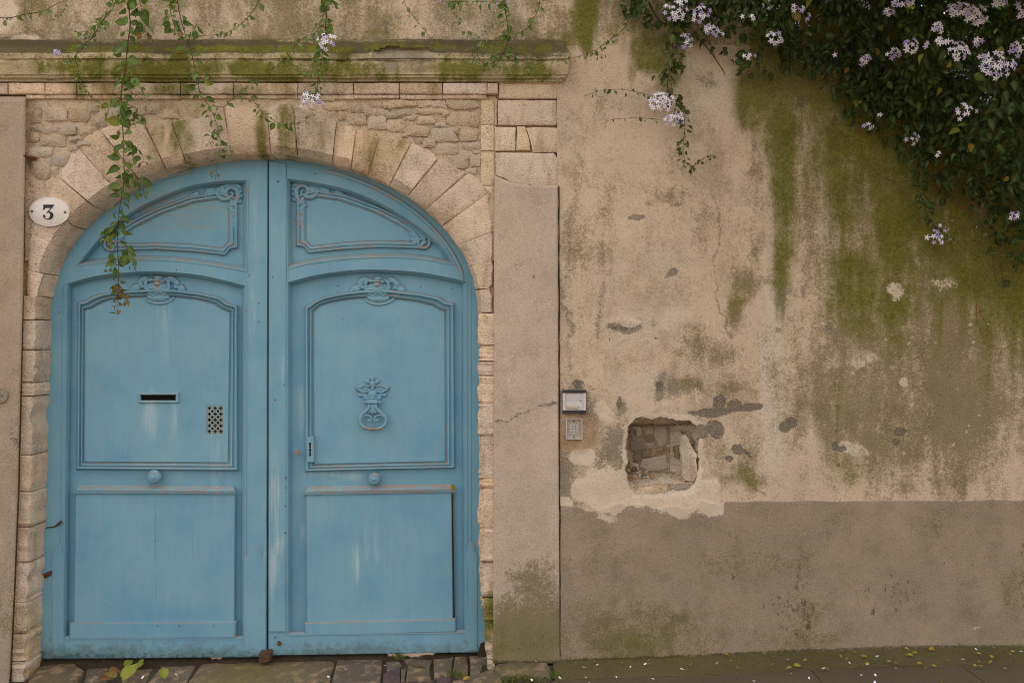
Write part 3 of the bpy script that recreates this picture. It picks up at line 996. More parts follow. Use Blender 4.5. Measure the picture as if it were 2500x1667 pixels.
    wob = lambda: (fbm(X, Y, 26, 3, 51) - .5) * 18
    Xc, Yc = X + wob(), Y + (fbm(X, Y, 26, 3, 52) - .5) * 18
    cracks = [([(1738, 480), (1762, 560), (1740, 640), (1748, 700), (1755, 760), (1768, 780), (1785, 830)], 2.2, .9), ([(1385, 570), (1440, 548), (1485, 545)], 1.8, .6), ([(1700, 520), (1720, 560), (1725, 610)], 1.8, .6),
              ([(1470, 420), (1480, 480)], 1.5, .5), ([(1640, 460), (1680, 472)], 2, .6), ([(1360, 100), (1365, 200), (1372, 330)], 1.6, .5), ([(2060, 430), (2150, 440), (2190, 470)], 2.0, .5), ([(1560, 460), (1620, 490), (1665, 500)], 1.6, .6),
              ([(100, 100), (400, 104), (640, 100), (900, 96), (1340, 96)], 2.0, .8), ([(62, -200), (63, 40), (66, 90)], 2.4, .7), ([(0, 100), (30, 90), (62, 82), (64, 70)], 3, 1.0), ([(62, 76), (90, 82), (110, 95)], 2.4, .9), ([(1365, 20), (1372, 60), (1385, 90)], 1.6, .5),
              ([(1845, 1193), (1875, 1208)], 2, .8), ([(1500, 780), (1455, 770)], 1.5, .5), ([(1595, 795), (1560, 800)], 1.5, .5), ([(1880, 552), (1900, 553)], 1.6, .4), ([(2260, 1010), (2300, 1020)], 1.8, .4), ([(1960, 850), (2010, 900), (2040, 960)], 1.5, .45)]
    for pts, w, s in cracks:
        ck = np.maximum(ck, (1 - sstep(w * .5, w * 2.2, seg_dist(Xc, Yc, pts))) * s * .8)
    A['crack'] = ck
    return A


def wall_depth(X, Y, A):
    d = (fbm(X, Y, 220, 3, 61) - .5) * .016 + (fbm(X, Y, 40, 3, 62) - .5) * .006
    d -= sstep(.3, .8, A['pale']) * .003
    d += sstep(.4, .8, A['grey']) * .0015 + sstep(.5, .8, A['dark']) * .0025
    return d


garden_wall = root('garden_wall', 'tall old garden wall with beige stained render, green moss and a broken square hole', 'wall', (1.5, .2, .03))


def build_wall():
    st = 4.0
    X, Y = np.meshgrid(np.arange(-240, 2740 + st, st), np.arange(-230, 1652, st))
    cxm, cym = X[:-1, :-1] + st / 2, Y[:-1, :-1] + st / 2
    keep = ((cxm > 1361) | (cym < 110)) & ~inside(cxm, cym, NICHE)
    # pull the verts beside the hole onto its outline
    near = np.zeros(X.shape, bool)
    hole = inside(cxm, cym, NICHE)
    tch = np.zeros(X.shape, bool)
    tch[:-1, :-1] |= hole
    tch[1:, :-1] |= hole
    tch[:-1, 1:] |= hole
    tch[1:, 1:] |= hole
    kk = np.zeros(X.shape, bool)
    kk[:-1, :-1] |= keep
    kk[1:, :-1] |= keep
    kk[:-1, 1:] |= keep
    kk[1:, 1:] |= keep
    near = tch & kk
    P = np.array(NICHE + NICHE[:1], float)
    for i, j in zip(*np.nonzero(near)):
        best, bp = 1e9, None
        for a, b_ in zip(P, P[1:]):
            t = np.clip(np.dot((X[i, j] - a[0], Y[i, j] - a[1]), b_ - a) / np.dot(b_ - a, b_ - a), 0, 1)
            q = a + t * (b_ - a)
            dd = np.hypot(X[i, j] - q[0], Y[i, j] - q[1])
            if dd < best:
                best, bp = dd, q
        X[i, j], Y[i, j] = bp
    A = wall_masks(X, Y)
    d = wall_depth(X, Y, A)
    rim = 1 - sstep(0, 14, np.where(near, 0, seg_dist(X, Y, NICHE + NICHE[:1])))
    d = d + rim * .006
    grid_mesh('render', X, Y, d, PLASTER, garden_wall, keep, A)
    # top of the wall and its far side
    mb = MB()
    z = W(0, -230).z
    box(mb, (W(-240, 0).x, .004 + .03, z - .02), (W(2740, 0).x, .42, z + .05))
    box(mb, (W(1400, 0).x, .38, -.3), (W(2740, 0).x, .42, z - .02))
    box(mb, (W(-240, 0).x, .38, W(0, 200).z), (W(1400, 0).x, .42, z - .02))
    # the wall runs on to the right past the picture
    x0, x1 = W(2739, 0).x, W(5200, 0).x
    m2 = MB()
    box(m2, (x0, .0, -.3), (x1, .40, z - .02))
    m2.build('render', PLASTER, garden_wall)
    m2 = MB()
    box(m2, (x0, -.012, -.3), (x1, -.001, W(0, 1221).z))
    m2.build('dado', DADO, garden_wall)
    box(mb, (x0, .034, z - .018), (x1, .42, z + .05))
    x2, x3 = W(-2600, 0).x, W(-239, 0).x
    m2 = MB()
    box(m2, (x2, .0, W(0, 236).z), (x3, .40, z - .02))
    m2.build('render', PLASTER, garden_wall)
    box(mb, (x2, .034, z - .018), (x3, .42, z + .05))
    mb.build('coping', make_cement('coping_cement', (140, 126, 104), (120, 108, 88), (96, 84, 66), moss=False), garden_wall)


build_wall()


def build_dado():
    st = 4.0
    xs = np.arange(1369, 2744, st)
    top = 1222 + (2130 - xs) * .004 + (fbm(xs, xs * 0, 60, 3, 71) - .5) * 6
    rag = 1236 + (fbm(xs, xs * 0, 40, 4, 72) - .5) * 46
    k = sstep(1772, 1760, xs) if False else 1 - sstep(1762, 1776, xs)
    top = top * (1 - k) + rag * k
    bot = 1650.0
    t = np.concatenate([[0, 0.004], np.linspace(.008, 1, 105)])
    X = np.repeat(xs[None], len(t), 0)
    Y = top[None] + (bot - top[None]) * t[:, None]
    Y[0] = top
    Y[1] = top + .8
    A = {}
    wx = (fbm(X, Y, 60, 4, 81) - .5) * 70
    wy = (fbm(X, Y, 60, 4, 82) - .5) * 70
    b = lambda *a, **kk: blob(X + wx, Y + wy, *a, **{'soft': .9, **kk})
    n40 = fbm(X, Y, 40, 4, 83)
    ol = .15 * n40
    for v in (b(1560, 1560, 170, 80, soft=1.2) * .75, b(1650, 1500, 60, 30) * .6, b(1500, 1560, 60, 40) * .7, b(1960, 1560, 120, 40) * .5, b(1980, 1500, 40, 50) * .55, b(1950, 1420, 30, 60) * .4, b(2050, 1260, 30, 30) * .5, b(1960, 1360, 30, 40) * .4,
              b(1760, 1380, 90, 40) * .35, b(2480, 1430, 30, 60) * .5, b(1480, 1330, 60, 120) * .25, b(2300, 1290, 60, 60) * .3, b(1900, 1380, 120, 80) * .3, b(1850, 1590, 500, 12) * .4):
        ol = np.maximum(ol, v)
    A['olive'] = ol * (.7 + .6 * n40)
    A['moss'] = np.maximum(np.maximum(b(1560, 1560, 120, 40) * .38, (1 - sstep(0, 14, 1612 - (X - 1370) * .03 - Y)) * .45), b(1655, 1510, 30, 30) * .3)
    dk = np.zeros(X.shape)
    rr = random.Random(9)
    for cx, cy, sx, sy, n in ((1920, 1480, 26, 34, 60), (1965, 1510, 12, 40, 30), (2190, 1445, 20, 20, 26), (2110, 1450, 12, 12, 10), (2330, 1370, 26, 12, 8), (2495, 1410, 5, 40, 24), (2160, 1475, 40, 20, 12), (1690, 1385, 60, 40, 6)):
        for _ in range(n):
            x, y = rr.gauss(cx, sx), rr.gauss(cy, sy)
            dk = np.maximum(dk, blob(X, Y, x, y, rr.uniform(1.5, 4), rr.uniform(3, 9), 0, .9) * rr.uniform(.35, .8))
    dk = np.maximum(dk, b(1945, 1400, 12, 50) * .4)
    A['dark'] = np.maximum(dk, (1 - sstep(0, 7, 1616 - np.interp(X, [1366, 1653, 1938, 2185, 2500], [4, 15, 29, 38, 41]) - Y)) * .7)
    pa = np.zeros(X.shape)
    e = (fbm(X, Y, 22, 4, 84) - .5) * 30
    low = (1 - sstep(-14, 14, Y - np.interp(X, [1370, 1425, 1440, 1500, 1530, 1580, 1630, 1670, 1700, 1730, 1765, 1775], [1200, 1210, 1250, 1262, 1236, 1238, 1250, 1262, 1240, 1258, 1250, 1200]) - e))
    pa = np.maximum(low * .95, b(1465, 1258, 36, 12) * .7)
    A['pale'] = np.maximum(pa, blob(X, Y, 2385, 1532, 10, 4, -10) * .7)
    A['crack'] = np.zeros(X.shape)
    d = -.012 + (fbm(X, Y, 200, 3, 85) - .5) * .008 + (fbm(X, Y, 40, 3, 86) - .5) * .003
    d[0] = .012
    return grid_mesh('dado', X, Y, d, DADO, garden_wall, None, A)


build_dado()

# ---------------------------------------------------------------- the broken niche
NICHE_BACK = [(1500, 1036), (1632, 1034), (1636, 1156), (1500, 1156)]


def build_niche():
    n = len(NICHE)
    P = [Vector(p) for p in NICHE]
    c = Vector((1600, 1105))

    def squash(p, t):
        """outline at depth fraction t: towards the back rectangle"""
        tx = min(max(p.x, 1508), 1634) if p.x < 1600 else min(p.x, 1634 + (1 - t) * 70)
        ty = min(max(p.y, 1034), 1154 + (1 - t) * 22)
        return Vector((p.x + (tx - p.x) * min(1, t * 1.3), p.y + (ty - p.y) * min(1, t * 2.2)))
    rows = []
    rr = random.Random(3)
    fine = []
    for a, b_ in zip(P, P[1:] + P[:1]):
        fine += [a, a.lerp(b_, .5)]
    for t, y in ((0, .002), (.05, .010), (.12, .024), (.22, .045), (.35, .07), (.48, .095), (.6, .115), (.75, .14), (.88, .16), (1, .18)):
        ring = []
        for p in fine:
            q = squash(p, t)
            j = 3.0 if 0 < t < 1 else 0
            ring.append(W(q.x + rr.uniform(-j, j), q.y + rr.uniform(-j, j), y + (rr.uniform(-.009, .009) if t > .1 else 0)))
        rows.append(ring)
    mb = MB()
    mb.grid(rows, True)
    last = len(mb.v) - len(fine)
    mb.f.append(tuple(range(last, len(mb.v))))
    mb.m.append(0)
    pl = make_stone('broken_niche_plaster', (224, 208, 188), (204, 187, 168), (232, 216, 194), (), 44.0, .2)
    mb.build('niche_lining', pl, garden_wall, 60, fix=False)
    # stones laid bare in the back of the hole
    NS = make_stone('niche_stone', (146, 130, 112), (124, 111, 98), (160, 140, 118), (), 55.0, .6)
    NP = make_stone('niche_old_plaster', (190, 174, 156), (168, 152, 136), (200, 182, 160), (), 57.0, .4)
    z = lambda q: [(1340 + a / 3.734, 880 + b_ / 3.734) for a, b_ in q]
    # rough rubble backing, grey brown
    X, Y = np.meshgrid(np.arange(1512, 1636, 3.0), np.arange(1030, 1160, 3.0))
    d = .184 - fbm(X, Y, 26, 3, 321) * .020 - fbm(X, Y, 9, 2, 322) * .008
    grid_mesh('niche_back', X, Y, d, make_stone('niche_rubble_mortar', (168, 150, 132), (140, 124, 108), (180, 160, 138), (), 47.0, .2), garden_wall)
    for poly, mat, y in ((z([(720, 600), (780, 590), (790, 700), (735, 735)]), NS, .160), (z([(745, 730), (840, 735), (890, 800), (800, 840), (740, 800)]), NS, .154), (z([(850, 830), (960, 800), (1070, 770), (1080, 810), (950, 875), (860, 880)]), NS, .150),
                         (z([(780, 850), (840, 850), (850, 910), (800, 925), (770, 880)]), NS, .156), (z([(875, 690), (920, 670), (965, 690), (950, 740), (890, 735)]), NS, .160), (z([(970, 600), (1070, 590), (1075, 760), (1000, 770), (960, 680)]), NP, .163),
                         (z([(850, 600), (955, 600), (950, 670), (880, 680)]), NP, .165), (z([(850, 900), (1075, 850), (1080, 990), (900, 1010), (830, 960)]), NP, .161), (z([(730, 590), (840, 600), (850, 660), (800, 690), (790, 640)]), NP, .157),
                         (z([(860, 760), (960, 750), (940, 800), (890, 790)]), NP, .165), (z([(740, 900), (770, 930), (820, 950), (820, 1010), (740, 1000)]), NP, .160)):
        stone_face('niche_stone', poly, mat, garden_wall, y, .18, 2.2, .010, 1.8, 9)
    # pale broken masonry standing along the right cheek, and the sill course below
    PALE = make_stone('pale_broken_masonry', (240, 226, 208), (222, 206, 188), (246, 232, 212), (), 49.0, .3)
    stone_face('niche_stone', z([(1200, 700), (1245, 672), (1300, 760), (1340, 850), (1350, 1030), (1325, 1105), (1225, 1095), (1206, 900)]), PALE, garden_wall, .050, .15, 2.2, .014, 2.4, 8, -.0021)
    stone_face('niche_stone', z([(1212, 650), (1285, 690), (1325, 770), (1290, 770), (1240, 700)]), NS, garden_wall, .06, .15, 2.0, .010, 2.2, 8, -.0018)
    stone_face('niche_stone', z([(1140, 790), (1200, 770), (1195, 900), (1150, 880)]), NS, garden_wall, .115, .16, 2, .006, 1.5, 8)
    stone_face('niche_stone', z([(815, 1150), (1080, 1140), (1085, 1210), (830, 1230)]), QUOIN, garden_wall, .006, .06, 2.5, .010, 2.6, 9)
    stone_face('niche_stone', z([(1100, 1140), (1290, 1130), (1320, 1150), (1250, 1200), (1105, 1200)]), NP, garden_wall, .010, .06, 2.5, .012, 3.0, 8)


def stone_face(name, poly, mat, parent, y0, y1, bev=3.0, dome=.006, jit=1.0, seg=16, slope=0.0):
    """a stone cut to a pixel outline: rounded arris, slightly domed and uneven face at depth y0, sides back to y1"""
    pts = resample([Vector(p[:2]) for p in poly], seg, True)
    rr = random.Random(int(poly[0][0] * 13 + poly[0][1] * 7))
    pts = [p + Vector((rr.uniform(-jit, jit), rr.uniform(-jit, jit))) for p in pts]
    c = Vector((sum(p.x for p in pts) / len(pts), sum(p.y for p in pts) / len(pts)))
    tx, ty = rr.uniform(-1, 1) * dome * .008, rr.uniform(-1, 1) * dome * .008
    tx += slope
    dep = lambda q: tx * (q.x - c.x) + ty * (q.y - c.y)
    mb = MB()
    ins = offset_poly([tuple(p) for p in pts], bev)
    rows = [[WS(p.x, p.y, y1, y0) for p in pts], [W(p.x, p.y, y0 + bev * .0016 + dep(p)) for p in pts], [W(p.x, p.y, y0 + dep(p) + rr.uniform(0, dome * .25)) for p in ins],
            [W(c.x + (p.x - c.x) * .55, c.y + (p.y - c.y) * .55, y0 - dome * .4 + dep(p) + rr.uniform(-.2, .2) * dome) for p in ins]]
    mb.grid(rows, True)
    n = len(pts)
    mb.add([W(c.x, c.y, y0 - dome * .5)], [])
    for k in range(n):
        mb.f.append((3 * n + k, 3 * n + (k + 1) % n, 4 * n))
        mb.m.append(0)
    return mb.build(name, mat, parent, 48)


build_niche()

# ================================================================ the stone gateway
gateway = root('stone_gateway', 'stone arch surround with pale voussoirs, rubble corners and mossy cornice round the blue gate', 'gateway', (-1.4, .2, -.03))
EA, EB, ECX, ECY = 536.0, 383.0, 630.0, 760.0              # the arch's front arris, photo pixels


def arch(th, grow=0.0):
    return Vector((ECX + (EA + grow) * math.cos(th), ECY - (EB + grow) * math.sin(th)))


JOINTS = [((66, 742), (95, 722)), ((68, 659), (143, 674)), ((70, 567), (170, 611)), ((98, 486), (205, 564)), ((141, 433), (250, 519)), ((185, 354), (300, 480)), ((246, 318), (345, 443)), ((354, 307), (411, 421)), ((420, 298), (459, 405)), ((547, 262), (566, 390)),
          ((651, 268), (661, 389)), ((717, 258), (725, 389)), ((822, 297), (814, 392)), ((870, 309), (859, 410)), ((927, 328), (903, 418)), ((1004, 352), (961, 443)), ((1071, 386), (1010, 469)), ((1144, 421), (1056, 503)), ((1192, 472), (1098, 544)),
          ((1203, 561), (1131, 595)), ((1203, 631), (1151, 648)), ((1203, 704), (1168, 707)), ((1203, 765), (1171, 765))]
TOPMID = {8: (478, 290), 6: (300, 300), 9: (600, 258), 10: (684, 256), 11: (775, 272), 15: (1040, 362), 17: (1170, 440), 3: (112, 444), 5: (215, 328)}


def theta(p):
    return math.atan2((ECY - p[1]) / EB, (p[0] - ECX) / EA)


def build_voussoirs():
    rr = random.Random(21)
    opened = [rr.random() < .45 for _ in JOINTS]
    for i, (ja, jb) in enumerate(zip(JOINTS, JOINTS[1:])):
        ta, tb = theta(ja[1]), theta(jb[1])
        oa, ob = Vector(ja[0]), Vector(jb[0])
        tm = TOPMID.get(i)
        proud = rr.uniform(-.006, .006)
        tl = rr.uniform(-.006, .006)
        chip = [rr.random() < .4 for _ in range(4)]
        ch = 24 if 0 < i < 20 else 9
        ch *= rr.uniform(.85, 1.15)
        if i in (0,):
            ch = 6
        secs = []
        for s in (0.0, .05, .3, .55, .8, .95, 1.0):
            g = .5 / max(30, (ob - oa).length)
            u = g + s * (1 - 2 * g)
            th = ta + (tb - ta) * u
            o = oa.lerp(ob, u)
            if tm:
                m = Vector(tm) - (oa + ob) / 2
                o = o + m * (1 - (2 * u - 1) ** 2)
            o += Vector((rr.uniform(-2.5, 2.5), rr.uniform(-2.5, 2.5)))
            inn = arch(th) + Vector((rr.uniform(-1.6, 1.6), rr.uniform(-1.6, 1.6)))
            ax = (o - inn)
            L = max(ax.length, 12)
            ax.normalize()
            e = 0.0
            if s in (0.0, 1.0):
                e = rr.uniform(.005, .010) if opened[i + int(s)] else rr.uniform(.0008, .0025)
            y = proud + tl * (2 * u - 1)
            jj = rr.uniform(-.0015, .0015)
            cw = min(ch, L * .4)
            mid = inn + ax * (cw + (L - cw) * .5)
            rim = .012
            if s in (0, .05, .95, 1.0) and chip[0 if s < .5 else 1]:
                o = o - ax * rr.uniform(3, 8)
                rim = rr.uniform(.012, .024)
            if s in (0, 1.0) and chip[2 if s < .5 else 3]:
                cw += rr.uniform(2, 6)
            secs.append([WS(o.x, o.y, .10), W(o.x, o.y, y + rim + e), W(*(o - ax * 3.5), y + e + jj), W(mid.x, mid.y, y - .004 + e + jj), W(*(inn + ax * cw), y + e), W(*(inn + ax * 2.5), y + .040 + e), W(inn.x, inn.y, y + .048 + e), WS(inn.x, inn.y, .11), WS(inn.x, inn.y, .20 - e)])
        mb = MB()
        mb.grid(secs)
        n = len(secs[0])
        mb.f.append(tuple(range(n)))
        mb.f.append(tuple(range(len(mb.v) - n, len(mb.v))))
        mb.m += [0, 0]
        mb.build('voussoir', STONE, gateway, 42)


build_voussoirs()


def interp(y, tab):
    for (y0, x0), (y1, x1) in zip(tab, tab[1:]):
        if y <= y1:
            return x0 + (x1 - x0) * max(0, (y - y0)) / (y1 - y0)
    return tab[-1][1]


L_OUT = [(700, 61), (1000, 55), (1200, 50), (1400, 42), (1600, 33), (1720, 28)]      # where the left jamb leaves the pilaster
L_IN = [(700, 93), (800, 91), (1000, 85), (1200, 79), (1400, 73), (1600, 64), (1720, 60)]
R_IN = [(760, 1167), (1000, 1168), (1200, 1168), (1300, 1170), (1450, 1174), (1500, 1180), (1560, 1186), (1640, 1192)]
R_OUT = [(760, 1206), (1640, 1206)]


def build_jambs():
    rr = random.Random(31)
    for side, ys, tin, tout in (('l', [722, 781, 854, 933, 967, 1110, 1199, 1286, 1373, 1470, 1545, 1615, 1720], L_IN, L_OUT), ('r', [765, 843, 882, 917, 986, 1062, 1163, 1190, 1284, 1371, 1458, 1520, 1600, 1640], R_IN, R_OUT)):
        for y0, y1 in zip(ys, ys[1:]):
            proud, bulge = rr.uniform(-.008, .006), rr.uniform(-2.0, 2.5)
            rough = 3.4 if y0 > 1180 else 1.8
            secs = []
            sg = 1 if side == 'l' else -1
            lean = rr.uniform(-2.5, 2.5)
            for s in (0, .05, .14, .26, .4, .54, .68, .8, .9, .96, 1):
                y = y0 + .9 + s * (y1 - y0 - 1.8) + (lean * (s - .5) if side == 'r' else 0)
                e = rr.uniform(.002, .006) if s in (0, 1) else 0
                ch = rr.random() < .16
                xi = interp(y, tin) + (bulge * math.sin(math.pi * s) + rr.uniform(-rough, rough) * .8 + lean * (s - .5)) * sg - sg * ((2.5 if e else 0) + (rr.uniform(2, 5) if ch else 0))
                xo = interp(y, tout) - (2 if side == 'l' else -2)
                f = proud + e + rr.uniform(-.0022, .0022) * rough
                back = .21
                bv = (4 if side == 'l' else 7) * rr.uniform(.7, 1.5)
                secs.append([WS(xo, y, .10), W(xo, y, f), W(xo + (xi - xo) * .45, y, f - .003 + rr.uniform(-.002, .002) * rough), W(xi - sg * bv, y, f), W(xi, y, f + .014 + (.012 if ch else 0)), WS(xi + sg * rr.uniform(-1, 1.5) * rough * .5, y, .06), WS(xi + sg * rr.uniform(-1, 1.5) * rough * .5, y, .12), WS(xi, y, back)])
            mb = MB()
            mb.grid(secs)
            n = len(secs[0])
            mb.f += [tuple(range(n)), tuple(range(len(mb.v) - n, len(mb.v)))]
            mb.m += [0, 0]
            mb.build('jamb_stone', STONE, gateway, 45)


build_jambs()

# mortar bed behind the stones, cut round the opening
op = [(108, 1700)] + [(108, 760)] + [tuple(arch(math.pi - math.pi * k / 40, 14)) for k in range(41)] + [(1176, 760), (1186, 1560), (1196, 1700)]
op[0], op[1] = (70, 1700), (86, 760)
mo = MB()
plate(mo, [(-240, 1716), (-240, 96), (1376, 96), (1376, 1716), (1215, 1716)] + op[::-1] + [(40, 1716)], (), .035, .33)
mo.build('mortar_core', MORTAR, gateway)


def build_mortar():
    """the rough bedding mortar of the rubble corners, standing almost flush with the stones"""
    X, Y = np.meshgrid(np.arange(62, 1212, 4.0), np.arange(236, 640, 4.0))
    cx, cy = X[:-1, :-1] + 2, Y[:-1, :-1] + 2
    u = ((cx - ECX) / (EA + 42)) ** 2 + ((cy - ECY) / (EB + 42)) ** 2
    d = .027 - fbm(X, Y, 34, 3, 301) * .016 - fbm(X, Y, 11, 3, 302) * .012
    grid_mesh('bedding_mortar', X, Y, d, MORTAR, gateway, u > 1)


build_mortar()


def c1(q):
    return [(a / 3.357, b / 3.357) for a, b in q]


def c2(q):
    return [(650 + a / 3.136, b / 3.136) for a, b in q]


def rubble_poly(cx, cy, rx, ry, rr):
    """an angular stone: a battered block with some corners knocked off"""
    out = []
    for sx, sy in ((-1, -1), (1, -1), (1, 1), (-1, 1)):
        x, y = cx + sx * rx * rr.uniform(.82, 1.1), cy + sy * ry * rr.uniform(.78, 1.1)
        if rr.random() < .6:
            k = rr.uniform(.2, .5)
            a, b_ = (x - sx * rx * k, y), (x, y - sy * ry * k)
            out += [a, b_] if sx * sy < 0 else [b_, a]
        else:
            out.append((x, y))
        if rr.random() < .4:
            nx = (sx, sy)
    if rr.random() < .5:
        out.append((cx - rx * rr.uniform(.95, 1.12), cy + ry * rr.uniform(-.3, .3)))
    return out


def build_rubble():
    rr = random.Random(41)
    left = [(295, 945, 42, 66), (450, 935, 96, 54), (652, 940, 90, 60), (815, 1000, 64, 40), (930, 930, 60, 60), (300, 1052, 44, 26), (415, 1060, 76, 32), (564, 1072, 68, 38), (720, 1075, 72, 42), (880, 1090, 70, 40), (440, 1155, 112, 46), (330, 1245, 104, 46),
            (485, 1315, 76, 44), (326, 1390, 84, 70), (620, 1140, 50, 22), (690, 1175, 60, 24), (285, 1125, 36, 40), (600, 1215, 40, 30), (268, 1310, 24, 40), (440, 1400, 40, 40), (262, 1500, 26, 34), (1010, 1010, 40, 40), (1120, 900, 70, 36), (1260, 900, 60, 34), (1400, 930, 60, 40),
            (770, 900, 34, 34), (1050, 890, 40, 30)]
    right = [(530, 812, 98, 34), (690, 830, 50, 38), (797, 858, 52, 26), (582, 888, 38, 34), (694, 912, 74, 46), (846, 942, 72, 52), (996, 960, 72, 48), (1160, 1000, 84, 48), (1050, 795, 110, 26), (1270, 800, 110, 30), (1510, 800, 128, 38), (1265, 850, 122, 22), (1515, 908, 124, 62),
             (1225, 920, 66, 34), (1360, 1035, 100, 54), (1555, 1034, 74, 46), (1390, 1146, 90, 44), (1250, 1098, 50, 34), (1565, 1116, 74, 34), (1595, 1230, 44, 50), (1490, 1240, 60, 46), (890, 870, 44, 30), (960, 880, 40, 24), (1060, 870, 60, 26), (1100, 905, 50, 20), (1330, 960, 46, 22),
             (1450, 1000, 30, 30), (840, 800, 50, 26), (930, 805, 40, 26), (1180, 1080, 30, 26), (1440, 1290, 30, 30), (1570, 1310, 44, 24), (1610, 1170, 28, 20), (470, 770, 60, 14), (1380, 870, 30, 24), (1060, 1040, 24, 20)]
    for lst, f in ((left, c1), (right, c2)):
        for cx, cy, rx, ry in lst:
            poly = f(rubble_poly(cx, cy, rx, ry, rr))
            stone_face('rubble_stone', poly, RUBBLE, gateway, rr.uniform(-.006, .005), .04, rr.uniform(1.4, 2.8), rr.uniform(.006, .014), 1.5, 9)


build_rubble()


def rect(x0, y0, x1, y1, g=1.4):
    return [(x0 + g, y0 + g), (x1 - g, y0 + g), (x1 - g, y1 - g), (x0 + g, y1 - g)]


def build_ashlar():
    q = lambda a, m=QUOIN, y0=.002, **k: stone_face('ashlar_block', a, m, gateway, y0, .05, 2.4, .004, .9, 22, **k)
    for a in ((1645, 762, 1745, 955), (1640, 960, 1745, 1155), (1640, 1165, 1745, 1420)):
        q(c2(rect(*a, 3)), y0=.004)
    q(c2(rect(1747, 762, 1768, 958, 2)), y0=.008)
    for a in ((1778, 640, 2228, 758), (1770, 765, 2228, 962), (1750, 970, 1912, 1158)):
        q(c2(rect(*a, 4)), y0=-.004)
    q(c2([(1918, 972), (1982, 972), (2012, 1062), (2022, 1150), (1918, 1152)]), y0=0)
    q(c2([(1990, 978), (2226, 978), (2226, 1165), (2040, 1165), (2020, 1080)]), y0=-.004)
    q(c2([(1755, 1172), (2200, 1172), (2226, 1215), (2228, 1418), (2090, 1420), (1890, 1408), (1830, 1370), (1757, 1345)]), y0=-.006)
    q(c2([(1640, 1425), (1742, 1425), (1742, 1540), (1700, 1470)]), y0=.01)
    # frieze under the cornice, with a thin fillet course
    xs = [-560, -400, -240, -120, 20, 110, 188, 322, 441, 570, 727, 864, 975, 1081, 1189, 1216]
    rr = random.Random(51)
    for a, b in zip(xs, xs[1:]):
        y = rr.uniform(-.024, -.016)
        stone_face('frieze_stone', rect(a, 202, b, 230.5, 1.2), STONE, gateway, y, .04, 2, .003, .7, 24)
        if 60 < b < 1216:
            stone_face('fillet_stone', rect(max(a, 64), 231, b, 241 + rr.uniform(-1, 3), .8), STONE, gateway, y + .014, .04, 1.5, .002, .6, 24)
    stone_face('frieze_stone', rect(1218, 202, 1364, 204.5, .2), QUOIN, gateway, -.01, .04, .5, .001, .3, 40)


build_ashlar()


def build_cornice():
    """moulded blocks: steep weathering, nosing, hollow, fillets; each block between two joints is one part"""
    prof = [(97, .0), (99, -.062), (103, -.069), (108, -.078), (113, -.088), (118, -.099), (123, -.113), (128, -.128), (132, -.140), (135, -.144), (143, -.144), (146, -.126), (149, -.122), (152, -.128), (160, -.124), (170, -.116), (178, -.108), (182, -.107), (184, -.090), (190, -.088), (192, -.055), (199, -.048), (203, .02)]
    joints = [-240, 246, 412, 660, 913, 1060, 1100, 1392]
    joints = [-1400, -240, 246, 660, 913, 1062, 1392]
    for a, b in zip(joints, joints[1:]):
        xs = np.concatenate([[a + .1, a + 2], np.arange(a + 8, b - 7, 7.0 if b > 0 else 30.0), [b - 2, b - .1]])
        rows, At = [], {'dark': [], 'pale': [], 'black': []}
        for x in xs:
            row = []
            for i, (py, dy) in enumerate(prof):
                xx, yy = x, py
                d = dy * .52
                n1 = float(fbm(np.array([x * 1.0]), np.array([py * 2.0]), 16, 3, 91)[0])
                n2 = float(fbm(np.array([x * 1.0]), np.array([py * .5]), 70, 3, 92)[0])
                pale = 0.0
                yy += (n2 - .5) * 3.0 + (n1 - .5) * 1.6
                cz = float(fbm(np.array([x * 1.0]), np.array([0.0]), 24, 3, 95)[0])
                if 128 <= py <= 147 and cz > .60:                        # chips out of the nosing
                    d += .10 * (cz - .60) * (1 - abs(py - 138) / 14)
                if 902 < x < 1068:                                        # nosing broken off
                    k = min(1, (x - 902) / 16, (1068 - x) / 40)
                    w_ = float(fbm(np.array([x * 1.0]), np.array([5.0]), 40, 3, 96)[0])
                    if 134 - 26 * w_ * k < py < 147:
                        d += .035 * k * (.5 + w_)
                        pale = min(1, .55 + .6 * w_) * min(1, k * 3)
                    elif 152 <= py <= 180 and x > 935:
                        d += .016 * w_
                        pale = .9 * w_ * k
                d += (n1 - .5) * .009 + (n2 - .5) * .007
                if x in (xs[0], xs[-1]):
                    d += .0025
                if b == 1392:                                             # mitred return at the right end
                    lim = 1364 - dy * 200
                    if xx > lim:
                        xx = lim
                row.append(W(xx, yy, d))
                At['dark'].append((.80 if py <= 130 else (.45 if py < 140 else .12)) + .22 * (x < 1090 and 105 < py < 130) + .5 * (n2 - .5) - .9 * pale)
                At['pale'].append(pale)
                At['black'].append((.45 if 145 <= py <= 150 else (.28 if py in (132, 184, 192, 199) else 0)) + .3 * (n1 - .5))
            rows.append(row)
        if b == 1392:
            rows.append([W(1364 - dy * 200, py, .02) for py, dy in prof])
            for k_ in At:
                At[k_] += [0.2] * len(prof)
        mb = MB()
        mb.grid(rows, **At)
        n = len(prof)
        if b != 1392:
            mb.f.append(tuple(range(len(mb.v) - n, len(mb.v))))
            mb.m.append(0)
        mb.f.append(tuple(range(n)))
        mb.m.append(0)
        mb.build('cornice_block', CORNICE, gateway, 40)


build_cornice()


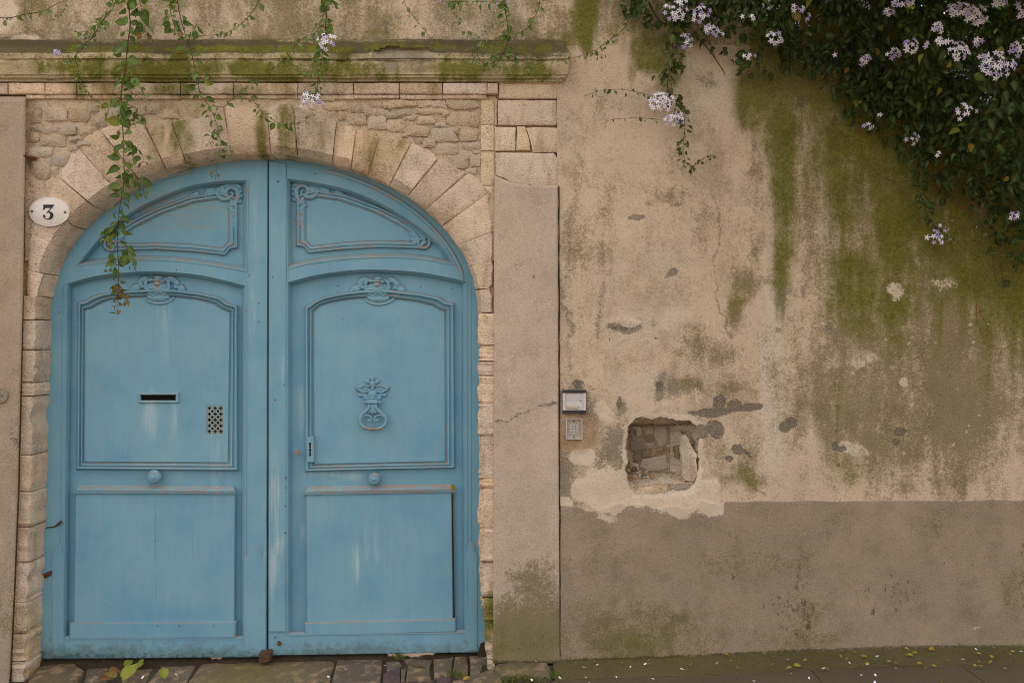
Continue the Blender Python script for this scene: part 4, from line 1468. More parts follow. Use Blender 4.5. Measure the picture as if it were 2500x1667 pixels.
def pilaster(name, left, right, y0, y1, depth, side, mat, top=None, seed=0):
    """a rendered pier; its edges lean as tables say, with the returns back to the wall"""
    ys = np.arange(y0, y1 + 4, 5.0)
    rows = []
    for y in ys:
        xl, xr = interp(y, left), interp(y, right)
        t = top(y) if top else None
        xs = np.concatenate([[xl, xl], np.linspace(xl + 1.5, xr - 1.5, 40), [xr, xr]])
        rows.append(xs)
    X = np.array(rows)
    Y = np.repeat(ys[:, None], X.shape[1], 1)
    d = depth + (fbm(X, Y, 160, 3, 101 + seed) - .5) * .010 + (fbm(X, Y, 30, 3, 102 + seed) - .5) * .0025
    e = (fbm(X, Y, 12, 3, 103 + seed) - .5)
    d[:, 1] = depth + .006 + e[:, 1] * .006
    d[:, -2] = depth + .006 + e[:, -2] * .006
    d[:, 0] = .06
    d[:, -1] = .06
    wx, wy = (fbm(X, Y, 50, 4, 104 + seed) - .5) * 60, (fbm(X, Y, 50, 4, 105 + seed) - .5) * 60
    b = lambda *a, **k: blob(X + wx, Y + wy, *a, **{'soft': .9, **k})
    A = {k: np.zeros(X.shape) for k in ('moss', 'olive', 'pale', 'dark', 'crack')}
    return X, Y, d, A, b


def build_pilasters():
    mb = MB()
    box(mb, (W(-2600, 0).x, -.055, -.4), (W(-205, 0).x, .36, W(0, 237).z))
    mb.build('pilaster', LEFTPIL, gateway)
    # right-hand pier: pinkish render, green at the foot; its top edge breaks away under the ashlar
    lt, rt = [(400, 1207), (1000, 1205), (1620, 1203)], [(400, 1361), (1000, 1363), (1620, 1367)]
    X, Y, d, A, b = pilaster('pilaster', lt, rt, 428, 1616, -.016, 'r', PILASTER)
    edge = np.interp(X, [1205, 1232, 1250, 1290, 1365], [428, 438, 446, 451, 451]) + (fbm(X, X * 0, 12, 3, 107) - .5) * 5
    tt = (Y - 428) / (1616 - 428)
    Y = edge + (1616 - edge) * tt
    d[0] = .0
    ol = np.maximum(np.maximum(b(1290, 1560, 130, 130, soft=.55) * .95, b(1310, 1420, 60, 60) * .8), np.maximum(b(1260, 1480, 60, 40) * .6, b(1290, 1340, 40, 40) * .25))
    A['olive'] = ol
    A['moss'] = np.maximum(b(1300, 1580, 120, 60) * .34, b(1215, 1560, 20, 90) * .4)
    A['dark'] = np.maximum(blob(X, Y, 1303, 675, 3, 8) * .6, (1 - sstep(0, 6, 1614 - Y)) * .7)
    wob = (fbm(X, Y, 18, 3, 108) - .5) * 16
    A['crack'] = np.maximum((1 - sstep(1.5, 5, seg_dist(X, Y + wob, [(1204, 1030), (1232, 1030), (1290, 1000), (1363, 984)]))) * .6, (1 - sstep(1.5, 4.6, seg_dist(X, Y + wob, [(1280, 868), (1330, 862), (1364, 856)]))) * .35)
    grid_mesh('pilaster', X, Y, d, PILASTER, gateway, None, A)
    # dark open joint where the pier meets the garden wall
    mb = MB()
    rr = random.Random(61)
    pts = [(1364.5 + rr.uniform(-1, 1) + (y - 450) * .0024, y) for y in range(455, 1612, 22)]
    tube(mb, [W(x, y, -.004) for x, y in pts], [rr.uniform(.002, .0045) for _ in pts], 5)
    mb.build('open_joint', make_simple('joint_dirt', (66, 56, 46), (48, 42, 34), 60, .95, .1), gateway)
    # left-hand pier, proud of the stonework
    lt, rt = [(200, -240), (1720, -260)], [(238, 64), (700, 57), (1000, 49), (1200, 44), (1400, 36), (1600, 27), (1720, 20)]
    X, Y, d, A, b = pilaster('pilaster', lt, rt, 240, 1722, -.055, 'l', LEFTPIL, seed=20)
    A['olive'] = np.maximum(b(20, 1500, 40, 150) * .4, b(40, 900, 20, 200) * .2)
    A['dark'] = np.maximum(b(45, 1080, 14, 60) * .45, b(30, 1260, 12, 80) * .25)
    A['pale'] = b(55, 900, 6, 300) * .3
    A['crack'] = np.zeros(X.shape)
    d[0] = 0.0
    Y[0] = 236
    grid_mesh('pilaster', X, Y, d, LEFTPIL, gateway, None, A)


build_pilasters()

# ================================================================ the blue gate: two leaves
YF, YR = .165, .222                                       # face of the frame, face of the recessed boards


def ease(pts, sub=5):
    return [(p.x, p.y) for p in smooth_line([Vector(p) for p in pts], sub)]


def strip(mb, outer, inner, prof, wear=None, closed=True):
    """a moulding run between two outlines with the same number of points; prof = (fraction across, depth, wear)"""
    rows = []
    w = []
    for t, y, wr in prof:
        rows.append([W(a[0] + (b[0] - a[0]) * t, a[1] + (b[1] - a[1]) * t, y) for a, b in zip(outer, inner)])
        w += [wr * (wear(a) if wear else 1) for a in outer]
    mb.grid(rows, closed, wear=w)


def bead(name, outline, parent, y0, y1, width=7, wear=.25):
    """the moulded arris round an opening in the frame"""
    o = [Vector(p) for p in outline]
    i = offset_poly(outline, width)
    mb = MB()
    strip(mb, o, i, [(-.55, y0 + .001, 0), (-.5, y0 - .004, wear), (-.15, y0 - .004, .1), (0, y0 + .002, wear), (.5, y0 + .012, .1), (.95, y1 - .006, .1), (1, y1 + .002, 0)])
    return mb.build(name, PAINT, parent, 40)


ARC_GROW = 16.0
left_leaf = root('gate_leaf', 'left leaf of the blue panelled gate, with the letter slot and pierced brass-style grille', 'gate', tuple(W(380, 1607, YF)))
left_leaf['label'] = 'left blue gate leaf, the one with a letter slot and small pierced grille'
right_leaf = root('gate_leaf', 'right blue gate leaf, the one with an ornate ring knocker and keyhole', 'gate', tuple(W(910, 1595, YF)))


def arc_pts(x0, x1, n, grow=ARC_GROW):
    out = []
    for k in range(n + 1):
        x = x0 + (x1 - x0) * k / n
        u = (x - ECX) / (EA + grow)
        out.append((x, ECY - (EB + grow) * math.sqrt(max(0, 1 - u * u))))
    return out


UP_L = [(603, 442), (600, 659)] + ease([(600, 659), (524, 646), (447, 636), (357, 631), (277, 635), (191, 646)], 4)[1:] + ease([(191, 646), (217, 614), (248, 578), (286, 543), (340, 507), (396, 480), (436, 464), (477, 452), (551, 442), (603, 442)], 3)[1:-1]
UP_R = [(702, 437), (704, 653)] + ease([(704, 653), (753, 641), (838, 630), (940, 625), (1025, 629), (1105, 643)], 4)[1:] + ease([(1105, 643), (1083, 608), (1042, 571), (991, 534), (940, 503), (872, 472), (820, 457), (770, 447), (702, 437)], 3)[1:-1]
LO_L = [(164, 1556), (157, 1556)] + [(166, 693)] + ease([(166, 693), (238, 674), (328, 665), (387, 664), (477, 671), (551, 686), (599, 699)], 4)[1:] + [(597, 1556)]
LO_L = [(157, 1556), (166, 693)] + ease([(166, 693), (238, 674), (328, 665), (387, 664), (477, 671), (551, 686), (599, 699)], 4)[1:] + [(597, 1556)]
LO_R = [(703, 1547), (703, 690)] + ease([(703, 690), (770, 673), (855, 661), (940, 660), (1025, 666), (1093, 678), (1136, 688)], 4)[1:] + [(1138, 1541)]


def gate_frame(leaf, seam, outer, holes):
    mb = MB()
    plate(mb, outer, holes, YF, YF + .05, 1.4, W, 0, .2)
    return mb.build('frame', PAINT, leaf, 40)


outL = [(650.5, 1603), (653.5, 362)] + arc_pts(653.5, ECX - EA - ARC_GROW + .5, 44)[1:] + [(78, 800), (84, 1400), (104, 1400), (102, 1608)]
outL = [(650.5, 1603), (653.5, 362)] + arc_pts(653.5, ECX - EA - ARC_GROW + .5, 44)[1:] + [(78, 800), (72, 1300), (72, 1590), (103, 1590), (104, 1608)]
outR = [(655.5, 1599), (656.5, 362)] + arc_pts(656.5, ECX + EA + ARC_GROW - .5, 44)[1:] + [(1190, 800), (1196, 1591)]
gate_frame(left_leaf, None, outL, [UP_L, LO_L])
gate_frame(right_leaf, None, outR, [UP_R, LO_R])


def boards(leaf, up, lo, cut):
    mb = MB()
    plate(mb, offset_poly(up, -15), (), YR, YR + .02)
    mb.build('upper_board', PAINT, leaf, 40)
    mb = MB()
    plate(mb, cut, (), YR, YR + .02)
    mb.build('recess_board', PAINT, leaf, 40)
    bead('recess_bead', up, leaf, YF, YR, 8, .35)
    bead('recess_bead', lo, leaf, YF, YR, 8, .2)


boards(left_leaf, UP_L, LO_L, offset_poly(LO_L, -15))
loR = offset_poly(LO_R, -15)
cutR = [p for p in loR if p[1] < 1500]
cutR = [(694, 1540)] + [tuple(p) for p in loR if p[1] < 1500] + [(1147, 1536)]
boards(right_leaf, UP_R, LO_R, cutR)

# ---- upper quarter panels: mitred moulding frame with carved corners
UO = [(724, 478), (770, 464), (845, 476), (926, 506), (975, 529), (1022, 560), (1044, 590), (1028, 607), (926, 604), (829, 610), (754, 618), (742, 603), (724, 600)]
UI = [(747, 486), (772, 482), (829, 490), (910, 518), (975, 551), (1000, 568), (1004, 578), (1000, 588), (926, 586), (845, 589), (762, 599), (752, 590), (747, 583)]


def mid_pts(P, n):
    out = []
    for a, b in zip(P, P[1:] + P[:1]):
        for k in range(n):
            out.append((a[0] + (b[0] - a[0]) * k / n, a[1] + (b[1] - a[1]) * k / n))
    return out


def upper_moulding(leaf, mp):
    o, i = [mp(p) for p in mid_pts(UO, 3)], [mp(p) for p in mid_pts(UI, 3)]
    mb = MB()
    strip(mb, o, i, [(-.06, YR + .002, .3), (-.05, YR - .010, .5), (.08, YR - .022, .3), (.25, YR - .024, .2), (.36, YR - .010, .1), (.42, YR - .010, .1), (.5, YR - .017, .35), (.62, YR - .018, .3), (.75, YR - .016, .2), (.85, YR - .006, .1), (.9, YR - .006, .3), (.96, YR - .009, .75), (1.0, YR + .001, .6)])
    mb.build('upper_moulding', PAINT, leaf, 35)


def spiral(cx, cy, r0, r1, a0, turns, w0, w1, n=26, sx=1):
    out = []
    for k in range(n + 1):
        t = k / n
        a = math.radians(a0) + 2 * math.pi * turns * t
        r = r0 + (r1 - r0) * t ** .8
        out.append((cx + sx * r * math.cos(a), cy + r * math.sin(a), w0 + (w1 - w0) * t))
    return out


def carve_up(leaf, mp, sx, full):
    def E(cx, cy, rx, ry, ang, h, fl=None):
        x, y = mp((cx, cy))
        return ('e', x, y, rx, ry, ang * sx, h) + ((fl,) if fl else ())

    def C(pts, h):
        return ('c', [mp((p[0], p[1])) + (p[2],) for p in pts], h)
    pr = []
    for (a, b, r) in ((718, 452, 5), (724, 448, 6), (733, 446, 6), (742, 446, 6.5), (752, 448, 6.5), (762, 452, 6.5), (772, 458, 7), (778, 467, 6), (716, 462, 5), (715, 474, 5), (719, 487, 6)):
        pr.append(E(a, b, r, r, 0, .010))
    pr.append(C(spiral(741, 468, 21, 3, 150, 1.25, 6.5, 3.0), .020))
    pr.append(C([(745, 480, 5), (760, 482, 6), (772, 474, 6), (776, 464, 4)], .018))
    pr.append(C([(726, 470, 4), (724, 482, 6), (732, 494, 7), (742, 496, 5)], .018))
    pr.append(E(760, 464, 12, 10, -20, .016, 5))
    pr += [E(793, 465, 13, 12, 10, .015, 6), E(786, 458, 8, 6, 0, .013), E(800, 472, 9, 7, 30, .013), E(829, 474, 14, 8, 14, .013, 5), E(824, 467, 8, 5, -10, .012), E(838, 479, 8, 5, 20, .010)]
    pr += [E(741, 501, 9, 6, 20, .013), E(735, 510, 10, 7, -20, .014, 5), E(733, 519, 9, 5, 10, .013), E(730, 534, 9, 11, 0, .014, 5), E(727, 528, 5, 5, 0, .012), E(731, 547, 6, 7, 0, .011)]
    relief('carved_corner', pr, PAINT, leaf, YR - .006, 1.3, True, .004, .36)
    pr = [C(spiral(1032, 592, 20, 2.5, -60, 1.5, 5, 2.6), .020), C([(985, 540, 4), (1003, 552, 6), (1022, 564, 6), (1040, 578, 5)], .015), E(1000, 541, 6, 5, 0, .013), E(988, 534, 6, 4, 20, .012), E(1012, 575, 14, 7, 30, .014, 5), E(1008, 585, 8, 7, 0, .012),
          E(978, 536, 6, 5, 30, .010)]
    relief('carved_scroll', pr, PAINT, leaf, YR - .006, 1.3, True, .004, .4)


ident = lambda p: (p[0], p[1])
mirror = lambda p: (1304.0 - p[0], p[1] + 5.0)
upper_moulding(right_leaf, ident)
upper_moulding(left_leaf, mirror)
carve_up(right_leaf, ident, 1, True)
carve_up(left_leaf, mirror, -1, True)

# ---- the big shaped panels with their bolection moulding
PO_L = [(191, 738), (205, 736), (229, 723), (250, 717), (292, 711), (354, 708), (426, 708), (491, 716), (539, 727), (553, 740), (579, 746), (580, 1148), (188, 1145)]
PI_L = [(207, 758), (224, 754), (244, 742), (266, 733), (300, 728), (357, 725), (423, 725), (480, 731), (523, 742), (543, 755), (563, 763), (558, 1130), (205, 1128)]
PO_R = [(745, 751), (770, 735), (786, 727), (804, 722), (846, 714), (889, 709), (950, 708), (1025, 716), (1073, 726), (1090, 738), (1108, 740), (1110, 1142), (746, 1150)]
PI_R = [(765, 762), (781, 747), (800, 741), (820, 736), (852, 731), (886, 729), (950, 729), (1018, 738), (1058, 748), (1073, 758), (1087, 762), (1088, 1127), (766, 1134)]


def shaped_panel(leaf, po, pi):
    mb = MB()
    strip(mb, mid_pts(po, 3), mid_pts(pi, 3), [(-.14, YR + .002, 0), (-.08, YR - .004, .1), (.02, YR - .030, .3), (.10, YR - .038, .25), (.24, YR - .038, .05), (.34, YR - .030, .1), (.42, YR - .014, .0), (.52, YR - .014, .05), (.58, YR - .024, .3), (.70, YR - .022, .1), (.82, YR - .010, .05), (.92, YR - .004, .7), (1.0, YR + .012, .6)],
          lambda p: 1.0 if p[1] < 770 or p[1] > 1120 else .35)
    mb.build('panel_moulding', PAINT, leaf, 35)


shaped_panel(left_leaf, PO_L, PI_L)
shaped_panel(right_leaf, PO_R, PI_R)
SLOT = [(343, 964), (429, 964), (429, 977), (343, 977)]
GRILLE = [(503, 990), (545, 990), (545, 1061), (503, 1061)]


def panel_field(leaf, pi, holes):
    mb = MB()
    plate(mb, offset_poly(pi, 1.6), holes, YR - .012, YR + .012, 1.0)
    return mb.build('panel', PAINT, leaf, 40)


panel_field(left_leaf, PI_L, [SLOT, GRILLE])
panel_field(right_leaf, PI_R, [])
# near-black plates stand in for the shade inside the slot and grille
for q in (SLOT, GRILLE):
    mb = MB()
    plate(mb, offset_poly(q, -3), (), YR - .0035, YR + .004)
    mb.build('shade_plate', DARKGAP, left_leaf)
# dark strip added behind the seam to keep out light, on the left leaf
mb = MB()
plate(mb, [(640, 372), (668, 372), (668, 1592), (640, 1592)], (), YF + .022, YF + .05)
mb.build('seam_blocker', DARKGAP, left_leaf)


def cartouche(leaf, cx, cy):
    z = lambda x, y: (cx + (x - 1100) / 13.07, cy + (y - 650) / 13.07)
    E = lambda x, y, rx, ry, a, h, fl=None: ('e',) + z(x, y) + (rx / 13.07, ry / 13.07, a, h) + ((fl,) if fl else ())
    C = lambda pts, h: ('c', [z(p[0], p[1]) + (p[2] / 13.07,) for p in pts], h)
    pr = [E(1100, 700, 350, 270, 0, .042, 9), E(1085, 560, 150, 110, 0, .054), E(1080, 450, 190, 60, 0, .050), E(900, 440, 100, 75, 0, .046), E(1260, 480, 90, 75, 0, .046), E(1130, 370, 170, 90, 0, .044, 9)]
    pr.append(C([(820, 400, 60), (730, 520, 70), (730, 680, 70), (800, 820, 70), (960, 920, 70), (1110, 950, 75), (1270, 910, 70), (1420, 800, 70), (1470, 650, 75), (1440, 500, 70), (1340, 390, 60)], .022))
    pr += [E(640, 420, 190, 110, -25, .020, 5), E(560, 560, 90, 130, 20, .018), E(410, 690, 170, 140, -10, .022, 6), E(300, 750, 90, 70, 0, .016), E(470, 780, 90, 60, 10, .016), E(620, 640, 70, 70, 0, .016), E(520, 480, 110, 60, -30, .020)]
    pr += [E(1600, 430, 220, 110, 28, .020, 5), E(1720, 540, 110, 110, 40, .018), E(1870, 710, 150, 130, 20, .022, 6), E(1800, 810, 80, 80, 0, .016), E(1940, 780, 70, 60, 0, .016), E(1680, 660, 70, 70, 0, .016), E(1560, 380, 160, 70, 20, .020)]
    pr += [E(1120, 1010, 330, 130, 0, .024, 12), E(860, 990, 110, 80, 20, .020), E(1400, 990, 110, 80, -20, .020)]
    pr.append(C([(700, 1020, 45), (800, 1110, 50), (960, 1170, 50), (1160, 1195, 52), (1380, 1160, 50), (1540, 1090, 50), (1630, 1010, 45)], .016))
    relief('carved_cartouche', pr, PAINT, leaf, YR - .006, 1.1, True, .006, .4)


cartouche(left_leaf, 384, 700)
cartouche(right_leaf, 921, 702)


def sill_board(leaf, poly_top, poly_bot, wear):
    """the weathered drip moulding above the lower panel: outline as 4 levels left/right"""
    mb = MB()
    rows, w = [], []
    lv = [(poly_top[0], poly_top[1], YR + .01, 0), (poly_top[0], poly_top[1], YR - .014, wear), (None, .3, YR - .032, wear), (None, .55, YR - .046, wear * .5), (None, .62, YR - .046, wear * 1.1), (None, .68, YR - .062, wear), (poly_bot[0], poly_bot[1], YR - .056, wear * .8), (poly_bot[0], poly_bot[1], YR + .01, 0)]
    n = 24
    for a, b, y, wr in lv:
        if a is None:
            t = b
            a, b = [tuple(poly_top[k][q] + (poly_bot[k][q] - poly_top[k][q]) * t for q in (0, 1)) for k in (0, 1)]
        rows.append([W(a[0] + (b[0] - a[0]) * k / n, a[1] + (b[1] - a[1]) * k / n, y) for k in range(n + 1)])
        w += [wr] * (n + 1)
    mb.grid(rows, wear=w)
    m = n + 1
    mb.f += [tuple(i * m for i in range(len(lv))), tuple(i * m + n for i in range(len(lv)))]
    mb.m += [0, 0]
    return mb.build('drip_moulding', PAINT, leaf, 35)


sill_board(left_leaf, ((194, 1182), (569, 1186)), ((180, 1205), (577, 1206)), .30)
sill_board(right_leaf, ((753, 1186), (1100, 1181)), ((741, 1208), (1112, 1201)), .43)


def flat_board(name, leaf, poly, y, wear=.15, bev=1.5):
    mb = MB()
    plate(mb, poly, (), y, YR + .005, bev, W, 0, wear)
    return mb.build(name, PAINT, leaf, 40)


flat_board('lower_panel', left_leaf, [(185, 1204), (574, 1205), (572, 1522), (181, 1520)], YR - .044, .22)
flat_board('lower_panel', right_leaf, [(748, 1205), (1102, 1199), (1106, 1515), (750, 1519)], YR - .044, .33)
flat_board('bottom_board', left_leaf, [(171, 1521), (575, 1518), (574, 1556), (170, 1558)], YR - .062, .3)
flat_board('bottom_board', right_leaf, [(745, 1520), (1112, 1510), (1113, 1542), (746, 1551)], YR - .062, .42, 2.0)
# dark brown strip down the right side of the right-hand lower panel
mb = MB()
plate(mb, [(1102.5, 1210), (1105, 1210), (1109.5, 1508), (1106.5, 1508)], (), YR - .034, YR + .004)
mb.build('panel_edge_strip', make_simple('dark_brown_strip', (84, 58, 46), (60, 44, 38), 60, .9, .1), right_leaf)

# ---- meeting stiles: astragal on the right leaf, dark seam
mb = MB()
plate(mb, [(657, 392), (699, 400), (699, 1541), (656, 1541)], (), YF - .008, YF + .004, 1.6, W, 0, .12)
mb.build('meeting_stile', PAINT, right_leaf, 40)
mb = MB()
plate(mb, [(700.5, 660), (703.5, 660), (703.5, 1540), (700.5, 1540)], (), YF - .003, YF + .004, .6)
mb.build('stile_bead', PAINT, right_leaf, 40)
mb = MB()
plate(mb, [(1147, 690), (1150, 690), (1151, 1540), (1148, 1540)], (), YF - .004, YF + .004, .8)
mb.build('stile_bead', PAINT, right_leaf, 40)
mb = MB()
plate(mb, [(152, 700), (155, 700), (147, 1550), (144, 1550)], (), YF - .004, YF + .004, .8)
mb.build('stile_bead', PAINT, left_leaf, 40)
# raised lip following the arch on each leaf
for leaf, x0, x1 in ((left_leaf, 470, 150), (right_leaf, 800, 1130)):
    mb = MB()
    n = 30
    rows = []
    for dg, y in ((-27, YF + .002), (-25, YF - .007), (-19, YF - .009), (-16, YF - .004), (-14, YF + .003)):
        rows.append([W(*p, y) for p in [(a, b + 0) for a, b in arc_pts(x0, x1, n, dg)]])
    mb.grid(rows, wear=[0] * (n + 1) + [.45] * (n + 1) + [.2] * (n + 1) + [.5] * (n + 1) + [0] * (n + 1))
    mb.build('arch_lip', PAINT, leaf, 40)


def strap(leaf, x0, x1, ytop, ybot, y=YF - .006):
    """a painted iron strap with a notched round head"""
    m, w = (x0 + x1) / 2, (x1 - x0)
    pts = [(x0, ybot), (x0, ytop + 26), (x0 + w * .16, ytop + 26)]
    for k in range(9):
        a = math.pi - math.pi * k / 8
        pts.append((m + w * .30 * math.cos(a), ytop + 16 - 16 * math.sin(a)))
    pts += [(x1 - w * .16, ytop + 26), (x1, ytop + 26), (x1, ybot)]
    mb = MB()
    plate(mb, pts, (), y, YF + .004, .8, W, 0, .5)
    return mb.build('iron_strap', PAINT, leaf, 40)


strap(left_leaf, 596, 649, 1332, 1600)
strap(left_leaf, 127, 156, 1325, 1604)
strap(right_leaf, 1137, 1165, 1322, 1588)
mb = MB()
plate(mb, [(658, 1352), (660, 1340), (672, 1331), (684, 1331), (696, 1340), (698, 1541), (657, 1541)], (), YF - .0115, YF, .8, W, 0, .5)
mb.build('iron_strap', PAINT, right_leaf, 40)
mb = MB()
plate(mb, [(657, 1140), (667, 1140), (667, 1276), (656, 1276)], (), YF - .0105, YF, .6, W, 0, .4)
mb.build('inset_patch', PAINT, right_leaf, 40)


# ---- rusty nail heads
def nails(leaf, pts, y):
    for x, yy, r in pts:
        mb = MB()
        c = W(x, yy, y)
        lathe(mb, c, (0, -1, 0), [(-.003, r / 450), (.001, r / 450), (.0025, r / 450 * .6), (.003, .0001)], 8)
        mb.build('nail_head', RUST, leaf, 50)


nails(right_leaf, [(679, 444, 2.4), (769, 424, 1.5), (666, 677, 1.6), (664, 1350, 1.5), (694, 940, 0.1 + 1.2), (697, 1166, 1.8), (697, 1190, 1.6), (697, 1235, 1.6), (697, 1300, 2.0), (672, 1555, 1.8), (681, 1574, 1.6), (655, 1487, 2.2), (672, 976, 2.0)], YF - .008)
nails(right_leaf, [(837, 780, 1.3), (882, 781, 1.2), (972, 780, 1.2), (1030, 781, 1.2)], YR - .012)
nails(right_leaf, [(825, 698, 1.8), (1027, 700, 1.6), (1104, 705, 1.4), (825, 712, 1.2)], YR)
nails(left_leaf, [(431, 659, 1.5), (609, 672, 1.6), (632, 740, 1.5), (632, 785, 1.6), (145, 762, 1.6), (378, 1320, 1.2)], YF - .001)
nails(left_leaf, [(385, 1527, 1.5), (438, 1527, 1.6), (522, 1527, 1.4)], YR - .062)
nails(left_leaf, [(140, 1332, 1.5), (613, 1371, 1.3), (624, 1424, 1.3)], YF - .004)
mb = MB()
plate(mb, [(680, 1563), (686, 1569), (686, 1574), (676, 1572)], (), YF - .0125, YF - .004)
mb.build('rust_scab', RUST, right_leaf)
mb = MB()
plate(mb, [(105, 1400), (124, 1392), (132, 1398), (118, 1408), (106, 1412)], (), YF - .005, YF + .002)
mb.build('rust_scab', RUST, left_leaf)
mb = MB()
tube(mb, [W(112, 1288, YF - .004), W(134, 1285, YF - .008), W(146, 1276, YF - .016), W(150, 1272, YF - .02)], [.003, .004, .008, .006], 6)
mb.build('iron_latch', RUST, left_leaf, 50)

# ---- door knobs
def knob(leaf, px, py, y, r, ring):
    c = W(px, py, y)
    mb = MB()
    lathe(mb, c, (0, -1, 0), [(-.01, r * .55), (.008, r * .60), (.010, r * .40), (.026, r * .38), (.032, r * .75), (.040, r * .98), (.050, r), (.058, r * .92), (.064, r * .74), (.063, r * .62), (.068, r * .50), (.068, r * .34), (.074, r * .26), (.078, .0002)], 26)
    k = mb.build('knob', PAINT, leaf, 40)
    m2 = MB()
    for i in range(14):
        a = 2 * math.pi * i / 14
        p = c + Vector((math.cos(a) * r * .96, -.047, math.sin(a) * r * .96))
        lathe(m2, p, (math.cos(a), -.6, math.sin(a)), [(-.002, r * .16), (.002, r * .13), (.0035, .0002)], 6)
    m2.build('knob_beading', PAINT, k, 50)
    m3 = MB()
    lathe(m3, c, (0, -1, 0), [(.0505, r * 1.0), (.052, r * 1.012), (.0545, r * .99), (.056, r * .955)], 26)
    m3.a['wear'] = [1.0 if (i % 26) in ring else .1 for i in range(len(m3.v))]
    m3.build('worn_rim', PAINT, k, 50)


knob(left_leaf, 384, 1161, YR - .002, .038, set(range(3, 9)))
knob(right_leaf, 917, 1166, YR - .002, .034, set(range(6, 20)))

# ---- letter slot and pierced grille
mb = MB()
plate(mb, [(337, 958), (436, 958), (436, 983), (338, 983)], [[(342, 963.5), (430, 963.5), (430, 977.5), (343, 977.5)]], YR - .026, YR - .005, 1.5, W, 0, .15)
mb.build('letter_slot', PAINT, left_leaf, 40)


def cross(cx, cy, a=4.6, b=1.5):
    return [(cx - b, cy - a), (cx + b, cy - a), (cx + b, cy - b), (cx + a, cy - b), (cx + a, cy + b), (cx + b, cy + b), (cx + b, cy + a), (cx - b, cy + a), (cx - b, cy + b), (cx - a, cy + b), (cx - a, cy - b), (cx - b, cy - b)]


hl = []
for r in range(5):
    for c_ in range(3):
        hl.append(cross(511.2 + c_ * 14.1, 996.5 + r * 14.1))
for r in range(4):
    for c_ in range(2):
        hl.append([(518.4 + c_ * 14.0 + 3.2 * math.cos(2 * math.pi * k / 10), 1003.6 + r * 14.1 + 3.2 * math.sin(2 * math.pi * k / 10)) for k in range(10)])
    hl.append([(504.6, 1001 + r * 14.1), (506.6, 1003.6 + r * 14.1), (504.6, 1006.2 + r * 14.1)])
mb = MB()
plate(mb, [(502, 989), (546, 989), (546, 1062), (502, 1062)], hl, YR - .010, YR - .0065, 0, W, 0)
GR = make_simple('painted_iron_grille', (150, 170, 176), (130, 150, 158), 120, .6, .3, 0, .3)
Mg = Mat('rust_streaked_grille', .65, .3)
nz = Mg.noise(70, 4, .7, seed=3)
rs = Mg.mul(Mg.spot(530, 1034, 22, 26, .8, None, .19), Mg.ramp(nz, .48, .62))
GR = Mg.done(Mg.mix(rs, Mg.mix(Mg.noise(60, 3), lin((142, 164, 172)), lin((122, 144, 152))), lin((160, 116, 62))))
mb.build('pierced_grille', GR, left_leaf)

# ---- the knocker: pierced leaf backplate, shell, hinge barrel and swinging ring
KX, KY = 909.4, 900.0
kz = lambda x, y: (KX + (x - 605) / 8.714, KY + y / 8.714)
kE = lambda x, y, rx, ry, a, h, fl=None: ('e',) + kz(x, y) + (rx / 8.714, ry / 8.714, a, h) + ((fl,) if fl else ())
kC = lambda pts, h: ('c', [kz(p[0], p[1]) + (p[2] / 8.714,) for p in pts], h)
pr = [kE(605, 210, 50, 70, 0, .007), kE(505, 275, 70, 45, 25, .007), kE(706, 275, 70, 45, -25, .007), kE(605, 370, 60, 130, 0, .009), kE(440, 430, 140, 70, 24, .008), kE(770, 430, 140, 70, -24, .008), kE(290, 420, 45, 60, -20, .008), kE(925, 415, 45, 60, 20, .008),
      kE(370, 460, 90, 50, 30, .007), kE(845, 460, 90, 50, -30, .007), kE(430, 560, 110, 55, 15, .007), kE(780, 560, 110, 55, -15, .007), kE(345, 560, 50, 50, 0, .007), kE(865, 560, 50, 50, 0, .007), kE(470, 620, 80, 60, 40, .007), kE(740, 620, 80, 60, -40, .007), kE(605, 620, 110, 90, 0, .008)]
for s in (-1, 1):
    pr.append(kC([(605 + s * 30, 330, 16), (605 + s * 90, 390, 16), (605 + s * 190, 360, 16), (605 + s * 260, 410, 18)], .011))
    pr.append(kC([(605 + s * 110, 500, 14), (605 + s * 220, 500, 14), (605 + s * 300, 460, 16), (605 + s * 345, 390, 18)], .011))
pr = [q[:6] + (q[6] * 1.9,) + q[7:] if q[0] == 'e' else (q[0], q[1], q[2] * 1.9) for q in pr]
knocker_plate = relief('knocker_plate', pr, PAINT, right_leaf, YR - .014, 1.0, True, .004, .26)
relief('knocker_shell', [kE(605, 555, 115, 108, 0, .020, 17), kE(605, 630, 60, 50, 0, .022)], PAINT, knocker_plate, YR - .016, 1.0, True, .004, .2)
mb = MB()
c0 = W(*kz(605, 710), YR - .038)
lathe(mb, c0 - Vector((.053, 0, 0)), (1, 0, 0), [(0, .0002), (.002, .006), (.006, .009), (.012, .006), (.016, .010), (.022, .011), (.024, .009), (.026, .0135), (.030, .014), (.078, .014), (.082, .0135), (.084, .009), (.086, .011), (.092, .010), (.096, .006), (.102, .009), (.106, .006), (.108, .0002)], 14)
mb.build('hinge_barrel', PAINT, knocker_plate, 40)
mb = MB()
YK = YR - .044


def arm(s):
    return [(605 + s * 62, 760), (605 + s * 80, 830), (605 + s * 130, 890), (605 + s * 215, 965), (605 + s * 272, 1050), (605 + s * 268, 1150), (605 + s * 215, 1225), (605 + s * 120, 1268), (605 + s * 20, 1280)]


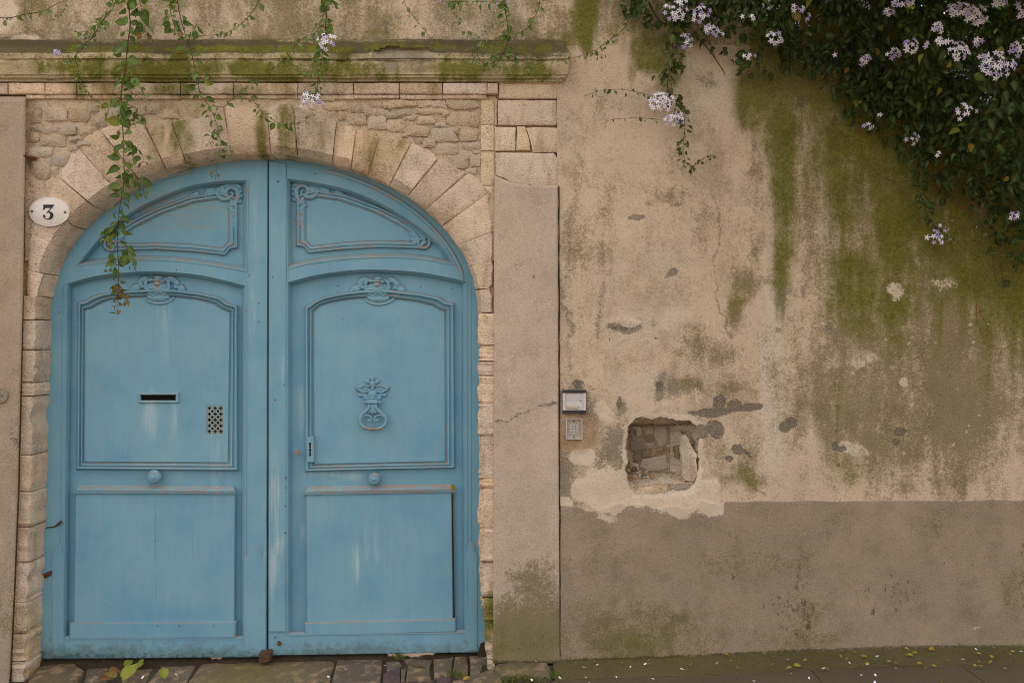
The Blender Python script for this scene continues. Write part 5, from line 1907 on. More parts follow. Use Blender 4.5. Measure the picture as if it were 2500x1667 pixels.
for s in (-1, 1):
    P = smooth_line([W(*kz(x + (14 if y > 1000 else 0), y), YK) for x, y in arm(s)], 4)
    n = len(P)
    tube(mb, P, [(.0080 + .0026 * math.sin(math.pi * min(1, k / n * 1.2))) for k in range(n)], 8)
    Q = smooth_line([W(*kz(605 + s * x + 12, y), YK - .002) for x, y in ((258, 1065), (200, 1005), (120, 985), (55, 1015), (32, 1075), (60, 1108), (92, 1088))], 4)
    m = len(Q)
    tube(mb, Q, [.0042 + .0018 * k / m for k in range(m)], 7)
    tube(mb, [W(*kz(605 + s * 92 + 12, 1086), YK - .006), W(*kz(605 + s * 90 + 12, 1088), YK + .004)], .0062, 8)
cb = W(*kz(632, 1280), YK)
for dx, r in ((-.0075, .0095), (.0075, .0095)):
    lathe(mb, cb + Vector((dx - .002, 0, .0005)), (1, 0, 0), [(0, .006), (.0005, r), (.0035, r), (.004, .006)], 10)
lathe(mb, cb - Vector((.006, 0, 0)), (1, 0, 0), [(0, .0002), (.001, .007), (.006, .0125), (.011, .007), (.012, .0002)], 12)
mb.a['wear'] = [.55 if q[2] < W(0, 900 + 1240 / 8.714, YK).z else .1 for q in mb.v]
ring = mb.build('knocker_ring', PAINT, right_leaf, 50)
relief('ring_palmette', [kE(605, 820, 62, 70, 0, .010), kE(605, 890, 78, 48, 0, .010), kE(540, 925, 34, 34, 0, .009), kE(672, 925, 34, 34, 0, .009), kE(605, 935, 30, 30, 0, .009)], PAINT, ring, YK + .006, 1.0, True, .003, .3)

# ---- lock plate with two keyholes, and the round cylinder lock
mb = MB()
keyh = lambda cy, h: [(755.2, cy - h), (758.6, cy - h), (760, cy - h + 3), (758.6, cy - h + 6), (759.4, cy + h), (755, cy + h), (755.6, cy - h + 6), (754.2, cy - h + 3)]
plate(mb, [(749, 1066), (766, 1063), (767, 1128), (750, 1128)], [keyh(1087, 6.5), keyh(1104, 9)], YR - .043, YR - .012, .8, W, 0, .45)
lp = mb.build('lock_plate', PAINT, right_leaf, 40)
mb = MB()
plate(mb, [(751, 1077), (764, 1077), (764, 1117), (751, 1117)], (), YR - .040, YR - .036)
mb.build('keyhole_shade', DARKGAP, lp)  # dark plate set in as the shade inside the keyholes
mb = MB()
c0 = W(726, 1104, YF - .0)
lathe(mb, c0, (0, -1, 0), [(-.004, .020), (.003, .0205), (.005, .019), (.004, .0175)], 20)
esc = mb.build('lock_rose', PAINT, right_leaf, 40)
mb = MB()
lathe(mb, c0, (0, -1, 0), [(-.002, .013), (.006, .0128), (.0075, .011), (.0075, .0002)], 18)
mb.build('lock_cylinder', make_simple('worn_brass', (176, 128, 104), (150, 104, 84), 90, .5, .5, .3), esc, 40)

# iron gate stop on the threshold
mb = MB()
p = [(632, 1594), (655, 1591), (660, 1594), (659, 1614), (652, 1617), (632, 1619)]
plate(mb, p, (), .085, .15, 1.6)
st_ = mb.build('gate_stop', BROWN_IRON, None, 40)
tag(st_, 'small square brown iron gate stop under the meeting gate leaves', 'gate stop')

# ================================================================ fittings on the walls
def ellipse(cx, cy, rx, ry, n=40):
    return [(cx + rx * math.cos(2 * math.pi * k / n), cy + ry * math.sin(2 * math.pi * k / n)) for k in range(n)]


plaque = root('house_number_plaque', 'white oval enamel house number plaque with a black 3', 'house number', tuple(W(120, 518, -.01)))
mb = MB()
rows = []
for s, y in ((1, .012), (1, -.004), (.985, -.008), (.94, -.010), (.92, -.0085), (.8, -.012), (.5, -.015), (.2, -.0165)):
    rows.append([W(*p, y) for p in ellipse(120.5, 517.5, 50.5 * s, 36.5 * s)])
mb.grid(rows, True)
mb.f.append(tuple(range(len(mb.v) - 40, len(mb.v))))
mb.m.append(0)
mb.build('oval_plate', ENAMEL, plaque, 50)


def stroke(mb, pts, y):
    """flat lettering stroke: centre points with half-widths"""
    P = smooth_line([Vector((p[0], p[1], p[2])) for p in pts], 6)
    rows = [[], []]
    n = len(P)
    for i in range(n):
        t = (P[min(i + 1, n - 1)] - P[max(i - 1, 0)]).xy
        t.normalize()
        nn = Vector((-t.y, t.x)) * P[i].z
        for r, s in ((0, 1), (1, -1)):
            rows[r].append(W(P[i].x + nn.x * s, P[i].y + nn.y * s, y))
    mb.grid(rows)


q3 = lambda x, y: (x / 3.357, 400 + y / 3.357)
mb = MB()
yb = -.0182
plate(mb, [q3(*p) for p in ((356, 335), (443, 335), (440, 343), (425, 362), (372, 362), (364, 374), (354, 380))], (), yb, yb + .002)
stroke(mb, [q3(432, 350) + (1.2,), q3(405, 380) + (1.0,), q3(385, 404) + (1.1,)], yb - .0003)
stroke(mb, [q3(380, 400) + (.9,), q3(400, 394) + (1.6,), q3(420, 408) + (3.4,), q3(424, 425) + (4.2,), q3(412, 446) + (2.6,), q3(390, 453) + (1.1,), q3(370, 447) + (.9,), q3(360, 434) + (1.1,)], yb - .0006)
plate(mb, ellipse(*q3(362, 428), 3.2, 3.2, 14), (), yb - .0009, yb)
mb.build('numeral_three', BLACK, plaque)
for x, y in ((264, 390), (536, 397)):
    mb = MB()
    lathe(mb, W(*q3(x, y), -.0105), (0, -1, 0), [(-.002, .0072), (.003, .0072), (.0045, .005), (.005, .0002)], 12)
    s_ = mb.build('screw', STEEL, plaque, 40)
    mb = MB()
    c = W(*q3(x, y), -.0158)
    box(mb, (c.x - .0055, c.y - .0006, c.z - .0009), (c.x + .0055, c.y + .002, c.z + .0009))
    mb.build('screw_slot', BLACK, s_)

# ---- door entry speaker
ic = root('intercom', 'silver intercom panel with dark top and bottom bars beside the pilaster', 'intercom', tuple(W(1402, 1006, -.02)))
pix = lambda x, y: (1370 + x / 11.2, 940 + y / 11.2)


def pbox(name, a, b, y0, y1, mat, parent, bev=.5):
    mb = MB()
    (x0, z0), (x1, z1) = pix(*a), pix(*b)
    plate(mb, [(x0, z0), (x1, z0), (x1, z1), (x0, z1)], (), y0, y1, bev)
    return mb.build(name, mat, parent, 40)


pbox('housing', (38, 135), (682, 770), -.022, .01, DARKPLASTIC, ic)
pbox('end_bar', (34, 132), (686, 212), -.036, -.02, DARKPLASTIC, ic)
pbox('end_bar', (34, 692), (686, 772), -.036, -.02, DARKPLASTIC, ic)
pbox('side_strip', (44, 214), (124, 690), -.034, -.02, SILVER, ic)
pbox('side_strip', (604, 214), (676, 690), -.034, -.02, SILVER, ic)
face = pbox('face_plate', (136, 216), (596, 686), -.030, -.02, SILVER, ic)
mb = MB()
for r in range(8):
    for c_ in range(16):
        if r == 7 and c_ > 11:
            continue
        p = W(*pix(168 + c_ * 26, 254 + r * 26.5), -.0305)
        v = [p + Vector((.0011 * math.cos(k * math.pi / 3), 0, .0011 * math.sin(k * math.pi / 3))) for k in range(6)]
        mb.add(v, [tuple(range(6))])
for r in range(3):
    for c_ in range(3):
        p = W(*pix(505 + c_ * 25, 596 + r * 26), -.0305)
        mb.add([p + Vector((.0009 * math.cos(k * math.pi / 3), 0, .0009 * math.sin(k * math.pi / 3))) for k in range(6)], [tuple(range(6))])
tag(mb.build('speaker_holes', DARKPLASTIC, face), kind='stuff')
pbox('maker_mark', (500, 432), (568, 448), -.0308, -.030, DARKPLASTIC, face, 0)
pbox('card_frame', (162, 570), (480, 660), -.0325, -.029, STEELPLATE, face)
pbox('name_card', (178, 586), (466, 648), -.0335, -.030, CARD, face)

# ---- keypad
kp = root('entry_keypad', 'small steel entry keypad with twelve buttons under the intercom', 'keypad', tuple(W(1402, 1072, -.01)))
mb = MB()
rc = lambda a, b: [pix(a[0], a[1]), pix(b[0], a[1]), pix(b[0], b[1]), pix(a[0], b[1])]
plate(mb, rc((132, 928), (584, 1482)), [rc((158, 950), (558, 1460))], -.026, .01, .8)
mb.build('keypad_frame', KEYCAP, kp, 40)
back = pbox('keypad_plate', (160, 952), (556, 1458), -.006, .008, STEELPLATE, kp, 0)
labels = '123456789A0B'
for r in range(4):
    for c_ in range(3):
        x, y = 258 + c_ * 88, 1100 + r * 71
        b_ = pbox('key', (x - 36, y - 28), (x + 36, y + 28), -.014, -.005, KEYCAP, kp, .5)
        cu = bpy.data.curves.new('digit', 'FONT')
        cu.body = labels[r * 3 + c_]
        cu.size = .0085
        cu.align_x, cu.align_y = 'CENTER', 'CENTER'
        cu.materials.append(BLACK)
        tmp = bpy.data.objects.new('digit', cu)
        COL.objects.link(tmp)
        DG = bpy.context.evaluated_depsgraph_get()
        dm = bpy.data.meshes.new_from_object(tmp.evaluated_get(DG))
        bpy.data.objects.remove(tmp)
        o = link('digit', dm, b_, matrix=Matrix.Translation(W(*pix(x, y), -.0143)) @ Matrix.Rotation(math.pi / 2, 4, 'X'))
for x, y, r in ((348, 992, 22), (348, 1418, 24), (280, 1022, 8), (420, 1022, 8)):
    mb = MB()
    lathe(mb, W(*pix(x, y), -.0065), (0, -1, 0), [(0, r / 11.2 / 450), (.002, r / 11.2 / 450), (.0025, .0001)], 10)
    mb.build('screw', STEEL, kp, 40)

# ---- round capped outlet on the left pier and the rusty pintle above the plaque
cap = root('round_wall_cap', 'small round grey cement cap on the left pier at the picture edge', 'wall cap', tuple(W(4, 965, -.06)))
mb = MB()
lathe(mb, W(1, 965, -.06), (0, -1, 0), [(-.02, .043), (.001, .043), (.004, .040), (.005, .0002)], 28)
lid = mb.build('cap_disc', make_simple('grey_cap', (150, 138, 124), (132, 120, 108), 60, .9, .1), cap, 40)
for dx, dz in ((-.004, .008), (.01, -.002), (-.012, -.006)):
    mb = MB()
    lathe(mb, W(1, 965, -.0645) + Vector((dx, 0, dz)), (0, -1, 0), [(-.001, .0035), (.001, .0035), (.0012, .0001)], 8)
    mb.build('cap_hole', DARKGAP, lid)
mb = MB()
tube(mb, [W(58, 379, -.05), W(64, 384, -.045), W(74, 386, -.03), (W(86, 388, .0))], [.006, .009, .011, .012], 7)
tube(mb, [W(70, 383, -.035), W(73, 398, -.03), W(74, 414, -.025)], [.007, .005, .002], 6)
tag(mb.build('iron_pintle', RUST, None, 50), 'rusty broken iron hinge pin sticking out above the oval number plaque', 'hinge pin')

# ---- rubble lying in the niche
def chunk(name, c, r, mat, seed):
    rr = random.Random(seed)
    bm = bmesh.new()
    bmesh.ops.create_icosphere(bm, subdivisions=1, radius=1)
    mb = MB()
    vs = []
    for v in bm.verts:
        k = rr.uniform(.72, 1.1)
        vs.append(Vector((v.co.x * r * k, v.co.y * r * k * .9, v.co.z * r * k * .75)) + c)
    fs = [tuple(v.index for v in f.verts) for f in bm.faces]
    bm.free()
    mb.add(vs, fs)
    return mb.build(name, mat)


BRICKY = make_stone('orange_brick_bits', (184, 140, 100), (166, 116, 78), (190, 156, 116), (), 71.0, .4)
WHITEBIT = make_stone('white_mortar_bits', (214, 200, 186), (196, 182, 168), (206, 186, 166), (), 73.0, .4)
NICHEBIT = make_stone('grey_stone_bits', (128, 110, 92), (104, 92, 80), (150, 124, 96), (), 75.0, .4)
rr = random.Random(77)
zf = W(0, 1165, .08).z
for i, (x, y, r, m, lb) in enumerate(((780, 990, 42, NICHEBIT, 'largest grey brown stone lump lying at the left of the broken niche'), (950, 1068, 32, BRICKY, 'orange brick lump alone near the middle of the niche floor'), (775, 1118, 34, BRICKY, 'flat ochre brick lump at the front left of the niche floor'),
                                      (738, 1085, 26, BRICKY, 'bright orange brick lump at the left corner of the niche floor'), (860, 1040, 30, NICHEBIT, 'brown stone lump behind the white crumbs in the niche'), (725, 1000, 26, BRICKY, 'small reddish lump against the left edge of the niche'),
                                      (1110, 1046, 18, WHITEBIT, 'single white mortar crumb near the right back of the niche floor'))):
    yd = .03 + max(0, (1130 - y)) * .0007
    p = W(1340 + x / 3.734, 880 + y / 3.734, yd)
    p.z = max(p.z, zf + r / 3.734 / 450 * .35)
    tag(chunk('rubble_lump', p, r / 3.734 / 450, m, 100 + i), lb, 'rubble', 'loose lumps in the broken niche')
for i in range(26):
    x, y = rr.gauss(815, 50), rr.gauss(1065, 24)
    if i > 20:
        x, y = rr.uniform(1090, 1200), rr.uniform(1045, 1085)
    yd = .03 + max(0, (1130 - y)) * .0007
    p = W(1340 + x / 3.734, 880 + y / 3.734, yd)
    p.z = max(p.z, zf + .004)
    tag(chunk('mortar_crumb', p, rr.uniform(9, 17) / 3.734 / 450, WHITEBIT, 200 + i), 'small whitish mortar crumb heaped on the floor of the broken niche', 'crumb', 'white crumbs on the niche floor')

# ================================================================ paving at the foot of the gate and wall
def build_paving():
    pv = lambda poly, m=PAVING, **k: paving('paving_stone', poly, m, parent=GROUND, **k)
    pv([(492, 1616), (600, 1611), (700, 1607), (820, 1604), (812, 1630), (800, 1680), (770, 1800), (380, 1800), (440, 1690)])
    pv([(825, 1604), (934, 1602), (933, 1630), (928, 1690), (900, 1800), (780, 1800), (806, 1680), (818, 1630)], up=.004)
    pv([(395, 1622), (485, 1616), (452, 1668), (400, 1740), (300, 1760), (340, 1690)], up=-.006)
    pv([(96, 1622), (180, 1614), (206, 1632), (190, 1662), (160, 1690), (90, 1690), (70, 1660)], COBBLE, up=.02, bev=8)
    pv([(60, 1690), (190, 1670), (230, 1700), (200, 1780), (20, 1800)], COBBLE, up=.01)
    pv([(240, 1690), (330, 1680), (300, 1760), (220, 1790)], COBBLE, up=.0)
    pv([(212, 1622), (270, 1620), (262, 1660), (205, 1668)], COBBLE, up=-.012)
    pv([(300, 1636), (380, 1628), (360, 1668), (290, 1680)], COBBLE, up=-.018)
    for poly, m in (([(942, 1614), (975, 1612), (980, 1624), (945, 1640)], COBBLE), ([(936, 1640), (976, 1622), (980, 1680), (960, 1720), (930, 1710)], PURPLE), ([(985, 1606), (1055, 1610), (1050, 1628), (1000, 1618)], COBBLE), ([(978, 1632), (992, 1628), (988, 1660), (980, 1660)], COBBLE),
                    ([(996, 1622), (1050, 1632), (1052, 1660), (990, 1660)], COBBLE), ([(1058, 1606), (1108, 1602), (1102, 1642), (1058, 1648)], COBBLE), ([(1110, 1602), (1128, 1596), (1142, 1602), (1142, 1650), (1104, 1640)], COBBLE), ([(1146, 1598), (1190, 1598), (1196, 1612), (1148, 1614)], COBBLE),
                    ([(1148, 1618), (1180, 1618), (1168, 1650), (1146, 1652)], COBBLE), ([(985, 1664), (1060, 1656), (1080, 1700), (980, 1720)], PURPLE), ([(1064, 1652), (1100, 1650), (1100, 1690), (1085, 1700)], PURPLE), ([(1104, 1658), (1150, 1650), (1200, 1628), (1225, 1650), (1230, 1720), (1100, 1730)], PAVING)):
        pv(poly, m, up=.006, bev=4)
    for x0 in range(940, 1230, 62):
        for y0, y1 in ((1730, 1790), (1796, 1870)):
            pv([(x0 + 2, y0), (x0 + 58, y0), (x0 + 58, y1), (x0 + 2, y1)], COBBLE)
    pv([(1208, 1618), (1240, 1614), (1335, 1616), (1344, 1628), (1345, 1650), (1320, 1652), (1290, 1644), (1262, 1642), (1225, 1650), (1212, 1640)], PAVING, up=.012)


build_paving()


def build_pavement():
    """the raised pavement along the garden wall: a strip by the wall, a joint, then slabs"""
    M = Mat('mossy_pavement', .92, .2)
    a, b = M.noise(3, 4, .6, seed=2), M.noise(60, 4, .7, seed=3)
    x, y, z = M.xyz()
    col = M.mix(M.ramp(a, .35, .65), lin((98, 88, 64)), lin((84, 78, 54)))
    col = M.mix(M.mul(M.ramp(b, .5, .75), .6), col, lin((62, 56, 40)))
    col, _ = moss_over(M, col, M.ramp(y, -.40, .0, .0, .30), 5.0)
    col = M.mix(M.mul(M.ramp(y, -.26, -.34), .6), col, lin((88, 80, 70)))
    PV = M.done(col, M.bump(b, .4, .006))
    root_ = MB()
    root_.grid([[(xx, yy, gz(xx) - .09) for xx in (.2, .6, 1.2, 1.8, 2.4, 3.4)] for yy in (-1.6, -.8, -.2, .1)])
    pave = tag(root_.build('pavement', PV), kind='structure')

    def slab(x0, x1, y0, y1, seed, skew=0.0):
        rr = random.Random(seed)
        nx, ny = max(3, int((x1 - x0) / .12)), 5
        mb = MB()
        rows = []
        for j in range(ny + 1):
            yy = y0 + (y1 - y0) * j / ny
            row = []
            for i in range(nx + 1):
                xx = x0 + (x1 - x0) * i / nx + skew * (yy - y0)
                row.append(Vector((xx, yy, gz(xx) + rr.uniform(-.002, .002) - (.006 if i in (0, nx) or j in (0, ny) else 0))))
            rows.append(row)
        rows = [[p - Vector((0, 0, .08)) for p in rows[0]]] + rows + [[p - Vector((0, 0, .08)) for p in rows[-1]]]
        mb.grid(rows)
        m = nx + 1
        mb.f += [tuple(k * m for k in range(len(rows))), tuple(k * m + nx for k in range(len(rows)))]
        mb.m += [0, 0]
        mb.build('paving_slab', PV, pave, 40)
    slab(.222, 3.4, -.285, .04, 1)
    slab(.20, 1.53, -.80, -.290, 2)
    slab(1.536, 2.30, -.80, -.290, 3)
    slab(2.306, 3.4, -.80, -.290, 4)
    slab(.20, 3.4, -1.5, -.806, 5)


build_pavement()
# sunlit yard behind the gate, seen only through the gap under it
yard = MB()
yard.grid([[(x, y, gz(x) - .028) for x in (-4, -2.6, -1.3, -.2, 0.25)] for y in (.19, .5, 1.5, 4.0)])
YM = make_simple('pale_gravel_yard', (214, 206, 196), (190, 182, 172), 40, .9, .1)
tag(yard.build('yard', YM), kind='structure')

# dark bank added under the gate to block daylight, lower where some shows through
def build_threshold():
    rr = random.Random(15)
    rows = []
    for y, k in ((.135, 0), (.165, .6), (.20, .95), (.26, 1.0), (.34, .4), (.5, 0)):
        row = []
        for px in range(40, 1250, 9):
            p = W(px, 1600, .19)
            gap = (1 if 944 < px < 1030 else .55 if 1030 <= px < 1062 else 0) + (.35 if 508 < px < 536 else 0)
            door = W(px, np.interp(px, [60, 100, 104, 650, 656, 1165, 1170, 1200], [1586, 1586, 1606, 1603, 1598, 1590, 1535, 1535]), .19).z
            base = gz(p.x) - .03
            top = max(base, door + .004) if not gap else door - .004 - .016 * gap
            row.append(Vector((p.x, y, base + (top - base) * k + rr.uniform(-.004, .004))))
        rows.append(row)
    mb = MB()
    mb.grid(rows)
    o = mb.build('gap_blocker', make_cement('dark_blocker', (66, 56, 45), (54, 45, 36), (40, 33, 26), moss=False), None, False)
    tag(o, kind='structure')


build_threshold()

# ================================================================ the climber
def leaf_mesh(name, mat, wid, curl, bend, seed):
    """one leaf, 1 unit long from its stalk at the origin along +Y, blade facing +Z"""
    rr = random.Random(seed)
    prof = [(0, .02), (.10, .26), (.24, .43), (.42, .5), (.62, .40), (.82, .19), (.94, .06), (1.0, .0)]
    mb = MB()
    v, vein = [], []
    for t, w in prof:
        yy, zz = t * (1 - .08 * bend * t), -bend * t * t * .35
        wv = 1 + rr.uniform(-.06, .06)
        for s in (-1, 0, 1):
            v.append((s * w * wid * wv, yy, zz + (abs(s) * w * curl)))
            vein.append(1.0 if s == 0 else 0.0)
    F = []
    for i in range(len(prof) - 2):
        for s in (0, 1):
            F.append((3 * i + s, 3 * i + s + 1, 3 * i + s + 4, 3 * i + s + 3))
    i = len(prof) - 2
    F += [(3 * i, 3 * i + 1, 3 * i + 4), (3 * i + 1, 3 * i + 2, 3 * i + 4)]
    mb.add(v, F, vein=vein)
    me, _ = mb.mesh(name, mat, True, False, False)
    return me


KINDS = [(.66, .28, .5), (.54, .4, .9), (.72, .18, .3), (.5, .5, 1.2), (.62, .3, -.4)]
LEAVES = {k: [leaf_mesh('leaf', m, *p, i) for i, p in enumerate(KINDS)] for k, m in (('green', LEAF), ('dark', LEAF_DARK), ('red', LEAF_RED), ('yellow', LEAF_YELLOW), ('lime', LEAF_LIME))}


def leaf_matrix(pos, ang, tilt, roll, size):
    """leaf pointing at ang degrees in the wall plane (0 = right, -90 = down), tilted off the wall"""
    a = math.radians(ang)
    d = Vector((math.cos(a) * math.cos(tilt), -math.sin(tilt), math.sin(a) * math.cos(tilt)))
    n = Vector((0, -1, .25))
    n = (n - d * n.dot(d)).normalized()
    n = Matrix.Rotation(roll, 3, d) @ n
    x = d.cross(n)
    M = Matrix((x, d, n)).transposed().to_4x4()
    return Matrix.Translation(pos) @ M @ Matrix.Scale(size, 4)


def flower_mesh(name, petal, seed):
    rr = random.Random(seed)
    mb = MB()
    v = [(0, 0, 0)]
    n = 5
    for k in range(n):
        a0 = 2 * math.pi * k / n
        for da, r, z in ((-.628, .30, .10), (-.30, .70, .04), (0, 1.0, rr.uniform(-.22, .02)), (.30, .70, .04)):
            v.append((r * math.cos(a0 + da), r * math.sin(a0 + da), z))
    F = []
    m = 4 * n
    for k in range(m):
        F.append((0, 1 + k, 1 + (k + 1) % m))
    mb.add(v, F)
    b = len(mb.v)
    c = [(.13 * math.cos(2 * math.pi * k / 5), .13 * math.sin(2 * math.pi * k / 5), .04) for k in range(5)] + [(0, 0, .36)]
    mb.add(c, [(k, (k + 1) % 5, 5) for k in range(5)], mi=1)
    me, _ = mb.mesh(name, [petal, ANTHER], False, False, False)
    return me


FLOWERS = [flower_mesh('flower', PETAL, 1), flower_mesh('flower', PETAL, 2), flower_mesh('flower', PETAL_VIOLET, 3), flower_mesh('flower', PETAL, 4)]


def bud_mesh():
    mb = MB()
    lathe(mb, (0, 0, 0), (0, 0, 1), [(0, .02), (.2, .14), (.5, .16), (.8, .10), (1, .001)], 6)
    return mb.mesh('bud', PETAL_VIOLET, True, False, False)[0]


BUD = bud_mesh()


def add_leaf(parent, kind, pos, ang, tilt, roll, size, rr):
    return link('leaf', rr.choice(LEAVES[kind]), parent, matrix=leaf_matrix(pos, ang, tilt, roll, size))


def cluster(parent, cx, cy, rx, ry, n, y, rr, violet=.2, stalk=None):
    """a truss of star flowers: branching stalks as the part, each flower its sub-part"""
    base = W(*(stalk or (cx + rr.uniform(-4, 4), cy - ry * .9)), y + .02)
    spots = []
    for k in range(n):
        t = 0
        while True:
            a, q = rr.uniform(0, 6.283), math.sqrt(rr.random())
            p = (cx + rx * q * math.cos(a), cy + ry * q * math.sin(a))
            t += 1
            if t > 12 or all(math.hypot(p[0] - s[0], p[1] - s[1]) > 7.5 for s in spots):
                break
        spots.append((p[0], p[1], q))
    mb = MB()
    for px, py, q in spots:
        e = W(px, py, y - .035 * (1 - q * q) + .012)
        tube(mb, [base, base.lerp(e, .5) + Vector((0, .006, .004)), e], [.0013, .001, .0007], 4)
    part = mb.build('flower_cluster', GREENSTEM, parent)
    for px, py, q in spots:
        pos = W(px, py, y - .035 * (1 - q * q) + rr.uniform(-.006, .006))
        nrm = Vector(((px - cx) / max(rx, 1) * .7 + rr.uniform(-.35, .35), -1, -(py - cy) / max(ry, 1) * .7 + rr.uniform(-.35, .35))).normalized()
        Mx = Matrix.Translation(pos) @ nrm.to_track_quat('Z', 'Y').to_matrix().to_4x4() @ Matrix.Rotation(rr.uniform(0, 6.28), 4, 'Z') @ Matrix.Scale(rr.uniform(5.8, 8.0) / 450, 4)
        vio = rr.random() < violet * (.5 + q)
        link('flower', FLOWERS[2] if vio else FLOWERS[rr.choice((0, 1, 3))], part, matrix=Mx)
    return part


def vine(name, label, group, strands, clusters=(), seed=1, cat='climber', buds=()):
    """strands: (pixel points, depth at start, depth at end, stem radius, leaf spacing px, leaf size px, kind, spread)"""
    rr = random.Random(seed)
    p0 = strands[0][0][0]
    r = root(name, label, cat, tuple(W(p0[0], p0[1], strands[0][1])), group)
    for pts, ya, yb, rad, sp, size, kind, mat in strands:
        P2 = smooth_line([Vector(p) for p in pts], 6)
        tot = sum((b - a).length for a, b in zip(P2, P2[1:]))
        acc, P3 = 0, []
        for i, p in enumerate(P2):
            if i:
                acc += (p - P2[i - 1]).length
            P3.append(W(p.x, p.y, ya + (yb - ya) * acc / tot + .006 * math.sin(acc * .05)))
        mb = MB()
        tube(mb, P3, [rad * (1 - .65 * i / len(P3)) for i in range(len(P3))], 5)
        leaves = []
        if sp:
            d, i, side = rr.uniform(2, sp), 0, 1
            acc = 0
            while d < tot:
                while i < len(P2) - 2 and acc + (P2[i + 1] - P2[i]).length < d:
                    acc += (P2[i + 1] - P2[i]).length
                    i += 1
                L = (P2[i + 1] - P2[i]).length
                f = (d - acc) / max(L, 1e-6)
                p = P2[i].lerp(P2[i + 1], min(1, f))
                q3_ = P3[i].lerp(P3[i + 1], min(1, f))
                t = (P2[i + 1] - P2[i]).normalized()
                frac = d / tot
                for _ in range(1 if sp > 9 else rr.choice((1, 2))):
                    side = -side
                    n_ = Vector((-t.y, t.x)) * side
                    pet = rr.uniform(2, 9) * size / 24
                    e = q3_ + Vector((n_.x, 0, -n_.y)) * pet / 450 + Vector((0, rr.uniform(-.03, .004), -rr.uniform(0, 4) / 450))
                    tube(mb, [q3_, q3_.lerp(e, .6) + Vector((0, -.003, .002)), e], [.0011, .0009, .0007], 4)
                    ang = -90 + (n_.x) * rr.uniform(5, 75) + rr.gauss(0, 28)
                    sz = size * rr.uniform(.45, 1.35) * (1 - .45 * max(0, frac - .6) / .4)
                    kd = kind
                    if kind == 'green' and frac > .93 and rr.random() < .6:
                        kd = 'red' if seed in (1, 2) else 'green'
                    leaves.append((kd, e, ang, rr.uniform(-.3, .8), rr.uniform(-1.3, 1.3), sz / 450))
                d += sp * rr.uniform(.6, 1.4)
        mb.build('stem', mat, r, 60)
        for lf in leaves:
            add_leaf(r, *lf, rr)
    for c in clusters:
        cluster(r, *c[:5], c[5], rr, *(c[6:]))
    for (x, y, y_d, n) in buds:
        for _ in range(n):
            pos = W(x + rr.gauss(0, 8), y + rr.gauss(0, 8), y_d)
            link('bud', BUD, r, matrix=Matrix.Translation(pos) @ Vector((rr.gauss(0, .4), -.5, rr.gauss(-.3, .5))).to_track_quat('Z', 'Y').to_matrix().to_4x4() @ Matrix.Scale(rr.uniform(4, 7) / 450, 4))
    return r


VG = 'climber strands hanging over the gate'
vine('climber_strand', 'longest leafy climber strand, hanging over the left gate leaf to its carved shell', VG,
     [([(312, -60), (316, 30), (318, 60), (312, 110), (306, 170), (298, 215), (296, 250), (299, 300), (302, 350), (303, 400), (303, 440), (297, 480), (291, 520), (288, 570), (287, 610), (290, 650), (289, 700), (288, 745), (288, 770)], -.22, .02, .0036, 9.5, 29, 'green', STEM),
      ([(330, -40), (345, 20), (352, 60), (356, 95)], -.20, -.2, .002, 7, 26, 'green', STEM), ([(306, 170), (330, 200), (350, 225), (354, 240)], -.19, -.19, .002, 9, 24, 'green', STEM), ([(298, 250), (330, 265), (336, 290), (330, 310)], -.16, -.15, .0018, 9, 24, 'green', STEM),
      ([(298, 240), (270, 262), (256, 285)], -.16, -.16, .0016, 10, 22, 'green', STEM), ([(302, 345), (325, 358), (348, 380), (352, 400)], -.12, -.12, .0016, 9, 26, 'green', STEM), ([(303, 425), (330, 430), (350, 446), (350, 480)], -.08, -.06, .0016, 9, 28, 'green', STEM),
      ([(291, 540), (270, 556), (262, 570), (262, 590)], -.02, -.02, .0014, 8, 24, 'green', STEM), ([(290, 590), (312, 604), (322, 630), (326, 655)], 0.0, .0, .0014, 9, 25, 'green', STEM), ([(290, 630), (275, 650), (270, 670)], 0.0, .0, .0012, 9, 18, 'green', STEM),
      ([(288, 690), (300, 710), (308, 725), (312, 742)], .01, .01, .0012, 7, 20, 'red', REDSTEM), ([(289, 715), (282, 740), (280, 757)], .01, .01, .001, 12, 13, 'red', REDSTEM)], seed=1)
vine('climber_strand', 'thinner climber strand left of the flowering one, its red tip on the arch crown', VG,
     [([(428, -50), (436, 20), (448, 70), (462, 110), (472, 150), (480, 190), (490, 230), (512, 262), (528, 300), (536, 340), (536, 370), (530, 405), (526, 440)], -.24, .05, .0024, 9.5, 21, 'green', STEM),
      ([(405, -40), (415, 20), (425, 60), (440, 90)], -.24, -.22, .002, 9, 22, 'green', STEM), ([(480, 60), (470, 90), (466, 100)], -.24, -.22, .0015, 8, 22, 'green', STEM), ([(480, 180), (505, 200), (520, 175)], -.22, -.22, .0012, 12, 18, 'green', STEM),
      ([(536, 315), (520, 330), (512, 345), (522, 352)], -.1, -.1, .0011, 7, 14, 'green', STEM), ([(540, 345), (556, 355), (566, 378), (574, 385)], -.08, -.06, .0011, 9, 16, 'green', STEM),
      ([(518, 258), (545, 262), (562, 248), (590, 226), (622, 198), (660, 172), (700, 146)], -.2, -.22, .0016, 11, 15, 'green', STEM)], seed=2)
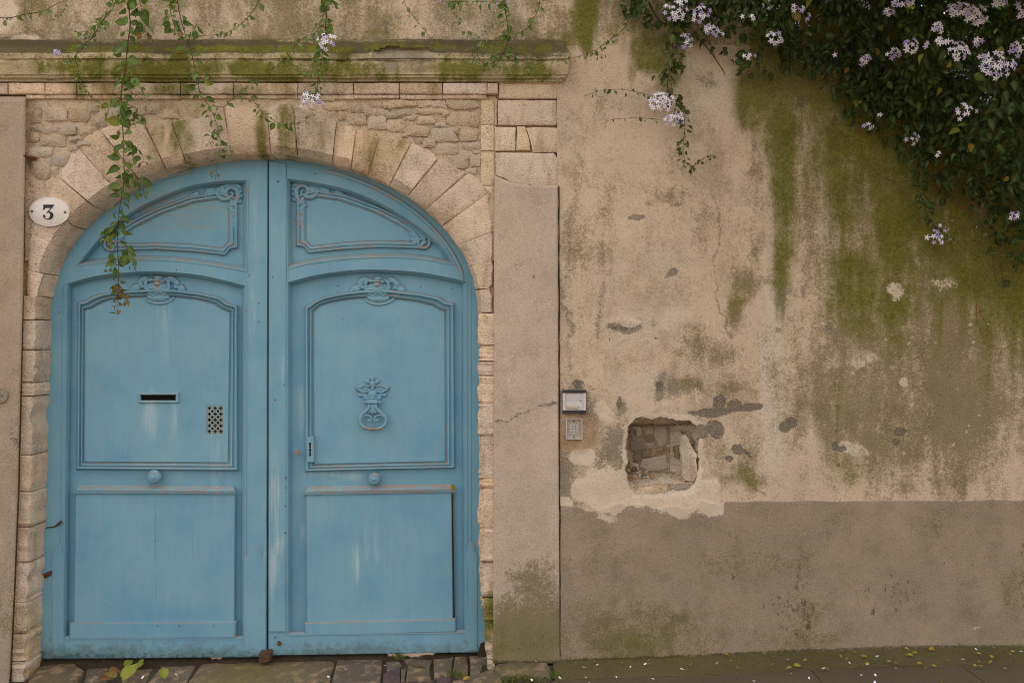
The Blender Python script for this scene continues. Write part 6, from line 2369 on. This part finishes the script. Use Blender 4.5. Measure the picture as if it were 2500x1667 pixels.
vine('climber_strand', 'climber strand with two pale flower trusses hanging right of the arch crown', VG,
     [([(800, -60), (798, 10), (795, 60), (790, 100), (786, 140), (780, 170), (776, 200), (772, 235)], -.24, -.2, .0034, 8, 19, 'green', STEM), ([(820, -30), (815, 5), (812, 22)], -.24, -.24, .0015, 9, 18, 'green', STEM),
      ([(786, 62), (770, 80), (745, 92), (722, 112), (700, 140), (660, 172)], -.24, -.2, .0018, 10, 18, 'green', STEM), ([(612, 235), (625, 255), (640, 275), (665, 292), (690, 305), (715, 303), (740, 298), (760, 280), (766, 268)], -.14, -.14, .0016, 10, 16, 'green', STEM),
      ([(700, 150), (730, 165), (760, 175), (785, 178)], -.22, -.22, .0012, 14, 16, 'green', STEM), ([(790, 40), (780, 60), (775, 80)], -.25, -.24, .0015, 9, 18, 'green', STEM)],
     [(797, 100, 24, 22, 13, -.26, .2), (757, 246, 31, 20, 19, -.21, .3)], seed=3)
vine('climber_twig', 'bare climber twig slanting down left of the longest strand to lilac buds', VG,
     [([(292, -40), (278, 15), (250, 52), (228, 88), (205, 115), (185, 138), (190, 165), (200, 205), (225, 235), (255, 262)], -.24, -.16, .003, 9, 15, 'green', STEM), ([(230, 85), (205, 78), (186, 82)], -.24, -.24, .0012, 10, 14, 'green', STEM),
      ([(240, 62), (255, 62), (262, 78)], -.24, -.24, .0012, 10, 15, 'green', STEM)], [(141, 127, 9, 8, 3, -.24, .9, (165, 120))], seed=4, buds=[(130, 125, -.24, 8), (165, 150, -.23, 6)])
vine('climber_twig', 'bare thorny twig crossing the top left corner of the wall', VG,
     [([(-40, 36), (15, 45), (60, 36), (105, 28), (135, 12), (170, -2), (190, -20)], -.12, -.16, .003, 14, 14, 'green', STEM), ([(160, 2), (155, 30), (130, 50), (122, 52)], -.16, -.15, .0012, 12, 8, 'green', STEM)], seed=5)
vine('climber_twig', 'climber twig curving down from the top edge to the middle strand', VG,
     [([(640, -40), (632, 2), (612, 35), (585, 62), (552, 82), (520, 86), (490, 88)], -.24, -.24, .0026, 11, 14, 'green', STEM), ([(500, 50), (520, 66), (545, 72)], -.24, -.24, .001, 14, 10, 'green', STEM)], seed=6)
vine('climber_twig', 'thin straight twig ending on the broken cornice nosing', VG,
     [([(978, -40), (990, 12), (1010, 42), (1035, 72), (1060, 105), (1080, 132)], -.2, -.2, .0018, 16, 12, 'green', GREENSTEM)], seed=7)
vine('climber_strand', 'tangled climber strand with lilac buds over the right end of the cornice', VG,
     [([(1228, -40), (1234, 25), (1238, 55), (1240, 95), (1232, 125), (1215, 145), (1195, 157), (1172, 150), (1165, 130), (1172, 110), (1195, 100), (1240, 85)], -.24, -.2, .0026, 8, 18, 'green', STEM), ([(1100, 5), (1150, 4), (1200, 6), (1240, 2)], -.24, -.24, .0022, 8, 18, 'green', STEM),
      ([(1320, -30), (1316, 15), (1304, 45), (1288, 70), (1268, 80), (1240, 86)], -.24, -.22, .0022, 13, 15, 'green', STEM), ([(1105, 30), (1125, 50), (1145, 85), (1165, 120)], -.24, -.2, .001, 12, 12, 'green', STEM), ([(1232, 130), (1270, 148), (1300, 172), (1322, 188), (1324, 200)], -.2, -.18, .0014, 11, 12, 'green', STEM),
      ([(1205, 50), (1180, 70), (1172, 110)], -.24, -.2, .001, 12, 11, 'green', STEM)], seed=8, buds=[(1210, 8, -.25, 16), (1240, 10, -.25, 10), (1078, 4, -.25, 10)])
vine('climber_twig', 'long twig reaching left from the bush to the cornice end', VG,
     [([(1535, 45), (1525, 68), (1502, 88), (1478, 106), (1455, 122), (1430, 132), (1400, 141), (1340, 148)], -.12, -.14, .0024, 11, 15, 'green', STEM), ([(1440, 130), (1460, 134), (1480, 136)], -.13, -.13, .0016, 12, 8, 'green', STEM)], seed=9)
vine('climber_strand', 'climber strand hanging alone on the stained wall with two big white trusses', 'climber strands hanging down the garden wall',
     [([(1648, 30), (1643, 80), (1641, 130), (1636, 165), (1630, 200), (1632, 225), (1645, 250), (1668, 276), (1672, 310), (1668, 345), (1668, 375), (1674, 395), (1681, 407)], -.14, -.05, .003, 7, 20, 'dark', STEM),
      ([(1681, 407), (1700, 402), (1715, 388), (1732, 382), (1742, 381)], -.05, -.05, .0013, 8, 12, 'dark', STEM), ([(1612, 240), (1590, 235), (1560, 226), (1520, 219), (1480, 220), (1450, 226), (1427, 236)], -.08, -.06, .0016, 13, 13, 'dark', STEM),
      ([(1608, 292), (1570, 289), (1530, 289), (1500, 291), (1482, 297), (1476, 304)], -.08, -.06, .0016, 11, 10, 'dark', STEM), ([(1636, 165), (1612, 185), (1600, 192)], -.12, -.1, .0014, 8, 22, 'dark', STEM), ([(1655, 125), (1652, 160), (1655, 172)], -.12, -.1, .0012, 8, 22, 'dark', STEM),
      ([(1640, 225), (1655, 240), (1668, 245)], -.1, -.08, .0012, 8, 18, 'dark', STEM)],
     [(1616, 250, 32, 24, 26, -.13, .22), (1648, 290, 26, 15, 13, -.12, .3)], seed=10)
vine('climber_strand', 'climber strand with a star flower truss hanging below the bush, lowest on the wall', 'climber strands hanging down the garden wall',
     [([(2236, 400), (2242, 430), (2248, 465), (2254, 500), (2266, 530), (2278, 550)], -.14, -.08, .0024, 6, 22, 'dark', STEM), ([(2278, 550), (2300, 575), (2340, 590)], -.1, -.1, .0014, 14, 16, 'dark', STEM)],
     [(2290, 580, 32, 20, 11, -.12, .45, (2300, 560)), (2294, 551, 3, 3, 1, -.12, 0, (2292, 565))], seed=11)

# ---- the flowering bush hanging over the top of the wall on the right
BUSH = [(1500, -240), (1498, 5), (1530, 60), (1590, 84), (1640, 110), (1680, 95), (1735, 118), (1775, 150), (1800, 190), (1850, 196), (1885, 178), (1930, 176), (1975, 205), (2005, 215), (2045, 240), (2075, 285), (2120, 330), (2180, 360), (2215, 395), (2260, 470), (2340, 500), (2390, 560), (2420, 640),
        (2455, 700), (2490, 690), (2520, 640), (2800, 620), (2800, -240)]


def build_bush():
    rr = random.Random(99)
    npr = np.random.RandomState(12)
    b = root('flowering_bush', 'large dark green flowering bush spilling over the wall top at the right', 'bush', tuple(W(2150, -150, -.2)))
    poly = [Vector(p) for p in BUSH]
    edge = np.array(BUSH, float)

    def depth_of(x, y):
        """how far out the growth stands here: thin at its lower fringe, deep up on the right"""
        e = float(seg_dist(np.array([x]), np.array([y]), [tuple(p) for p in BUSH[1:-2]])[0])
        return min(1.0, e / 260), e
    # woody stems
    for pts, mat, r0 in (([(1560, -60), (1600, 40), (1650, 70), (1710, 100), (1760, 165), (1770, 185)], STEM, .005), ([(2560, 20), (2300, 30), (2160, 70), (2060, 100), (2000, 118), (1950, 112), (1890, 108)], STEM, .006), ([(2160, 72), (2100, 90), (2010, 120), (1940, 155)], STEM, .005),
                         ([(1730, 100), (1745, 140), (1765, 175)], STEM, .003), ([(2560, 420), (2440, 470), (2310, 390), (2270, 410)], REDSTEM, .0035), ([(2310, 392), (2290, 420), (2280, 450), (2320, 490), (2380, 520)], REDSTEM, .003), ([(2430, 540), (2380, 500), (2300, 470), (2275, 435)], REDSTEM, .003),
                         ([(2110, 385), (2150, 430), (2200, 445), (2230, 440)], STEM, .002), ([(2100, 300), (2105, 380), (2120, 410), (2150, 460)], REDSTEM, .002), ([(2440, 630), (2400, 690), (2385, 740), (2385, 780), (2400, 820), (2408, 832)], REDSTEM, .002), ([(2440, 640), (2450, 690), (2460, 700), (2480, 690), (2495, 660)], STEM, .0035),
                         ([(2420, 600), (2430, 680), (2445, 705)], STEM, .0025), ([(2560, 540), (2470, 590), (2420, 560), (2340, 500)], REDSTEM, .003), ([(2452, 851), (2480, 838), (2540, 822)], STEM, .002), ([(2500, 480), (2440, 600), (2460, 640)], REDSTEM, .002)):
        mb = MB()
        P = smooth_line([Vector(p) for p in pts], 6)
        tube(mb, [W(p.x, p.y, -.06 - .14 * depth_of(p.x, p.y)[0]) for p in P], [r0 * (1 - .6 * i / len(P)) for i in range(len(P))], 5)
        mb.build('branch', mat, b, 60)
    # leaves: the 300 that show largest as parts, the rest as one mass
    pts = []
    while len(pts) < 8200:
        x, y = rr.uniform(1495, 2800), rr.uniform(-240, 700)
        if not inside(np.array([x]), np.array([y]), BUSH)[0]:
            continue
        f, e = depth_of(x, y)
        keep = min(1, .2 + e / 110)
        if x < 1900 and y > 40:
            keep *= .62
        if y > 380 and x < 2360:
            keep *= .45
        if y > 470:
            keep *= .6
        if fbm(np.array([x]), np.array([y]), 70, 3, 201)[0] < .40 and e < 220:
            keep *= .3
        if rr.random() > keep:
            continue
        out = .05 + f * .62 * (.6 + .4 * float(fbm(np.array([x]), np.array([y]), 120, 2, 203)[0])) * (1.25 if x > 2200 else 1.0)
        front = rr.random() ** .55
        yd = -(.02 + out * front)
        pts.append((x, y, yd, front * (1 if -10 < y and x < 2500 else 0)))
    # unseen leaves added out over the street, above the frame, to shade the wall
    for _ in range(8500):
        x, y = rr.uniform(1900, 3000), rr.uniform(-780, -75)
        t = min(1, (x - 1700) / 700)
        pts.append((x, y, -rr.uniform(.15, .3 + 1.25 * t), -1))
    order = sorted(range(len(pts)), key=lambda i: -pts[i][3])
    single = set(order[:290])
    mass = MB()
    tri = []
    for i, (x, y, yd, fr) in enumerate(pts):
        pos = W(x, y, yd)
        ang = -90 + rr.gauss(0, 42)
        size = rr.uniform(17, 31) / 450 * (1.55 if fr < 0 else 1)
        Mx = leaf_matrix(pos, ang, rr.uniform(-.1, .75), rr.uniform(-1.0, 1.0), size)
        if i in single:
            kd = 'dark' if rr.random() < .93 else rr.choice(('yellow', 'lime'))
            link('leaf', rr.choice(LEAVES[kd]), b, matrix=Mx)
        else:
            me = rr.choice(LEAVES['dark'])
            base = len(mass.v)
            mass.v += [tuple(Mx @ v.co) for v in me.vertices]
            mass.f += [tuple(base + k for k in p.vertices) for p in me.polygons]
            tri += [1.0 if k % 3 == 1 else 0.0 for k in range(len(me.vertices))]
    mass.m = [0] * len(mass.f)
    mass.a['vein'] = tri
    M = LEAF_DARK
    o = mass.build('leaves', make_leaf_mass(), b, True, False)
    o['kind'] = 'stuff'
    # flower trusses
    for c in ((1650, 26, 28, 25, 20), (1713, 34, 24, 24, 18), (1736, 68, 18, 14, 9), (1672, 104, 20, 24, 13), (1893, 92, 20, 17, 11), (1830, 138, 14, 9, 5), (1812, 38, 5, 5, 1), (1839, 42, 5, 6, 2), (1971, 40, 7, 7, 2), (1939, 18, 11, 11, 4), (1750, 85, 24, 12, 5), (1668, 3, 14, 8, 5), (1960, 20, 6, 8, 2),
              (2206, 6, 25, 12, 10), (2172, 25, 14, 12, 6), (2355, 24, 44, 18, 28), (2385, 36, 28, 22, 20), (2440, 6, 20, 10, 9), (2495, 22, 20, 22, 10), (2222, 112, 19, 20, 13), (2182, 130, 20, 12, 10), (2112, 147, 16, 12, 9), (2342, 124, 26, 22, 19), (2305, 105, 22, 14, 8), (2290, 66, 14, 16, 8),
              (2438, 160, 42, 32, 36), (2402, 136, 12, 12, 4), (2490, 116, 26, 24, 15), (2356, 274, 30, 20, 11), (2119, 307, 14, 8, 5), (2228, 341, 18, 16, 7), (2291, 376, 10, 9, 3), (2148, 284, 5, 4, 1), (2480, 527, 14, 10, 6), (2262, 110, 6, 8, 2), (2040, 136, 3, 3, 1), (2390, 100, 14, 10, 5)):
        f, e = depth_of(c[0], c[1])
        cluster(b, c[0], c[1], c[2], c[3], max(1, round(c[4] * .8)), -(.10 + .62 * f * (1.2 if c[0] > 2200 else 1.0)), rr, .24)
    for (x, y, n) in ((1880, 20, 10), (1960, 60, 10), (2390, 550 + 20, 10), (2330, 180, 14), (2420, 250, 10), (2120, 12, 12), (2300, 560, 8), (2370, 95, 10)):
        f, e = depth_of(x, y)
        for _ in range(n):
            pos = W(x + rr.gauss(0, 14), y + rr.gauss(0, 12), -(.10 + .6 * f))
            link('bud', BUD, b, matrix=Matrix.Translation(pos) @ Vector((rr.gauss(0, .5), -.5, rr.gauss(.2, .6))).to_track_quat('Z', 'Y').to_matrix().to_4x4() @ Matrix.Scale(rr.uniform(4, 7) / 450, 4))


def make_leaf_mass():
    M = Mat('bush_leaf_mass', .5, .22)
    r = M.noise(38, 1, .5, seed=3)
    col = M.mix(M.ramp(r, .35, .65), lin((26, 42, 22)), lin((49, 69, 33)))
    col = M.mix(M.ramp(M.noise(44, 0, .5, seed=6), .72, .76), col, lin((92, 102, 42)))
    v = M.attr('vein')
    col = M.mix(M.mul(v, .3), col, lin((130, 150, 80)))
    m = M.done(col)
    tr = M.node('ShaderNodeBsdfTranslucent')
    M.put(tr.inputs['Color'], M.hsv(col, s=1.15, v=1.3))
    ms = M.node('ShaderNodeMixShader')
    ms.inputs[0].default_value = .25
    M.t.links.new(M.b.outputs[0], ms.inputs[1])
    M.t.links.new(tr.outputs[0], ms.inputs[2])
    out = [n for n in M.t.nodes if n.type == 'OUTPUT_MATERIAL'][0]
    M.t.links.new(ms.outputs[0], out.inputs['Surface'])
    return m


build_bush()

# ================================================================ litter on the ground
def ground_leaf(px, py, size, kind, ang, label, group='yellow leaves fallen on the pavement', lift=.012, tilt=None):
    rr = random.Random(int(px * 3 + py))
    p = G(px, py, lift)
    d = Vector((math.cos(math.radians(ang)), math.sin(math.radians(ang)), rr.uniform(-.05, .25) if tilt is None else tilt)).normalized()
    n = Vector((rr.uniform(-.3, .3), rr.uniform(-.7, -.1), 1))
    n = (n - d * n.dot(d)).normalized()
    M = Matrix((d.cross(n), d, n)).transposed().to_4x4()
    o = link('fallen_leaf', rr.choice(LEAVES[kind]), None, matrix=Matrix.Translation(p) @ M @ Matrix.Scale(size / 450, 4))
    return tag(o, label, 'fallen leaf', group)


sc = lambda x, y: (1340 + x / 3.508, 1220 + y / 3.508)
sd = lambda x, y: (1900 + x / 3.508, 1220 + y / 3.508)
PAVE_LEAVES = [sc(385, 1382), sc(605, 1392), sc(1215, 1415), sc(1540, 1322), sc(1610, 1435), sc(1845, 1322), sc(1898, 1408), sd(130, 1410), sd(120, 1436), sd(245, 1366), sd(430, 1450), sd(565, 1292), sd(595, 1360), sd(630, 1430), sd(670, 1304), sd(710, 1330), sd(760, 1340), sd(780, 1400), sd(960, 1385), sd(1008, 1398),
               sd(1078, 1268), sd(1155, 1328), sd(1190, 1306), sd(1190, 1396), sd(1290, 1280), sd(1340, 1268), sd(1315, 1416), sd(1445, 1372), sd(1270, 1440), sd(1710, 1382), sd(1745, 1425), sd(1700, 1415), sd(1830, 1380), sd(1835, 1352), sd(1850, 1268), sd(1990, 1300), sd(1985, 1326), sd(1385, 1466), sd(1400, 1562), sd(520, 1335), sd(1740, 1320)]
rr = random.Random(123)
SPECIAL = [(sd(1290, 1280), 20, 'yellow', 10, 'largest yellow leaf, lying right against the foot of the garden wall'), (sd(1340, 1268), 14, 'yellow', 170, 'narrow yellow leaf overlapping the largest one at the wall foot'),
           (sd(130, 1410), 18, 'lime', -20, 'upper of two crossed green leaves on the pavement'), (sd(120, 1436), 18, 'lime', 190, 'lower of two crossed green leaves on the pavement'), (sd(430, 1450), 14, 'yellow', 120, 'ochre leaf on the pavement with a white petal touching its tip'),
           (sd(630, 1430), 15, 'lime', 70, 'round green leaf alone in the middle of the pavement'), (sd(1745, 1425), 16, 'yellow', 100, 'bright yellow leaf standing on edge at the right of the pavement'), (sc(1215, 1415), 14, 'yellow', 90, 'yellow leaf with upright stalk, leftmost of the larger leaves on the pavement'),
           (sd(1155, 1328), 17, 'lime', 160, 'long olive leaf lying just below the wall foot')]
for (x, y), s, k, a, lb in SPECIAL:
    ground_leaf(x, y, s, k, a, lb)
PAVE_LEAVES = [q for q in PAVE_LEAVES if q not in [z[0] for z in SPECIAL]]
for x, y in PAVE_LEAVES:
    ground_leaf(x, y, rr.uniform(9, 15), 'yellow' if rr.random() < .75 else 'lime', rr.uniform(-40, 220), 'small yellowed leaf fallen on the mossy pavement under the bush')
for x, y, s, k, a, lb in ((1225 - 2 + 460, 1622, 14, 'yellow', 70, None), (300, 1658, 52, 'lime', 62, 'largest yellow green leaf fallen under the left gate leaf'), (402, 1656, 44, 'lime', 118, 'folded yellow green leaf standing alone right of the leaf pile'), (306, 1632, 40, 'lime', 75, 'yellow green leaf against the gate bottom, top of the pile'),
                           (343, 1622, 24, 'lime', 90, 'small upright yellow green leaf touching the gate bottom'), (330, 1634, 30, 'lime', 50, 'middle yellow green leaf in the pile under the gate'), (262, 1640, 38, 'red', 10, 'brown dead leaf left of the yellow green leaf pile'),
                           (285, 1652, 40, 'red', 160, 'flat brown dead leaf at the front of the leaf pile'), (240, 1662, 34, 'red', 30, 'brown dead leaf on the cobbles at the picture edge'), (1130, 1658, 18, 'yellow', 15, 'yellow leaf beside the grass tuft on the cobbles')):
    if lb:
        ground_leaf(x, y, s, k, a, lb, 'leaves fallen at the foot of the gate', .016, .75 if k == 'lime' else .2)
p = W(1108, 1190, YR - .05)
o = link('fallen_leaf', LEAVES['yellow'][2], None, matrix=leaf_matrix(W(1104, 1182, YR - .070), -70, .1, .3, 17 / 450))
tag(o, 'yellow leaf caught on the right end of the worn drip moulding', 'fallen leaf')


def petal_mesh(seed):
    rr = random.Random(seed)
    mb = MB()
    rows = [[(x * (1 - .25 * abs(y)) + rr.uniform(-.1, .1), y, .28 * x * x + rr.uniform(-.06, .16)) for x in (-.5, 0, .5)] for y in (-.8, -.2, .4, .9)]
    mb.grid(rows)
    return mb.mesh('petal', PETAL, True, False, False)[0]


PETALS = [petal_mesh(i) for i in range(4)]
PET = [sc(230, 1385), sc(205, 1420), sc(303, 1430), sc(415, 1410), sc(315, 1516), sc(578, 1514), sc(345, 1560), sc(850, 1370), sc(827, 1402), sc(860, 1402), sc(700, 1425), sc(1138, 1446), sc(1440, 1396), sc(1560, 1374), sc(2052, 1362), sc(890, 1530), sc(805, 1475), sd(85, 1362), sd(390, 1438), sd(110, 1482), sd(262, 1522),
       sd(610, 1392), sd(765, 1405), sd(848, 1336), sd(1075, 1440), sd(1010, 1440), sd(710, 1496), sd(830, 1496), sd(825, 1558), sd(1175, 1555), sd(1692, 1275), sd(1580, 1362), sd(2078, 1294), sd(1945, 1440), sc(1755, 1548), sc(100, 1526),
       (672, 1633), (844, 1633), (892, 1655), (801, 1651), (940, 1624), (1121, 1617), (1308, 1613), (1183, 1654), (1298, 1659), (349, 1652), (1367, 1654), (430, 1646)]
PG = 'white petals scattered on the ground'
for i, (x, y) in enumerate(PET):
    g = G(x, y, .014)
    M = Matrix.Translation(g) @ Matrix.Rotation(rr.uniform(0, 6.28), 4, 'Z') @ Matrix.Rotation(rr.uniform(-.5, .7), 4, 'X') @ Matrix.Scale(rr.uniform(2.8, 5.4) / 450, 4)
    lb = 'white petal fallen on the mossy pavement below the garden wall' if x > 1345 else 'white petal fallen on the old paving before the gate'
    tag(link('fallen_petal', PETALS[i % 4], None, matrix=M), lb, 'petal', PG if x > 1345 else 'white petals scattered before the gate')


def tuft(px, py, n, size, label, seed):
    rr = random.Random(seed)
    mb = MB()
    for _ in range(n):
        b0 = G(px + rr.gauss(0, 8), py + rr.gauss(0, 3), .0)
        a = rr.uniform(0, 6.28)
        L = size * rr.uniform(.4, 1.1) / 450
        tip = b0 + Vector((math.cos(a) * L * .8, math.sin(a) * L * .4 - L * .2, L * rr.uniform(.4, 1)))
        m = b0.lerp(tip, .55) + Vector((0, 0, L * .18))
        w = Vector((.0016, 0, 0))
        mb.add([b0 - w, b0 + w, m + w * .8, m - w * .8, tip], [(0, 1, 2, 3), (3, 2, 4)])
    o = mb.build('grass_tuft', GRASS, None, False, False)
    return tag(o, label, 'grass tuft', None)


mb = MB()
rr = random.Random(44)
for _ in range(900):                                                   # grit and crumbs gathered along the wall foot
    x = rr.uniform(1370, 2500)
    yb = np.interp(x, [1366, 1653, 1938, 2185, 2500], [1613, 1602, 1588, 1579, 1576])
    c = G(x, yb + 3 + abs(rr.gauss(0, 22)), .003)
    s = rr.uniform(.0015, .005)
    v = [c + Vector((s * rr.uniform(.6, 1.3) * math.cos(k * 2.094 + .4), s * rr.uniform(.6, 1.3) * math.sin(k * 2.094 + .4), 0)) for k in range(3)] + [c + Vector((0, 0, s * 1.1))]
    mb.add(v, [(0, 1, 3), (1, 2, 3), (2, 0, 3)])
tag(mb.build('grit', make_simple('pale_grit', (130, 118, 96), (72, 64, 50), 90, .95, .1), None, False), kind='stuff')
GRASS = make_simple('tuft_grass', (84, 104, 46), (110, 118, 56), 40, .7, .2)
tuft(972, 1606, 60, 28, 'grass tuft growing against the gap under the right gate leaf', 1)
tuft(1112, 1648, 70, 18, 'grass tuft between the cobbles in front of the gate', 2)
tuft(1352, 1650, 60, 16, 'grass tuft in the pavement joint beside the pier foot', 3)
mb = MB()
rr = random.Random(8)
for _ in range(420):
    x, y = rr.uniform(1232, 1345), rr.uniform(1650, 1675)
    c = G(x, y, .002 + rr.uniform(0, .012))
    s = rr.uniform(.003, .008)
    a = rr.uniform(0, 6.28)
    u, v = Vector((math.cos(a), math.sin(a), rr.uniform(-.4, .4))) * s, Vector((-math.sin(a), math.cos(a), rr.uniform(.1, .9))) * s
    mb.add([c - u, c + v, c + u, c - v * .6], [(0, 1, 2, 3)])
tag(mb.build('moss_cushion', make_simple('moss_green', (92, 94, 36), (64, 70, 28), 60, .9, .1), None, False, False), kind='stuff')
